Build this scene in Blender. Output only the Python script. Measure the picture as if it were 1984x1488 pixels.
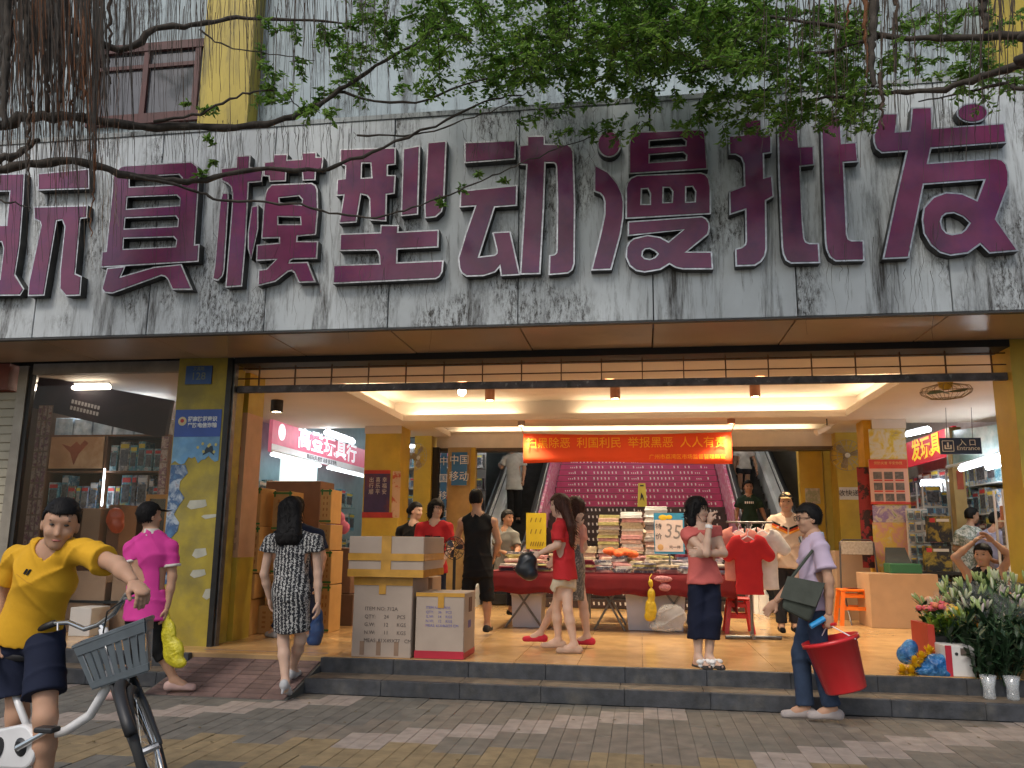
import bpy, bmesh, math, random
import numpy as np
from mathutils import Vector, Matrix
from mathutils.geometry import tessellate_polygon
for o in list(bpy.data.objects): bpy.data.objects.remove(o)
S = bpy.context.scene
COL = S.collection
R = math.radians
rnd = random.Random(7)

# ---------------------------------------------------------------- camera
FPX, CX, CY, CAMH = 1610., 992., 744., 1.40          # photograph is 1984 x 1488
def _n(v): v = np.array(v, float); return v / np.linalg.norm(v)
UA = _n((.0112, -1, 303 / FPX)); XA = -_n((-10640, 303 - .0112 * 10640, FPX))
XA = _n(XA - UA * XA.dot(UA)); YA = np.cross(UA, XA)
cam = bpy.data.objects.new('camera', bpy.data.cameras.new('camera')); COL.objects.link(cam)
cam.data.sensor_width = 36; cam.data.lens = FPX / 1984 * 36; cam.data.clip_start = .05; cam.data.clip_end = 500
_r = Vector((XA[0], YA[0], UA[0])); _d = Vector((XA[1], YA[1], UA[1])); _f = Vector((XA[2], YA[2], UA[2]))
cam.matrix_world = Matrix(((_r.x, -_d.x, -_f.x, 0), (_r.y, -_d.y, -_f.y, 0), (_r.z, -_d.z, -_f.z, CAMH), (0, 0, 0, 1)))
S.camera = cam
def _ray(px, py):
    r = np.array([px - CX, py - CY, FPX]); return np.array([r.dot(XA), r.dot(YA), r.dot(UA)])
def at(px, py, Y):   # photograph pixel -> point on the vertical plane y = Y
    d = _ray(px, py); t = Y / d[1]; return Vector((d[0] * t, Y, d[2] * t + CAMH))
def atz(px, py, z):
    d = _ray(px, py); t = (z - CAMH) / d[2]; return Vector((d[0] * t, d[1] * t, z))
def atx(px, py, x):
    d = _ray(px, py); t = x / d[0]; return Vector((x, d[1] * t, d[2] * t + CAMH))
def pix(p):
    w = np.array([p[0], p[1], p[2] - CAMH]); c = w[0] * XA + w[1] * YA + w[2] * UA
    return (CX + FPX * c[0] / c[2], CY + FPX * c[1] / c[2]) if c[2] > .05 else (-9e3, -9e3)

# ---------------------------------------------------------------- sky, sun, exposure
W = bpy.data.worlds.new('World'); S.world = W; W.use_nodes = True
nt = W.node_tree; nt.nodes.clear()
sky = nt.nodes.new('ShaderNodeTexSky'); sky.sky_type = 'NISHITA'; sky.sun_disc = False
sky.sun_elevation = R(48); sky.sun_rotation = R(200); sky.dust_density = 3; sky.air_density = 1.2
bg = nt.nodes.new('ShaderNodeBackground'); bg.inputs[1].default_value = .10
wo = nt.nodes.new('ShaderNodeOutputWorld')
nt.links.new(sky.outputs[0], bg.inputs[0]); nt.links.new(bg.outputs[0], wo.inputs[0])
sun = bpy.data.objects.new('sun', bpy.data.lights.new('sun', 'SUN')); COL.objects.link(sun)
sun.data.energy = 1.0; sun.data.angle = R(14); sun.data.color = (1, .96, .9)
sun.rotation_euler = (R(42), 0, R(-20))
S.view_settings.view_transform = 'Standard'; S.view_settings.look = 'None'; S.view_settings.gamma = 1
S.view_settings.exposure = 0.55
S.cycles.max_bounces = 6; S.cycles.diffuse_bounces = 4; S.cycles.glossy_bounces = 3
S.cycles.transmission_bounces = 4; S.cycles.transparent_max_bounces = 8
S.cycles.sample_clamp_indirect = 6

# ---------------------------------------------------------------- materials
MT = {}
def _node(t, ty, **kw):
    n = t.nodes.new(ty)
    for k, v in kw.items(): setattr(n, k, v)
    return n
def mat(name, col, rough=.6, metal=0., var=.12, scale=6., bump=0., bscale=40., stretch=None, emit=0., ecol=None, alpha=1., spec=.5, rand=0., trans=0., col2=None, cmix=(.45, .62), cscale=3., coat=0., sss=0.):
    if name in MT: return MT[name]
    m = bpy.data.materials.new(name); m.use_nodes = True; t = m.node_tree; b = t.nodes['Principled BSDF']
    L = t.links.new
    b.inputs['Roughness'].default_value = rough; b.inputs['Metallic'].default_value = metal
    b.inputs['Specular IOR Level'].default_value = spec
    if coat: b.inputs['Coat Weight'].default_value = coat; b.inputs['Coat Roughness'].default_value = .06
    if trans: b.inputs['Transmission Weight'].default_value = trans
    if sss: b.inputs['Subsurface Weight'].default_value = sss; b.inputs['Subsurface Radius'].default_value = (.02, .008, .004); b.inputs['Subsurface Scale'].default_value = .5
    b.inputs['Alpha'].default_value = alpha
    tc = _node(t, 'ShaderNodeNewGeometry'); mp = _node(t, 'ShaderNodeMapping')
    L(tc.outputs['Position'], mp.inputs[0])
    if stretch: mp.inputs['Scale'].default_value = stretch
    c = tuple(col) + (1,)
    src = None
    if col2 is not None:
        n2 = _node(t, 'ShaderNodeTexNoise'); n2.inputs['Scale'].default_value = cscale; n2.inputs['Detail'].default_value = 6; n2.inputs['Roughness'].default_value = .65
        L(mp.outputs[0], n2.inputs['Vector'])
        mr = _node(t, 'ShaderNodeMapRange'); mr.inputs[1].default_value, mr.inputs[2].default_value = cmix
        L(n2.outputs['Fac'], mr.inputs[0])
        mx = _node(t, 'ShaderNodeMix', data_type='RGBA'); mx.inputs[6].default_value = c; mx.inputs[7].default_value = tuple(col2) + (1,)
        L(mr.outputs[0], mx.inputs[0]); src = mx.outputs[2]
    if var or rand:
        no = _node(t, 'ShaderNodeTexNoise'); no.inputs['Scale'].default_value = scale; no.inputs['Detail'].default_value = 5
        L(mp.outputs[0], no.inputs['Vector'])
        mr = _node(t, 'ShaderNodeMapRange'); mr.inputs[1].default_value = .3; mr.inputs[2].default_value = .7
        mr.inputs[3].default_value = 1 - var; mr.inputs[4].default_value = 1 + var
        L(no.outputs['Fac'], mr.inputs[0]); v = mr.outputs[0]
        if rand:
            oi = _node(t, 'ShaderNodeObjectInfo'); m2 = _node(t, 'ShaderNodeMapRange'); m2.inputs[3].default_value = 1 - rand; m2.inputs[4].default_value = 1 + rand
            L(oi.outputs['Random'], m2.inputs[0]); ml = _node(t, 'ShaderNodeMath', operation='MULTIPLY'); L(v, ml.inputs[0]); L(m2.outputs[0], ml.inputs[1]); v = ml.outputs[0]
        hs = _node(t, 'ShaderNodeVectorMath', operation='SCALE')
        if src is not None: L(src, hs.inputs[0])
        else: hs.inputs[0].default_value = col
        L(v, hs.inputs['Scale']); src = hs.outputs[0]
    if src is not None: L(src, b.inputs['Base Color'])
    else: b.inputs['Base Color'].default_value = c
    if bump:
        nb = _node(t, 'ShaderNodeTexNoise'); nb.inputs['Scale'].default_value = bscale; nb.inputs['Detail'].default_value = 4
        L(mp.outputs[0], nb.inputs['Vector'])
        bp = _node(t, 'ShaderNodeBump'); bp.inputs['Strength'].default_value = min(1, bump); bp.inputs['Distance'].default_value = .01 * max(1, bump)
        L(nb.outputs['Fac'], bp.inputs['Height']); L(bp.outputs[0], b.inputs['Normal'])
    if emit:
        b.inputs['Emission Color'].default_value = tuple(ecol or col) + (1,); b.inputs['Emission Strength'].default_value = emit
    MT[name] = m; return m
def print_mat(name, cols, scale=14., rough=.45, seed=0.):
    """printed picture: irregular patches of several inks"""
    if name in MT: return MT[name]
    m = bpy.data.materials.new(name); m.use_nodes = True; t = m.node_tree; b = t.nodes['Principled BSDF']; L = t.links.new
    tc = _node(t, 'ShaderNodeNewGeometry'); mp = _node(t, 'ShaderNodeMapping'); mp.inputs['Location'].default_value = (seed * 3.1, seed * 1.7, seed * 2.3)
    L(tc.outputs['Position'], mp.inputs[0])
    n = _node(t, 'ShaderNodeTexNoise'); n.inputs['Scale'].default_value = scale; n.inputs['Detail'].default_value = 8; n.inputs['Roughness'].default_value = .62; n.inputs['Distortion'].default_value = .5
    L(mp.outputs[0], n.inputs['Vector'])
    cr = _node(t, 'ShaderNodeValToRGB'); cr.color_ramp.interpolation = 'LINEAR'
    k = len(cols)
    while len(cr.color_ramp.elements) < k: cr.color_ramp.elements.new(.5)
    for i, c in enumerate(cols):
        e = cr.color_ramp.elements[i]; e.position = .0 if i == 0 else .33 + .36 * (i - 1) / max(1, k - 2); e.color = tuple(c) + (1,)
    L(n.outputs['Fac'], cr.inputs[0]); L(cr.outputs[0], b.inputs['Base Color']); b.inputs['Roughness'].default_value = rough
    MT[name] = m; return m
def stain_mat(name, clean, dirt, amount=.5, rough=.7, seed=0., fine=1.):
    """weathered panel: run-off streaks and mould patches over a pale coat"""
    if name in MT: return MT[name]
    m = bpy.data.materials.new(name); m.use_nodes = True; t = m.node_tree; b = t.nodes['Principled BSDF']; L = t.links.new
    tc = _node(t, 'ShaderNodeNewGeometry')
    def noise(sc, loc, detail, rgh, lo, hi):
        mp = _node(t, 'ShaderNodeMapping'); mp.inputs['Scale'].default_value = sc; mp.inputs['Location'].default_value = loc
        L(tc.outputs['Position'], mp.inputs[0])
        n = _node(t, 'ShaderNodeTexNoise'); n.inputs['Scale'].default_value = 1; n.inputs['Detail'].default_value = detail; n.inputs['Roughness'].default_value = rgh; n.inputs['Distortion'].default_value = .35
        L(mp.outputs[0], n.inputs['Vector'])
        r = _node(t, 'ShaderNodeMapRange'); r.inputs[1].default_value = lo; r.inputs[2].default_value = hi; L(n.outputs['Fac'], r.inputs[0]); return r.outputs[0]
    def mul(a, c2, op='MULTIPLY'):
        x = _node(t, 'ShaderNodeMath', operation=op); x.use_clamp = True
        for i, q in enumerate((a, c2)):
            if isinstance(q, (int, float)): x.inputs[i].default_value = q
            else: L(q, x.inputs[i])
        return x.outputs[0]
    s1 = noise((4.5, 4.5, .5), (seed, 0, 0), 9, .75, .52, .67)       # run-off streaks
    s2 = noise((17, 17, 1.4), (seed, 3, 0), 8, .75, .55, .70)
    p1 = noise((1.1, 1.1, .8), (seed + 5, 1, 2), 3, .5, .47, .58)   # where the mould sits
    g1 = noise((30 * fine, 30 * fine, 9 * fine), (0, seed, 4), 8, .85, .46, .62)   # speckle
    streak = mul(mul(s1, 1.0), mul(s2, .75), 'MAXIMUM')
    mould = mul(p1, g1)
    f = mul(mul(streak, amount * 1.2), mul(mould, amount * 1.35), 'MAXIMUM')
    mx = _node(t, 'ShaderNodeMix', data_type='RGBA'); mx.inputs[6].default_value = tuple(clean) + (1,); mx.inputs[7].default_value = tuple(dirt) + (1,)
    L(f, mx.inputs[0])
    v = noise((2.3, 2.3, 1.1), (1, seed, 0), 4, .6, .3, .7); vr = _node(t, 'ShaderNodeMapRange'); vr.inputs[3].default_value = .8; vr.inputs[4].default_value = 1.1; L(v, vr.inputs[0])
    sc = _node(t, 'ShaderNodeVectorMath', operation='SCALE'); L(mx.outputs[2], sc.inputs[0]); L(vr.outputs[0], sc.inputs['Scale'])
    L(sc.outputs[0], b.inputs['Base Color']); b.inputs['Roughness'].default_value = rough
    bp = _node(t, 'ShaderNodeBump'); bp.inputs['Strength'].default_value = .25; bp.inputs['Distance'].default_value = .01; L(f, bp.inputs['Height']); L(bp.outputs[0], b.inputs['Normal'])
    MT[name] = m; return m
def wave_mat(name, c1, c2, axis='X', scale=14, dist=4, dscale=3., rough=.8, lo=.45, hi=.55):
    if name in MT: return MT[name]
    m = bpy.data.materials.new(name); m.use_nodes = True; t = m.node_tree; b = t.nodes['Principled BSDF']; L = t.links.new
    tc = _node(t, 'ShaderNodeTexCoord'); w = _node(t, 'ShaderNodeTexWave', bands_direction=axis); w.inputs['Scale'].default_value = scale
    w.inputs['Distortion'].default_value = dist; w.inputs['Detail'].default_value = 2; w.inputs['Detail Scale'].default_value = dscale
    L(tc.outputs['Object'], w.inputs['Vector'])
    r = _node(t, 'ShaderNodeMapRange'); r.inputs[1].default_value = lo; r.inputs[2].default_value = hi; L(w.outputs['Fac'], r.inputs[0])
    mx = _node(t, 'ShaderNodeMix', data_type='RGBA'); mx.inputs[6].default_value = tuple(c1) + (1,); mx.inputs[7].default_value = tuple(c2) + (1,); L(r.outputs[0], mx.inputs[0])
    L(mx.outputs[2], b.inputs['Base Color']); b.inputs['Roughness'].default_value = rough; MT[name] = m; return m

# ---------------------------------------------------------------- mesh helpers
class MB:
    def __init__(s): s.v = []; s.f = []; s.m = []
    def add(s, vs, fs, mi=0):
        o = len(s.v); s.v += [tuple(v) for v in vs]
        for f in fs: s.f.append(tuple(i + o for i in f)); s.m.append(mi)
        return s
    def box(s, a, b, mi=0, bev=0.):
        x0, x1 = sorted((a[0], b[0])); y0, y1 = sorted((a[1], b[1])); z0, z1 = sorted((a[2], b[2]))
        if bev:
            e = min(bev, (x1 - x0) * .45, (y1 - y0) * .45, (z1 - z0) * .45)
            V = []; 
            for k, z in ((1, z0), (0, z0 + e), (0, z1 - e), (1, z1)):
                i = e if k else 0
                V += [(x0 + i + e * (1 - k), y0 + i, z), (x1 - i - e * (1 - k), y0 + i, z), (x1 - i, y0 + i + e * (1 - k), z), (x1 - i, y1 - i - e * (1 - k), z), (x1 - i - e * (1 - k), y1 - i, z), (x0 + i + e * (1 - k), y1 - i, z), (x0 + i, y1 - i - e * (1 - k), z), (x0 + i, y0 + i + e * (1 - k), z)]
            F = [tuple(range(7, -1, -1)), tuple(range(24, 32))]
            for r in range(3):
                for j in range(8): F.append((r * 8 + j, r * 8 + (j + 1) % 8, r * 8 + 8 + (j + 1) % 8, r * 8 + 8 + j))
            return s.add(V, F, mi)
        V = [(x0, y0, z0), (x1, y0, z0), (x1, y1, z0), (x0, y1, z0), (x0, y0, z1), (x1, y0, z1), (x1, y1, z1), (x0, y1, z1)]
        return s.add(V, [(3, 2, 1, 0), (4, 5, 6, 7), (0, 1, 5, 4), (1, 2, 6, 5), (2, 3, 7, 6), (3, 0, 4, 7)], mi)
    def quad(s, a, b, c, d, mi=0): return s.add([a, b, c, d], [(0, 1, 2, 3)], mi)
    def hexa(s, V, mi=0): return s.add(V, [(3, 2, 1, 0), (4, 5, 6, 7), (0, 1, 5, 4), (1, 2, 6, 5), (2, 3, 7, 6), (3, 0, 4, 7)], mi)
    def tube(s, pts, rad, n=8, mi=0, closed=False, caps=True):
        P = [Vector(p) for p in pts]; k = len(P)
        if not hasattr(rad, '__len__'): rad = [rad] * k
        o = len(s.v); up = None
        for i in range(k):
            if closed: d = P[(i + 1) % k] - P[i - 1]
            else: d = P[min(i + 1, k - 1)] - P[max(i - 1, 0)]
            d = d.normalized() if d.length > 1e-9 else Vector((0, 0, 1))
            if up is None:
                up = Vector((0, 0, 1)) if abs(d.z) < .9 else Vector((1, 0, 0))
            a = (up - d * up.dot(d))
            a = a.normalized() if a.length > 1e-6 else d.orthogonal().normalized()
            up = a; b = d.cross(a)
            for j in range(n):
                t = 2 * math.pi * j / n; s.v.append(tuple(P[i] + (a * math.cos(t) + b * math.sin(t)) * rad[i]))
        for i in range(k if closed else k - 1):
            i2 = (i + 1) % k
            for j in range(n): s.f.append((o + i * n + j, o + i * n + (j + 1) % n, o + i2 * n + (j + 1) % n, o + i2 * n + j)); s.m.append(mi)
        if caps and not closed:
            s.f.append(tuple(o + j for j in range(n - 1, -1, -1))); s.m.append(mi)
            s.f.append(tuple(o + (k - 1) * n + j for j in range(n))); s.m.append(mi)
        return s
    def lathe(s, prof, c=(0, 0, 0), n=20, mi=0, axis=(0, 0, 1), sx=1., sy=1.):
        A = Vector(axis).normalized(); a = A.orthogonal().normalized() if abs(A.z) < .99 else Vector((1, 0, 0)); b = A.cross(a); c = Vector(c); o = len(s.v)
        for r, h in prof:
            for j in range(n):
                t = 2 * math.pi * j / n; s.v.append(tuple(c + A * h + a * (r * sx * math.cos(t)) + b * (r * sy * math.sin(t))))
        for i in range(len(prof) - 1):
            for j in range(n): s.f.append((o + i * n + j, o + i * n + (j + 1) % n, o + (i + 1) * n + (j + 1) % n, o + (i + 1) * n + j)); s.m.append(mi)
        return s
    def ball(s, c, r, n=10, k=6, mi=0, B=None):
        r = r if hasattr(r, '__len__') else (r, r, r); c = Vector(c); o = len(s.v)
        B = B or (Vector((1, 0, 0)), Vector((0, 1, 0)), Vector((0, 0, 1)))
        for i in range(k + 1):
            p = math.pi * (i / k - .5)
            for j in range(n):
                t = 2 * math.pi * j / n
                s.v.append(tuple(c + B[0] * (r[0] * math.cos(p) * math.cos(t)) + B[1] * (r[1] * math.cos(p) * math.sin(t)) + B[2] * (r[2] * math.sin(p))))
        for i in range(k):
            for j in range(n): s.f.append((o + i * n + j, o + i * n + (j + 1) % n, o + (i + 1) * n + (j + 1) % n, o + (i + 1) * n + j)); s.m.append(mi)
        return s
    def mesh(s, name, mats, smooth=False):
        me = bpy.data.meshes.new(name); me.from_pydata(s.v, [], s.f)
        for m in (mats if isinstance(mats, (list, tuple)) else [mats]): me.materials.append(m)
        if any(s.m): me.polygons.foreach_set('material_index', s.m)
        if smooth: me.polygons.foreach_set('use_smooth', [True] * len(me.polygons))
        me.update(); return me
    def build(s, name, mats, parent=None, smooth=False):
        return link(name, s.mesh(name, mats, smooth), parent)
def link(name, me, parent=None, loc=None):
    o = bpy.data.objects.new(name, me); COL.objects.link(o)
    if parent is not None:
        o.parent = parent
        o.matrix_parent_inverse = par_world(parent).inverted()
    if loc is not None: o.location = loc
    return o
def par_world(o):
    M = Matrix.LocRotScale(o.location, o.rotation_euler, o.scale)
    return M if o.parent is None else par_world(o.parent) @ o.matrix_parent_inverse @ M
def tag(o, label, cat, group=None):
    o['label'] = label; o['category'] = cat
    if group: o['group'] = group
    return o
def thing(name, label, cat, loc=(0, 0, 0), group=None):
    o = bpy.data.objects.new(name, None); COL.objects.link(o); o.location = loc; o.empty_display_size = .1
    return tag(o, label, cat, group)
_O1 = ('', 'first', 'second', 'third', 'fourth', 'fifth', 'sixth', 'seventh', 'eighth', 'ninth', 'tenth', 'eleventh', 'twelfth', 'thirteenth', 'fourteenth', 'fifteenth', 'sixteenth', 'seventeenth', 'eighteenth', 'nineteenth', 'twentieth')
def nth(i): return _O1[i] if i <= 20 else ('twenty-' if i < 30 else 'thirty-') + (_O1[i % 10] or 'zeroth')
def struct(o): o['kind'] = 'structure'; return o
def stuff(o): o['kind'] = 'stuff'; return o
def box(name, a, b, m, parent=None, bev=0.): return MB().box(a, b, 0, bev).build(name, m, parent)
def pbox(name, x0, y0, x1, y1, Y, dep, m, parent=None, bev=0., bot=None):
    """box whose front face covers the pixel rectangle on plane y=Y"""
    a = at(x0, y1, Y); b = at(x1, y0, Y); z0 = a.z if bot is None else bot
    return box(name, (a.x, Y, z0), (b.x, Y + dep, b.z), m, parent, bev)
def prism(polys, y0, y1, mats, bm=None, side=None):
    """polys: list of (outer, holes) in (x, z); front face at y0 (towards the camera), back at y1"""
    b = bm or MB()
    for outer, holes in polys:
        loops = [outer] + list(holes)
        flat = [p for l in loops for p in l]
        tris = tessellate_polygon([[Vector((p[0], p[1], 0)) for p in l] for l in loops])
        V = [(p[0], y0, p[1]) for p in flat] + [(p[0], y1, p[1]) for p in flat]; k = len(flat); F = []; F2 = []
        for t in tris:
            p = [flat[i] for i in t]
            ar = (p[1][0] - p[0][0]) * (p[2][1] - p[0][1]) - (p[2][0] - p[0][0]) * (p[1][1] - p[0][1])
            F.append(tuple(t) if ar > 0 else tuple(reversed(t)))
        o = 0
        for l in loops:
            n = len(l)
            for i in range(n): F2.append((o + i, o + (i + 1) % n, k + o + (i + 1) % n, k + o + i))
            o += n
        b.add(V, F, 0); b.f += [tuple(i + len(b.v) - len(V) for i in f) for f in F2]; b.m += [1 if side else 0] * len(F2)
    return b
def area(l): return .5 * sum(l[i][0] * l[(i + 1) % len(l)][1] - l[(i + 1) % len(l)][0] * l[i][1] for i in range(len(l)))
def inset(l, d, hole=False):
    l = list(l)
    if (area(l) > 0) == hole: l.reverse()
    out = []; n = len(l)
    for i in range(n):
        p0, p, p1 = Vector(l[i - 1]), Vector(l[i]), Vector(l[(i + 1) % n])
        e0 = (p - p0).normalized(); e1 = (p1 - p).normalized(); n0 = Vector((-e0.y, e0.x)); n1 = Vector((-e1.y, e1.x))
        q = n0 + n1
        q = q / max(.35, 1 + n0.dot(n1)) if q.length > 1e-6 else n0
        out.append(tuple(p + q * d))
    return out
FONT = bpy.data.fonts[0] if bpy.data.fonts else None
def text(name, s, size, m, loc, parent=None, rot=(90, 0, 0), ax='CENTER', sx=1., ext=.0015, bold=0., sy=1., spacing=1.):
    cu = bpy.data.curves.new(name, 'FONT'); cu.body = s; cu.size = size; cu.align_x = ax; cu.align_y = 'CENTER'
    cu.extrude = ext; cu.resolution_u = 2; cu.offset = bold; cu.space_character = spacing
    ob = bpy.data.objects.new('tmp', cu)
    me = bpy.data.meshes.new_from_object(ob); bpy.data.objects.remove(ob); bpy.data.curves.remove(cu)
    me.materials.clear(); me.materials.append(m); me.name = name
    M = Matrix.Translation(loc) @ (Matrix.Rotation(R(rot[2]), 4, 'Z') @ Matrix.Rotation(R(rot[1]), 4, 'Y') @ Matrix.Rotation(R(rot[0]), 4, 'X')) @ Matrix.Diagonal((sx, sy, 1, 1))
    me.transform(M)
    return link(name, me, parent)
def flatpoly(name, pts, y, m, parent=None, th=.002):
    l = [(p[0], p[1]) for p in pts]
    if area(l) < 0: l.reverse()
    return prism([(l, [])], y, y + th, m).build(name, m, parent)

# ================================================================ the setting
ZP = .27            # platform level
YE, YL = 8.02, 7.64  # platform edge, lower step edge
grey = lambda v: (v, v, v)
M_conc = mat('concrete_base', (.085, .08, .07), .9, var=.2)
ground = struct(MB().quad((-120, -120, -.03), (120, -120, -.03), (120, 120, -.03), (-120, 120, -.03)).build('ground', mat('asphalt', (.055, .055, .055), .9, var=.25, scale=3)))
side = struct(box('sidewalk', (-9, 1.0, -.02), (7, YL + .02, -.006), M_conc))
# pavers: 0.115 x 0.23 in groups of three, stepping diagonally
PW, PL = .118, .464
pm = [mat('paver_grey', (.175, .148, .118), .75, var=.22, scale=7, bump=.35, bscale=90, rand=.06, col2=(.14, .128, .105), cscale=.9),
      mat('paver_pink', (.30, .25, .215), .75, var=.2, scale=9, bump=.35, bscale=90, rand=.06),
      mat('paver_yellow', (.235, .175, .095), .75, var=.22, scale=9, bump=.35, bscale=90, rand=.08),
      mat('paver_green', (.135, .126, .108), .75, var=.25, scale=7, bump=.35, bscale=90, rand=.07)]
pmesh = {}
for i, m in enumerate(pm):
    pmesh[i] = MB().box((.0013, .0013, -.02), (PW - .0013, PL - .0013, 0), 0, .0025).mesh('paver', m)
cand = []
for c in range(int(-9 / PW), int(6 / PW)):
    g = c // 3
    for k_ in range(16):
        y = YL - .01 - (k_ + 1) * PL - (g % 2) * PL / 2; x = c * PW; ctr = (x + PW / 2, y + PL / 2, 0); q = pix(ctr)
        if y < 2.2 or not (-90 < q[0] < 2080 and q[1] < 1620): continue
        u = 2 * k_ + g % 2
        k = 1 if (-u - g) % 8 == 0 else 0
        if 5.28 < ctr[1] < 5.80: k = 2
        elif ctr[1] < 5.28: k = 3
        elif k == 0 and x < -2.2 + .5 * math.sin(y * 3): k = 3
        cand.append((q[1] + (0 if -5 < q[0] < 1990 and q[1] < 1490 else -900), x, y, k, g))
    y1 = YL - .01
    if g % 2: cand.append((-2000, c * PW, y1 - PL / 2, -1, g))
cand.sort(reverse=True)
rest = MB()
for i, (_, x, y, k, g) in enumerate(cand):
    dz = rnd.uniform(-.003, .002)
    if i < 300: link('paver', pmesh[k], side, (x, y, dz))
    else: rest.box((x + .002, y + .002, -.02), (x + PW - .002, y + (PL / 2 if k < 0 else PL) - .002, dz), max(k, 0))
stuff(rest.build('paver_field', pm, side))
# entrance steps and ramp
M_gran = mat('granite_dark', (.040, .043, .050), .5, var=.35, scale=12, bump=.25, bscale=60, rand=.12, col2=(.075, .072, .066), cmix=(.5, .7), cscale=4)
M_tread = mat('tread_brown', (.15, .115, .08), .7, var=.3, scale=7, rand=.1)
steps = struct(box('entrance_steps', (-9, YL + .06, -.01), (7, 9.0, .10), M_conc))
RX0, RX1 = -4.45, -3.08
def granite_row(y0, z0, z1, x0, x1):
    x = x0
    while x < x1 - .02:
        w = min(.73, x1 - x)
        MB().box((x + .0006, y0 + rnd.uniform(-.002, .002), z0), (x + w - .0006, y0 + .07, z1 + rnd.uniform(-.001, .001)), 0, .005).build('granite_kerb', M_gran, steps); x += w
def tread_row(y0, y1, z, x0, x1):
    x = x0
    while x < x1 - .02:
        w = min(.72, x1 - x)
        MB().box((x + .002, y0, z - .03), (x + w - .002, y1, z - .002), 0, .003).build('tread_slab', M_tread, steps); x += w
for a, b in ((-8.2, RX0), (RX1, 5.2)):
    granite_row(YL, 0, ZP / 2, a, b); tread_row(YL + .07, YE, ZP / 2, a, b); granite_row(YE, ZP / 2 - .02, ZP - .004, a, b)
ramp = struct(MB().hexa([(RX0, 7.25, -.01), (RX1, 7.25, -.01), (RX1, 8.3, -.01), (RX0, 8.3, -.01), (RX0, 7.25, 0.0), (RX1, 7.25, 0.0), (RX1, 8.3, ZP - .006), (RX0, 8.3, ZP - .006)]).build('ramp', M_conc))
M_ramp = mat('ramp_brick', (.15, .095, .085), .8, var=.2, scale=10, bump=.3, bscale=80, rand=.2)
nr = 11
for i in range(nr):
    t0, t1 = i / nr, (i + 1) / nr; y0, y1 = 7.26 + 1.03 * t0, 7.26 + 1.03 * t1; z0, z1 = ZP * (y0 - 7.25) / 1.05, ZP * (y1 - 7.25) / 1.05
    for j in range(6):
        a = RX0 + .02 + j * (RX1 - RX0 - .04) / 6; b = a + (RX1 - RX0 - .04) / 6 - .008
        MB().hexa([(a, y0 + .01, z0 - .01), (b, y0 + .01, z0 - .01), (b, y1, z1 - .01), (a, y1, z1 - .01), (a, y0 + .01, z0 + .012), (b, y0 + .01, z0 + .012), (b, y1, z1 + .006), (a, y1, z1 + .006)]).build('ramp_brick', M_ramp, ramp)
# polished floor
floor = struct(box('floor', (-9, YE + .07, ZP - .15), (9, 26, ZP - .012), mat('grout', (.38, .24, .11), .8)))
M_tile = mat('floor_tile', (.58, .355, .155), .2, var=.12, scale=5, rand=.04, col2=(.48, .29, .125), cscale=1.1)
TS = .6; tm = MB().box((.0015, .0015, -.012), (TS - .0015, TS - .0015, 0), 0, .0015).mesh('floor_tile', M_tile)
for i in range(18):
    for j in range(12):
        x = -5.4 + i * TS; y = YE + .07 + j * TS
        if RX0 - .3 < x < RX1 and j == 0: pass
        link('floor_tile', tm, floor, (x, y, ZP))
MB().box((-9, YE + .07, ZP - .012), (-5.402, 26, ZP)).box((5.402, YE + .07, ZP - .012), (9, 26, ZP)).box((-5.402, YE + .072 + 12 * TS, ZP - .012), (5.402, 26, ZP)).build('floor_field', M_tile, floor)

# ---------------------------------------------------------------- the building
bld = thing('commercial_building', 'grey stained shop building with wide sign fascia above an open entrance', 'building', (0, 8.5, 0))
YF, ZF, ZT = 7.4, at(992, 628, 7.4).z, at(900, 222, 7.4).z
JX = [at(px, 640, YF).x for px in (63, 283, 510, 750, 1003, 1267, 1548, 1850)]
JX = [JX[0] - 2.5, JX[0] - 1.25] + JX + [JX[-1] + 1.27, JX[-1] + 2.54]
M_sof = mat('soffit_tan', (.38, .29, .2), .3, var=.25, scale=2.2, col2=(.28, .2, .13), cscale=1.1)
for i in range(len(JX) - 1):
    m = stain_mat('fascia_%d' % (i % 4), (.60, .64, .66), (.05, .045, .04), (.92, 1.0, .85, .95)[i % 4], .55, seed=i * 2.7)
    y = YF + rnd.uniform(-.004, .004)
    MB().box((JX[i] + .005, y, ZF), (JX[i + 1] - .005, y + .05, ZT), 0, .004).build('fascia_panel', m, bld)
    MB().box((JX[i] + .006, YF + .06, ZF - .004 + rnd.uniform(-.004, .003)), (JX[i + 1] - .006, 8.48, ZF + .04), 0, .003).build('soffit_panel', M_sof, bld)
box('fascia_backing', (JX[0], YF + .052, ZF + .05), (JX[-1], YF + .3, ZT - .02), mat('backing_dark', (.03, .03, .03), .9), bld)
box('coping', (JX[0], YF - .015, ZT + .002), (JX[-1], 8.9, ZT + .05), stain_mat('coping', (.4, .43, .43), (.05, .05, .045), 1.0), bld)
box('drip_edge', (JX[0], YF - .008, ZF - .022), (JX[-1], YF + .055, ZF - .006), mat('drip_dark', (.05, .048, .045), .6, var=.3), bld)
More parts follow.
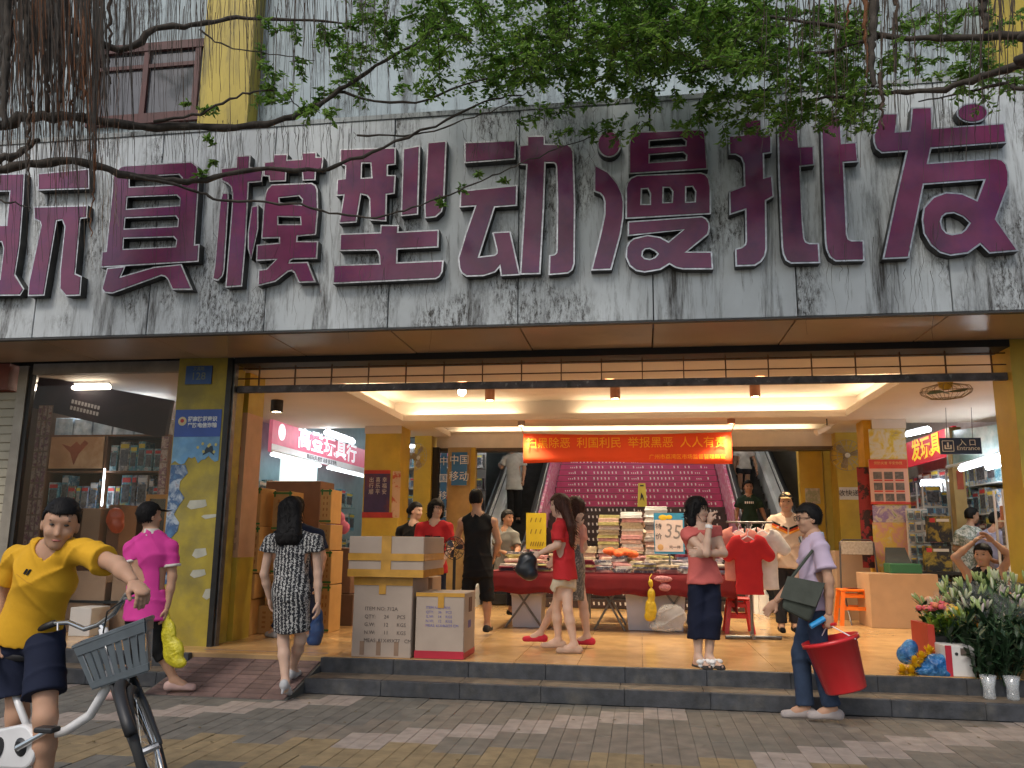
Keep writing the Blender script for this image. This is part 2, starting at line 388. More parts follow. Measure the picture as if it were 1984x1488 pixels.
# upper wall with pilasters and windows
YW = 8.75
M_wall = stain_mat('upper_wall', (.37, .44, .47), (.06, .064, .064), .85, .7, seed=3, fine=.5)
wx0, wx1 = at(185, 150, YW).x, at(388, 150, YW).x; wz0, wz1 = at(300, 232, YW).z, at(300, 92, YW).z
wins = [(wx0, wx1, wz0, wz1)]
M_wall2 = M_wall
xs = [-12.] + [v for w in wins for v in w[:2]] + [8.]
mb = MB()
mb.box((-12, YW, ZF + .6), (8, YW + .25, wz0)); mb.box((-12, YW, wz1), (8, YW + .25, 13))
for i in range(0, len(xs), 2): mb.box((xs[i], YW, wz0), (xs[i + 1], YW + .25, wz1))
mb.build('upper_wall', M_wall, bld)
M_wf = mat('window_frame_red', (.07, .016, .014), .55, var=.2); M_glass = mat('window_pane', (.05, .055, .065), .08, var=.2, spec=.8)
for (a, b, c, d) in wins:
    w = MB(); t = .07
    w.box((a - .04, YW - .05, c - .06), (b + .04, YW + .04, c + t)); w.box((a - .04, YW - .05, d - t), (b + .04, YW + .04, d + .04))
    for x in (a, a + (b - a) * .47, b - t): w.box((x, YW - .04, c + t), (x + t, YW + .04, d - t))
    w.box((a + t, YW - .035, c + (d - c) * .7), (b - t, YW + .03, c + (d - c) * .7 + .05))
    wo_ = w.build('window', M_wf, bld)
    for x0, x1 in ((a + t, a + (b - a) * .47), (a + (b - a) * .47 + t, b - t)):
        for z0, z1 in ((c + t, c + (d - c) * .7), (c + (d - c) * .7 + .05, d - t)):
            box('pane', (x0, YW + .0, z0), (x1, YW + .012, z1), M_glass, wo_)
M_yel_out = stain_mat('pilaster_yellow', (.44, .33, .035), (.10, .085, .03), .6, .5, seed=9)
for a, b in ((392, 487), (1932, 2040)):
    box('pilaster', (at(a, 120, YW - .25).x, YW - .25, ZT + .052), (at(b, 120, YW - .25).x, YW - .002, 13), M_yel_out, bld)
box('wall_vent_hood', (at(812, 190, 8.4).x, 8.3, ZT + .055), (at(905, 190, 8.4).x, 8.7, ZT + .42), mat('vent_white', (.6, .66, .7), .5), bld, .15)
# front columns
M_yel = mat('column_yellow', (.56, .39, .045), .45, var=.14, scale=3, bump=.1, bscale=14, col2=(.52, .36, .05), cscale=2)
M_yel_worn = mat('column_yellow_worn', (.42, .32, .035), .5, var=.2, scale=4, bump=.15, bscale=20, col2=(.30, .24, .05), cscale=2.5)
YC = 8.5
cxa, cxb = at(348, 700, YC).x, at(446, 700, YC).x
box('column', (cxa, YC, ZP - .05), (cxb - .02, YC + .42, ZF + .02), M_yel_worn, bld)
rca = at(1958, 700, YC).x
box('column', (rca, YC, ZP - .05), (rca + .6, YC + .45, ZF + .02), M_yel, bld)
# shutter guide rail beside the left column and rusted base plate
M_steel = mat('steel_dull', (.16, .155, .15), .4, .7, var=.25, scale=12)
box('guide_rail', (cxb - .018, YC - .02, ZP - .01), (cxb + .04, YC + .12, ZF - .01), mat('rail_dark', (.03, .03, .03), .4, .5, var=.3), bld)
box('guide_rail', (cxb + .042, YC + .02, ZP - .01), (cxb + .06, YC + .1, ZF - .06), M_steel, bld)
# header above the opening and rolling grille
M_black = mat('header_black', (.012, .012, .012), .6)
box('shutter_housing', (cxb + .06, 8.482, ZF - .075), (rca, 8.85, ZF + .2), M_black, bld)
gr = thing('rolling_grille', 'raised rolling grille with thin bars and scuffed bottom rail above entrance', 'grille', (-.4, 8.6, 3.1))
M_rust = mat('grille_rust', (.10, .055, .035), .6, .4, var=.4, scale=20)
gx0, gx1 = cxb + .06, rca - .002
zb0, zb1 = at(992, 753, 8.6).z, at(992, 739, 8.6).z
MB().box((gx0, 8.58, zb0), (gx1, 8.63, zb1), 0, .006).build('bottom_rail', mat('bottom_rail', (.09, .08, .085), .5, .4, var=.5, scale=9, col2=(.22, .22, .22), cmix=(.6, .68), cscale=14), gr)
zz = [zb1 + (ZF - .08 - zb1) * t for t in (.36, .86)]
for z in zz: MB().tube([(gx0, 8.6, z), (gx1, 8.6, z)], .007, 6).build('grille_bar', M_rust, gr)
x = at(571, 740, 8.6).x - .424 * 2
while x < gx1 - .1:
    if x > gx0 + .1: MB().box((x - .005, 8.592, zb1), (x + .005, 8.615, ZF - .08)).build('grille_link', M_rust, gr)
    x += .424

# ---------------------------------------------------------------- interior shell
ZC = 3.30
M_ceil = mat('ceiling_paint', (.62, .55, .48), .7, var=.06, scale=1.2)
tx0, tx1, ty0, ty1 = -3.8, 3.1, 9.75, 13.05     # tray opening
c2x0, c2x1, c2y0, c2y1 = -3.5, 3.15, 13.85, 15.2
mb = MB()
YB0 = 8.86
mb.box((-9, YB0, ZC), (9, ty0, ZC + .04)); mb.box((-9, ty0, ZC), (tx0, ty1, ZC + .04)); mb.box((tx1, ty0, ZC), (9, ty1, ZC + .04))
mb.box((-9, ty1, ZC), (9, c2y0, ZC + .04)); mb.box((-4.62, c2y0, ZC), (c2x0, c2y1, ZC + .04)); mb.box((c2x1, c2y0, ZC), (4.05, c2y1, ZC + .04))
for (a, b, c, d) in ((tx0, tx1, ty0, ty1), (c2x0, c2x1, c2y0, c2y1)):
    e = .22; zt = ZC + .34
    mb.box((a - e, c - e, zt), (b + e, d + e, zt + .03))
    mb.box((a - e - .03, c - e, ZC + .042), (a - e, d + e, zt)); mb.box((b + e, c - e, ZC + .042), (b + e + .03, d + e, zt))
    mb.box((a - e, c - e - .03, ZC + .042), (b + e, c - e, zt)); mb.box((a - e, d + e, ZC + .042), (b + e, d + e + .03, zt))
    h = .10     # upstand lip that hides the strip lamps
    mb.box((a - .02, c, ZC + .042), (a - .001, d, ZC + h)); mb.box((b + .001, c, ZC + .042), (b + .02, d, ZC + h))
    mb.box((a, c - .02, ZC + .042), (b, c - .001, ZC + h)); mb.box((a, d + .001, ZC + .042), (b, d + .02, ZC + h))
struct(mb.build('ceiling', M_ceil))
M_cove = mat('cove_lamp', (1, .78, .45), .5, var=0, emit=16., ecol=(1, .82, .55))
def cove(a, b, lab):
    t = thing('cove_lamp', lab, 'strip light', ((a[0] + b[0]) / 2, (a[1] + b[1]) / 2, ZC + .09), 'strip lamps hidden in the ceiling recess')
    box('lamp_tube', (a[0], a[1], ZC + .075), (b[0], b[1], ZC + .105), M_cove, t)
    box('batten', (a[0], a[1], ZC + .05), (b[0], b[1], ZC + .073), M_ceil, t)
cove((tx0 - .14, ty0 + .1), (tx0 - .1, ty1 - .1), 'warm strip light glowing along left edge of the large ceiling recess')
cove((tx1 + .1, ty0 + .1), (tx1 + .14, ty1 - .1), 'warm strip light glowing along right edge of the large ceiling recess')
cove((tx0 + .1, ty1 + .1), (-1.95, ty1 + .14), 'warm strip light at far left of the large ceiling recess')
cove((-.95, ty1 + .1), (tx1 - .1, ty1 + .14), 'warm strip light at far right of the large ceiling recess')
cove((tx0 + .1, ty0 - .14), (tx1 - .1, ty0 - .1), 'warm strip light along the near edge of the large ceiling recess')
cove((c2x0 + .1, c2y1 + .08), (-1.6, c2y1 + .12), 'warm strip light left part of narrow recess above the orange banner')
cove((-1.5, c2y1 + .08), (1.75, c2y1 + .12), 'warm strip light middle part of narrow recess above the orange banner')
cove((1.85, c2y1 + .08), (c2x1 - .1, c2y1 + .12), 'warm strip light right part of narrow recess above the orange banner')
YBM = c2y1 + .25
zbm = at(1240, 866, c2y1).z
M_white = mat('plaster_white', (.68, .62, .55), .7, var=.06)
struct(box('beam', (at(846, 850, c2y1).x, c2y1 + .001, zbm), (at(1611, 850, c2y1).x, c2y1 + .02, ZC + .04), M_white))
struct(box('beam_trim', (at(842, 850, c2y1).x, c2y1 + .003, zbm - .06), (at(1613, 850, c2y1).x, c2y1 + .3, zbm - .002), mat('trim_brown', (.10, .075, .055), .5)))
# dark shell round everything
M_dark = mat('shell_dark', (.03, .028, .028), .9)
M_dk2 = mat('shell_mid', (.10, .10, .105), .8)
sh = MB(); sh.box((-9.1, 8.6, 0), (-9, 27, 6.5)); sh.box((9, 8.6, 0), (9.1, 27, 6.5)); sh.box((-9, 26.9, 0), (9, 27, 6.5)); sh.box((-9, 8.9, 6.4), (9, 27, 6.5))
struct(sh.build('interior_wall', M_dark))
struct(box('slab_edge', (-9, 8.87, ZC + .75), (9, 9.0, 6.4), M_dark))
# inner columns
def icol(x0, x1, Y, d, m=M_yel, cap=True):
    c = box('column', (x0, Y, ZP), (x1, Y + d, ZC - .001), m, bld)
    if cap: box('ceiling_patch', (x0 - .015, Y - .012, ZC - .12 - rnd.random() * .05), (x1 + .015, Y - .002, ZC - .002), M_ceil, c)
    return c
lcx0, lcx1 = at(709, 830, 13.6).x, at(777, 830, 13.6).x
colL = icol(lcx0, lcx1, 13.6, .6)
rcx0, rcx1 = at(1690, 812, 13.4).x, at(1752, 812, 13.4).x
colR = icol(rcx0, rcx1, 13.4, .6)
box('column_side_strip', (rcx0 - .12, 13.5, ZP), (rcx0 - .002, 13.9, ZC - .002), mat('orange_side', (.62, .36, .03), .5, var=.1), bld)
colR2 = box('column', (at(1620, 880, 15).x, 15, ZP), (at(1674, 880, 15).x, 15.5, 3.8), M_yel, bld)
colL2 = box('column', (at(803, 880, 15).x, 15, ZP), (at(836, 880, 15).x, 15.5, 3.8), M_yel, bld)
colR3 = box('yellow_panel', (at(1547, 880, 15.5).x, 15.5, ZP), (at(1592, 880, 15.5).x, 15.7, zbm), M_yel, bld)
box('yellow_panel', (at(1594, 880, 15.6).x, 15.6, ZP), (at(1612, 880, 15.6).x, 15.7, zbm), mat('yellow_pale', (.62, .52, .12), .5, var=.1), bld)

# ================================================================ big sign characters
def circ(cx, cy, rx, ry, n=22): return [(cx + rx * math.cos(2 * math.pi * i / n), cy + ry * math.sin(2 * math.pi * i / n)) for i in range(n)]
CH = []
CH.append((0, 300, 4.96, 'first purple sign character at far left edge, half hidden by hanging roots', [
 ([(-300,200),(230,185),(215,480),(185,860),(140,1150),(225,1290),(190,1345),(-340,1350),(-320,1215),(5,1200),(40,900),(20,830),(-310,850),(-300,690),(70,680),(100,345),(-300,350)], []),
 ([(375,185),(850,140),(850,320),(370,335)], []),
 ([(330,505),(835,492),(830,600),(768,608),(718,1145),(778,1172),(765,1345),(635,1350),(580,1285),(585,1100),(628,690),(600,620),(540,630),(420,1345),(275,1350),(285,1220),(400,680),(390,640),(335,615)], [])]))
CH.append((0, 300, 4.96, 'second purple sign character shaped like a box with four slots', [
 ([(1130,160),(1150,130),(1190,110),(1840,72),(1890,110),(1910,180),(1865,870),(1910,865),(1900,1020),(975,1075),(985,935),(1025,930),(1100,190)],
  [[(1240,215),(1720,185),(1755,225),(1745,290),(1240,312)], [(1220,405),(1700,385),(1735,420),(1730,490),(1210,525)], [(1200,605),(1690,585),(1715,620),(1710,690),(1190,715)], [(1185,800),(1670,785),(1700,820),(1690,885),(1180,910)]]),
 ([(1035,1095),(1195,1078),(1150,1180),(1480,1085),(1740,1058),(1840,1290),(1660,1290),(1620,1200),(1590,1165),(1550,1155),(1080,1325),(1010,1320),(985,1290)], [])]))
CH.append((400, 270, 4.958, 'third purple sign character, a narrow tall glyph beside the box glyph', [
 ([(295,165),(415,160),(408,270),(540,290),(525,400),(400,410),(390,600),(370,1000),(335,1405),(190,1415),(255,600),(255,520),(240,455),(205,420),(150,395),(145,285),(290,270)], []),
 ([(135,600),(160,520),(205,520),(205,600),(165,1250),(150,1310),(110,1350),(65,1340),(85,1200)], []),
 ([(440,650),(490,640),(490,860),(430,1145),(405,1050),(405,900)], []),
 ([(650,150),(775,148),(770,205),(920,195),(920,135),(1050,130),(1050,175),(1115,175),(1105,285),(1045,290),(1040,385),(930,388),(925,300),(760,305),(755,395),(610,400),(605,350),(555,345),(560,225),(645,215)], []),
 ([(575,520),(590,480),(630,440),(1010,425),(1045,445),(1060,480),(1065,700),(1045,910),(870,925),(865,985),(1065,985),(1055,1140),(830,1145),(800,1160),(790,1190),(970,1185),(1040,1365),(890,1370),(850,1280),(820,1255),(780,1265),(660,1360),(500,1400),(505,1260),(580,1250),(680,1150),(485,1160),(490,1020),(705,1000),(705,940),(535,945),(555,650)],
  [[(695,560),(890,540),(925,580),(915,635),(700,610)], [(685,740),(905,745),(910,820),(685,820)]])]))
CH.append((630, 260, 4.96, 'fourth purple sign character with two upright bars at its right', [
 ([(150,150),(670,135),(670,285),(595,295),(595,400),(670,400),(660,565),(585,575),(580,830),(435,820),(430,620),(405,585),(340,570),(295,840),(140,850),(185,580),(115,585),(120,440),(195,430),(200,300),(150,285)], [[(350,275),(440,275),(450,420),(345,425)]]),
 ([(755,145),(905,115),(885,765),(735,780)], []),
 ([(990,85),(1160,70),(1135,660),(1115,740),(1060,790),(965,800),(960,700)], []),
 ([(540,880),(700,880),(695,945),(1085,925),(1080,1080),(690,1100),(685,1240),(1130,1220),(1120,1320),(1095,1365),(1060,1385),(80,1430),(85,1265),(530,1250),(525,1170),(510,1130),(490,1110),(145,1115),(150,965),(535,950)], [])]))
CH.append((870, 250, 4.96, 'fifth purple sign character, shiny, in the middle of the fascia', [
 ([(155,135),(635,115),(630,285),(155,320)], []),
 ([(115,600),(650,545),(645,730),(435,745),(280,1235),(440,1215),(462,1195),(465,1170),(425,1000),(585,990),(675,1395),(505,1405),(490,1310),(440,1370),(330,1405),(170,1410),(125,1380),(105,1340),(95,1240),(165,1010),(260,735),(110,745)], []),
 ([(755,75),(915,70),(915,150),(1140,155),(1175,180),(1190,220),(1205,700),(1200,1290),(1180,1350),(1140,1380),(965,1395),(970,1220),(1015,1210),(1036,1190),(1040,1160),(1045,700),(1035,360),(1028,335),(1005,320),(920,320),(905,760),(870,1385),(690,1390),(720,900),(750,340),(680,335),(680,165),(755,155)], [])]))
CH.append((1130, 240, 4.96, 'sixth purple sign character with a round dot and curved stroke at left', [
 (circ(248, 195, 108, 120), []),
 ([(110,400),(240,470),(330,580),(370,670),(385,750),(380,900),(355,1060),(265,1395),(85,1400),(170,1060),(210,870),(210,750),(195,700),(165,665),(110,645)], []),
 ([(455,110),(490,85),(1120,60),(1155,75),(1168,110),(1190,430),(445,475),(445,220)], [[(635,160),(950,135),(990,165),(985,210),(635,230)], [(635,295),(960,270),(995,300),(990,350),(635,375)]]),
 ([(415,620),(425,570),(460,525),(520,500),(1130,475),(1175,490),(1205,530),(1220,620),(1220,860),(415,905)], [[(560,625),(620,620),(645,670),(645,775),(555,775)], [(770,610),(830,610),(860,650),(855,755),(765,760)], [(985,605),(1050,600),(1080,650),(1075,750),(985,755)]]),
 ([(435,945),(1140,895),(1180,915),(1205,955),(1210,1000),(1195,1060),(980,1235),(1230,1235),(1240,1390),(960,1390),(890,1375),(830,1340),(740,1395),(590,1420),(510,1405),(450,1360),(415,1280),(420,1190),(445,1140),(490,1105),(620,1075),(740,1095),(820,1140),(970,1015),(435,1070)], [[(640,1195),(690,1220),(720,1250),(690,1285),(640,1305),(590,1295),(565,1270),(570,1225),(595,1200)]])]))
CH.append((1400, 210, 4.648, 'seventh purple sign character made of three tall hooked strokes', [
 ([(190,110),(345,105),(350,245),(435,240),(435,395),(365,405),(370,630),(440,610),(455,790),(385,830),(390,1270),(375,1330),(345,1375),(290,1410),(125,1415),(120,1270),(175,1255),(205,1230),(215,1200),(210,905),(70,950),(65,750),(200,700),(195,500),(170,440),(120,410),(65,410),(60,255),(190,245)], []),
 ([(500,90),(665,85),(685,350),(815,345),(820,505),(695,520),(715,1000),(730,1170),(745,1205),(780,1220),(860,1220),(870,1385),(620,1390),(575,1365),(550,1310),(540,1250),(510,600)], []),
 ([(890,75),(1055,70),(1070,320),(1200,310),(1215,475),(1085,485),(1105,900),(1115,1140),(1130,1180),(1160,1195),(1265,1195),(1270,1365),(1020,1370),(970,1335),(940,1270),(930,1200),(905,600)], [])]))
CH.append((1680, 190, 4.51, 'eighth purple sign character at far right with a ring and a dot', [
 ([(140,140),(265,140),(245,300),(375,290),(395,90),(560,85),(565,270),(1195,225),(1210,385),(555,435),(525,575),(1120,530),(1175,545),(1210,580),(1230,650),(1230,760),(1120,1060),(1310,1330),(1070,1350),(990,1270),(880,1350),(730,1370),(640,1345),(560,1280),(500,1180),(485,1060),(500,960),(580,870),(690,830),(830,840),(960,900),(1030,710),(490,750),(360,1390),(145,1400),(250,900),(350,460),(130,475),(85,440),(65,390),(60,330),(100,180)], [[(640,1080),(655,1035),(690,1008),(760,1000),(840,1035),(900,1090),(860,1150),(820,1180),(740,1195),(690,1180),(655,1140)]]),
 (circ(920, 130, 130, 80), [])]))
M_face = mat('letter_purple', (.17, .022, .08), .2, var=.3, scale=2.5, col2=(.12, .018, .085), cscale=2.2, bump=.04, bscale=5)
M_chrome = mat('letter_chrome', (.40, .40, .41), .3, .9, var=.3, scale=25)
M_side = mat('letter_side', (.05, .048, .046), .5, .3, var=.4, scale=9)
YS = YF - .10
for ox, oy, sc, lab, parts in CH:
    def w(l):
        r = [at(ox + p[0] / sc, oy + p[1] / sc, YS) for p in l]; r = [(p.x, p.z) for p in r]
        return r
    ps = []
    for o_, hs in parts:
        o2 = inset(w(o_), -.009); h2 = [inset(w(h), -.006, True) for h in hs]
        if area(o2) < 0: o2.reverse()
        h2 = [list(reversed(h)) if area(h) > 0 else h for h in h2]
        ps.append((o2, h2))
    c = Vector((sum(p[0] for o_, _ in ps for p in o_) / sum(len(o_) for o_, _ in ps), YS, ps[0][0][0][1]))
    t = thing('sign_character', lab, 'sign', c, 'purple characters on the fascia')
    prism(ps, YS, YF - .004, None, side=True).build('letter_shell', [M_chrome, M_side], t)
    fp = [(inset(o_, .0145), [inset(h, .013, True) for h in hs]) for o_, hs in ps]
    prism(fp, YS - .006, YS - .0005, None).build('letter_face', M_face, t)

# ================================================================ stairs and escalators
SX0, SX1, SY0, RI, TR = -1.88, 1.75, 14.75, .155, .29
st = thing('staircase', 'wide staircase with pink printed risers between two escalators', 'staircase', (0, SY0, ZP))
M_step = mat('step_stone', (.05, .035, .03), .6, var=.25); M_pink = mat('riser_pink', (.50, .045, .14), .5, var=.12); M_brown = mat('riser_brown', (.055, .03, .028), .55, var=.2)
M_dots = mat('print_white', (.78, .72, .68), .6, var=0)
nstep = 24
for i in range(nstep):
    y0 = SY0 + i * TR; z0 = ZP + i * RI
    s_ = box('stair_step', (SX0, y0 + .012, z0 + .001), (SX1, y0 + TR + .012, z0 + RI), M_step, st)
    rp = box('riser', (SX0 + .01, y0, z0 + .012), (SX1 - .01, y0 + .01, z0 + RI - .012), M_pink if i > 11 else M_brown, s_)
    d = MB(); x = SX0 + .22 + rnd.uniform(0, .1); k = 0
    cols = [6, 7, 7, 7, 5, 8, 8][i % 7]
    while x < SX1 - .15:
        lead = (k % 16) < 3
        w_, h_ = (.018, .03) if lead else (.026, .052)
        if rnd.random() < .93:
            d.add([(x, y0 - .003, z0 + .055), (x + w_, y0 - .003, z0 + .06), (x + w_ - .008, y0 - .003, z0 + .06 + h_), (x - .008, y0 - .003, z0 + .055 + h_)], [(0, 1, 2, 3)])
        k += 1; x += .045 if lead else .085
        if k % cols == 0: x += .11
    stuff(d.build('riser_lettering', M_dots, s_))
M_stain = mat('stainless', (.82, .83, .83), .3, .2, var=.12, scale=5, stretch=(1, .3, 1)); M_rub = mat('handrail_rubber', (.015, .015, .015), .4)
M_estep = mat('escalator_step', (.03, .03, .032), .4, .5, var=.3)
M_ad = print_mat('stair_ads', [(.55, .05, .16), (.75, .65, .68), (.6, .06, .2), (.8, .76, .74)], 7)
SL = RI / TR
def esc(xa, xb, lab):
    t = thing('escalator', lab, 'escalator', ((xa + xb) / 2, 14.3, ZP))
    L = 9.0
    for i in range(26):
        y0 = 14.9 + i * .34; z0 = ZP + .02 + max(0, i - 1) * .34 * SL
        box('escalator_step', (xa + .14, y0, z0), (xb - .14, y0 + .345, z0 + .18), M_estep, t)
    def rail(x, sgn):
        pts = [(14.25, ZP), (14.25, ZP + .85), (14.55, ZP + 1.0), (15.1, ZP + 1.06), (15.1 + L, ZP + 1.06 + L * SL), (15.1 + L, ZP + L * SL - .3), (15.3, ZP - .1 + .05), (15.0, ZP)]
        def sheet(x0, x1, pts, nm, m):
            n = len(pts); V = [(x0, p[0], p[1]) for p in pts] + [(x1, p[0], p[1]) for p in pts]
            F = [tuple(range(n)), tuple(range(2 * n - 1, n - 1, -1))] + [(i, i + n, (i + 1) % n + n, (i + 1) % n) for i in range(n)]
            b = MB().add(V, F); me = b.mesh(nm, m)
            bm = bmesh.new(); bm.from_mesh(me); bmesh.ops.recalc_face_normals(bm, faces=bm.faces); bm.to_mesh(me); bm.free(); return link(nm, me, t)
        sheet(x - .05, x + .05, pts, 'balustrade', M_stain)
        # deck strips on both sides of the panel
        dk = [(14.4, ZP + .30), (15.0, ZP + .42), (15.0 + L, ZP + .42 + L * SL), (15.0 + L, ZP + L * SL - .2), (15.0, ZP), (14.4, ZP)]
        sheet(x - .12, x - .052, dk, 'skirt_panel', M_stain); sheet(x + .052, x + .12, dk, 'skirt_panel', M_stain)
        hp = [(x, 14.35, ZP + .55), (x, 14.2, ZP + .75), (x, 14.28, ZP + .95), (x, 14.6, ZP + 1.06), (x, 15.1, ZP + 1.11), (x, 15.1 + L, ZP + 1.11 + L * SL)]
        MB().tube(hp, .045, 8).build('handrail', M_rub, t, True)
        MB().tube([(x + sgn * .056, p[1], p[2] - .16) for p in hp[3:]], .012, 6).build('rail_trim', M_rub, t)
    rail(xa, 1); rail(xb, -1)
    return t
esc(-2.95, -2.05, 'escalator left of the pink staircase, a man in pale shirt riding up')
esc(1.93, 2.85, 'escalator right of the pink staircase, people riding down')
for x0, x1, lab in ((SX0 - .07, SX0 - .012, 'pink and white advert strip along left side of the staircase'), (SX1 + .012, SX1 + .07, 'pink and white advert strip along right side of the staircase')):
    V = []
    for x in (x0, x1): V += [(x, SY0, ZP), (x, SY0 + 7, ZP + 7 * SL - .3), (x, SY0 + 7, ZP + 7 * SL + 1.0), (x, SY0, ZP + .85)]
    tag(MB().add(V, [(0, 1, 2, 3), (7, 6, 5, 4), (0, 4, 5, 1), (1, 5, 6, 2), (2, 6, 7, 3), (3, 7, 4, 0)]).build('stair_side_panel', M_ad, None), lab, 'panel')
# caution board on the stairs
cb = thing('caution_board', 'yellow folding caution board standing on the pink stairs', 'sign', at(1244, 962, 18.2))
p = at(1244, 963, 18.0); q = at(1244, 926, 18.0); M_yb = mat('caution_yellow', (.62, .48, .05), .5, var=.08)
k = math.floor((18.0 - SY0) / TR); zs = ZP + (k + 1) * RI; hgt = .5
MB().hexa([(p.x - .1, 18.0 - .06, zs), (p.x + .1, 18.0 - .06, zs), (p.x + .1, 18.0 - .045, zs), (p.x - .1, 18.0 - .045, zs), (p.x - .075, 18.0, zs + hgt), (p.x + .075, 18.0, zs + hgt), (p.x + .075, 18.012, zs + hgt), (p.x - .075, 18.012, zs + hgt)]).build('front_panel', M_yb, cb)
MB().hexa([(p.x - .1, 18.08, zs), (p.x + .1, 18.08, zs), (p.x + .1, 18.095, zs), (p.x - .1, 18.095, zs), (p.x - .075, 18.013, zs + hgt), (p.x + .075, 18.013, zs + hgt), (p.x + .075, 18.025, zs + hgt), (p.x - .075, 18.025, zs + hgt)]).build('rear_panel', M_yb, cb)
flatpoly('slip_figure', [(p.x - .04, zs + .12), (p.x, zs + .2), (p.x + .05, zs + .1), (p.x + .02, zs + .24), (p.x - .02, zs + .3), (p.x - .03, zs + .2)], 17.93, mat('ink_dark', (.03, .03, .03), .6), cb)
box('handle_slot', (p.x - .04, 17.975, zs + hgt - .07), (p.x + .04, 17.99, zs + hgt - .04), M_dark, cb)
# back wall behind stairs
struct(box('stairwell_wall', (SX0 - .4, 21.9, ZP), (SX1 + .4, 22, 6), M_dk2))

# ================================================================ signs
M_red = mat('banner_orange', (.78, .075, .012), .6, var=.06, scale=3); M_ytext = mat('text_yellow', (.9, .42, .01), .6, var=0)
Yb = 13.42
a = at(1014, 840, Yb); b = at(1417, 838, Yb); zlo = at(1215, 897, Yb).z
bn = thing('banner', 'orange cloth banner with yellow Chinese slogan hanging across the entrance', 'banner', ((a.x + b.x) / 2, Yb, a.z))
mb = MB(); n = 26; 
for i in range(n + 1):
    t = i / n; x = a.x + (b.x - a.x) * t
    for j in range(6):
        s = j / 5; z = (a.z - .03 * math.sin(math.pi * t)) * (1 - s) + (zlo + .02 * math.sin(5 * t)) * s
        mb.v.append((x, Yb + .012 * math.sin(9 * t + 2 * s) * s, z))
for i in range(n):
    for j in range(5): mb.f.append((i * 6 + j, i * 6 + j + 1, i * 6 + 7 + j, i * 6 + 6 + j)); mb.m.append(0)
cl = mb.build('banner_cloth', M_red, bn, True); sm = cl.modifiers.new('th', 'SOLIDIFY'); sm.thickness = .004
bw = b.x - a.x; cz = (a.z + zlo) / 2 + .07
for i, s_ in enumerate(('扫黑除恶', '利国利民', '举报黑恶', '人人有责')):
    text('slogan', s_, .185, M_ytext, (a.x + bw * (.125 + .247 * i), Yb - .03, cz), bn, sx=.98)
text('small_slogan', '广州市荔湾区市场监督管理局宣', .085, M_ytext, (a.x + bw * .79, Yb - .03, zlo + .09), bn)
for x, z in ((a.x, a.z), (b.x, b.z)): MB().tube([(x, Yb, z), (x + (.1 if x > 0 else -.1), Yb + .3, ZC + .02)], .006, 5).build('cord', M_red, bn)
# entrance sign on the right
M_navy = mat('sign_navy', (.018, .04, .12), .35, var=.1); M_wt = mat('sign_white', (.75, .77, .78), .5, var=0)
Ye = 12.3; p0 = at(1823, 880, Ye); p1 = at(1900, 848, Ye)
es = thing('entrance_sign', 'dark blue hanging sign reading Entrance in white letters', 'sign', ((p0.x + p1.x) / 2, Ye, p1.z))
box('sign_board', (p0.x, Ye, p0.z), (p1.x, Ye + .03, p1.z), M_navy, es)
sw, shh = p1.x - p0.x, p1.z - p0.z
text('sign_text', '入 口', .10, M_wt, (p0.x + sw * .67, Ye - .002, p0.z + shh * .68), es); text('sign_text', 'Entrance', .085, M_wt, (p0.x + sw * .68, Ye - .002, p0.z + shh * .36), es)
ic = MB(); cx_, cz_ = p0.x + sw * .19, p0.z + shh * .5; e = shh * .32
for u in ((-1, -1, 1, -1), (-1, 1, 1, 1)): ic.box((cx_ + u[0] * e, Ye - .003, cz_ + u[1] * e - .005), (cx_ + u[2] * e, Ye - .001, cz_ + u[3] * e + .005))
for u in (-1, 1): ic.box((cx_ + u * e - .005, Ye - .003, cz_ - e), (cx_ + u * e + .005, Ye - .001, cz_ + e))
ic.box((cx_ - e * .65, Ye - .003, cz_ - e * .6), (cx_ + e * .65, Ye - .001, cz_ - e * .35)); ic.box((cx_ - e * .65, Ye - .003, cz_ - e * .35), (cx_ - e * .4, Ye - .001, cz_ + e * .2)); ic.box((cx_ + e * .4, Ye - .003, cz_ - e * .35), (cx_ + e * .65, Ye - .001, cz_ + e * .2))
ic.add([(cx_ - e * .3, Ye - .003, cz_ + .0), (cx_, Ye - .003, cz_ - e * .3), (cx_ + e * .3, Ye - .003, cz_), (cx_ + .012, Ye - .003, cz_), (cx_ + .012, Ye - .003, cz_ + e * .7), (cx_ - .012, Ye - .003, cz_ + e * .7), (cx_ - .012, Ye - .003, cz_)], [(0, 1, 2, 3, 4, 5, 6)])
ic.build('entry_icon', M_wt, es)
for x in (p0.x + .1, p1.x - .1): MB().tube([(x, Ye + .015, p1.z), (x + .02, Ye + .015, ZC)], .004, 5).build('hanging_wire', M_steel, es)
# pink shop sign on the left wall and red shop sign on the right wall (both run into the depth)
def wall_sign(name, x, pa, pb, h0, h1, m, lab, side, th=.06):
    A = atx(pa[0], pa[1], x); B = atx(pb[0], pb[1], x)
    t = thing(name, lab, 'sign', (x, (A.y + B.y) / 2, (h0 + h1) / 2))
    box('sign_board', (x - th * (side < 0), A.y, h0), (x + th * (side > 0), B.y, h1), m, t)
    return t, A.y, B.y
XL = -5.9
M_pinks = mat('sign_pink', (.55, .10, .17), .5, var=.12, emit=.25, ecol=(.9, .25, .35))
za, zb = atx(600, 893, XL).z, atx(600, 845, XL).z
sg, ya, yb = wall_sign('shop_sign', XL, (525, 880), (712, 917), za, zb + .08, M_pinks, 'pink lit shop sign with white characters on left corridor wall', -1)
yl = yb - ya
M_lit = mat('sign_lit_white', (.85, .88, .9), .5, var=0, emit=.5, ecol=(.9, .92, 1))
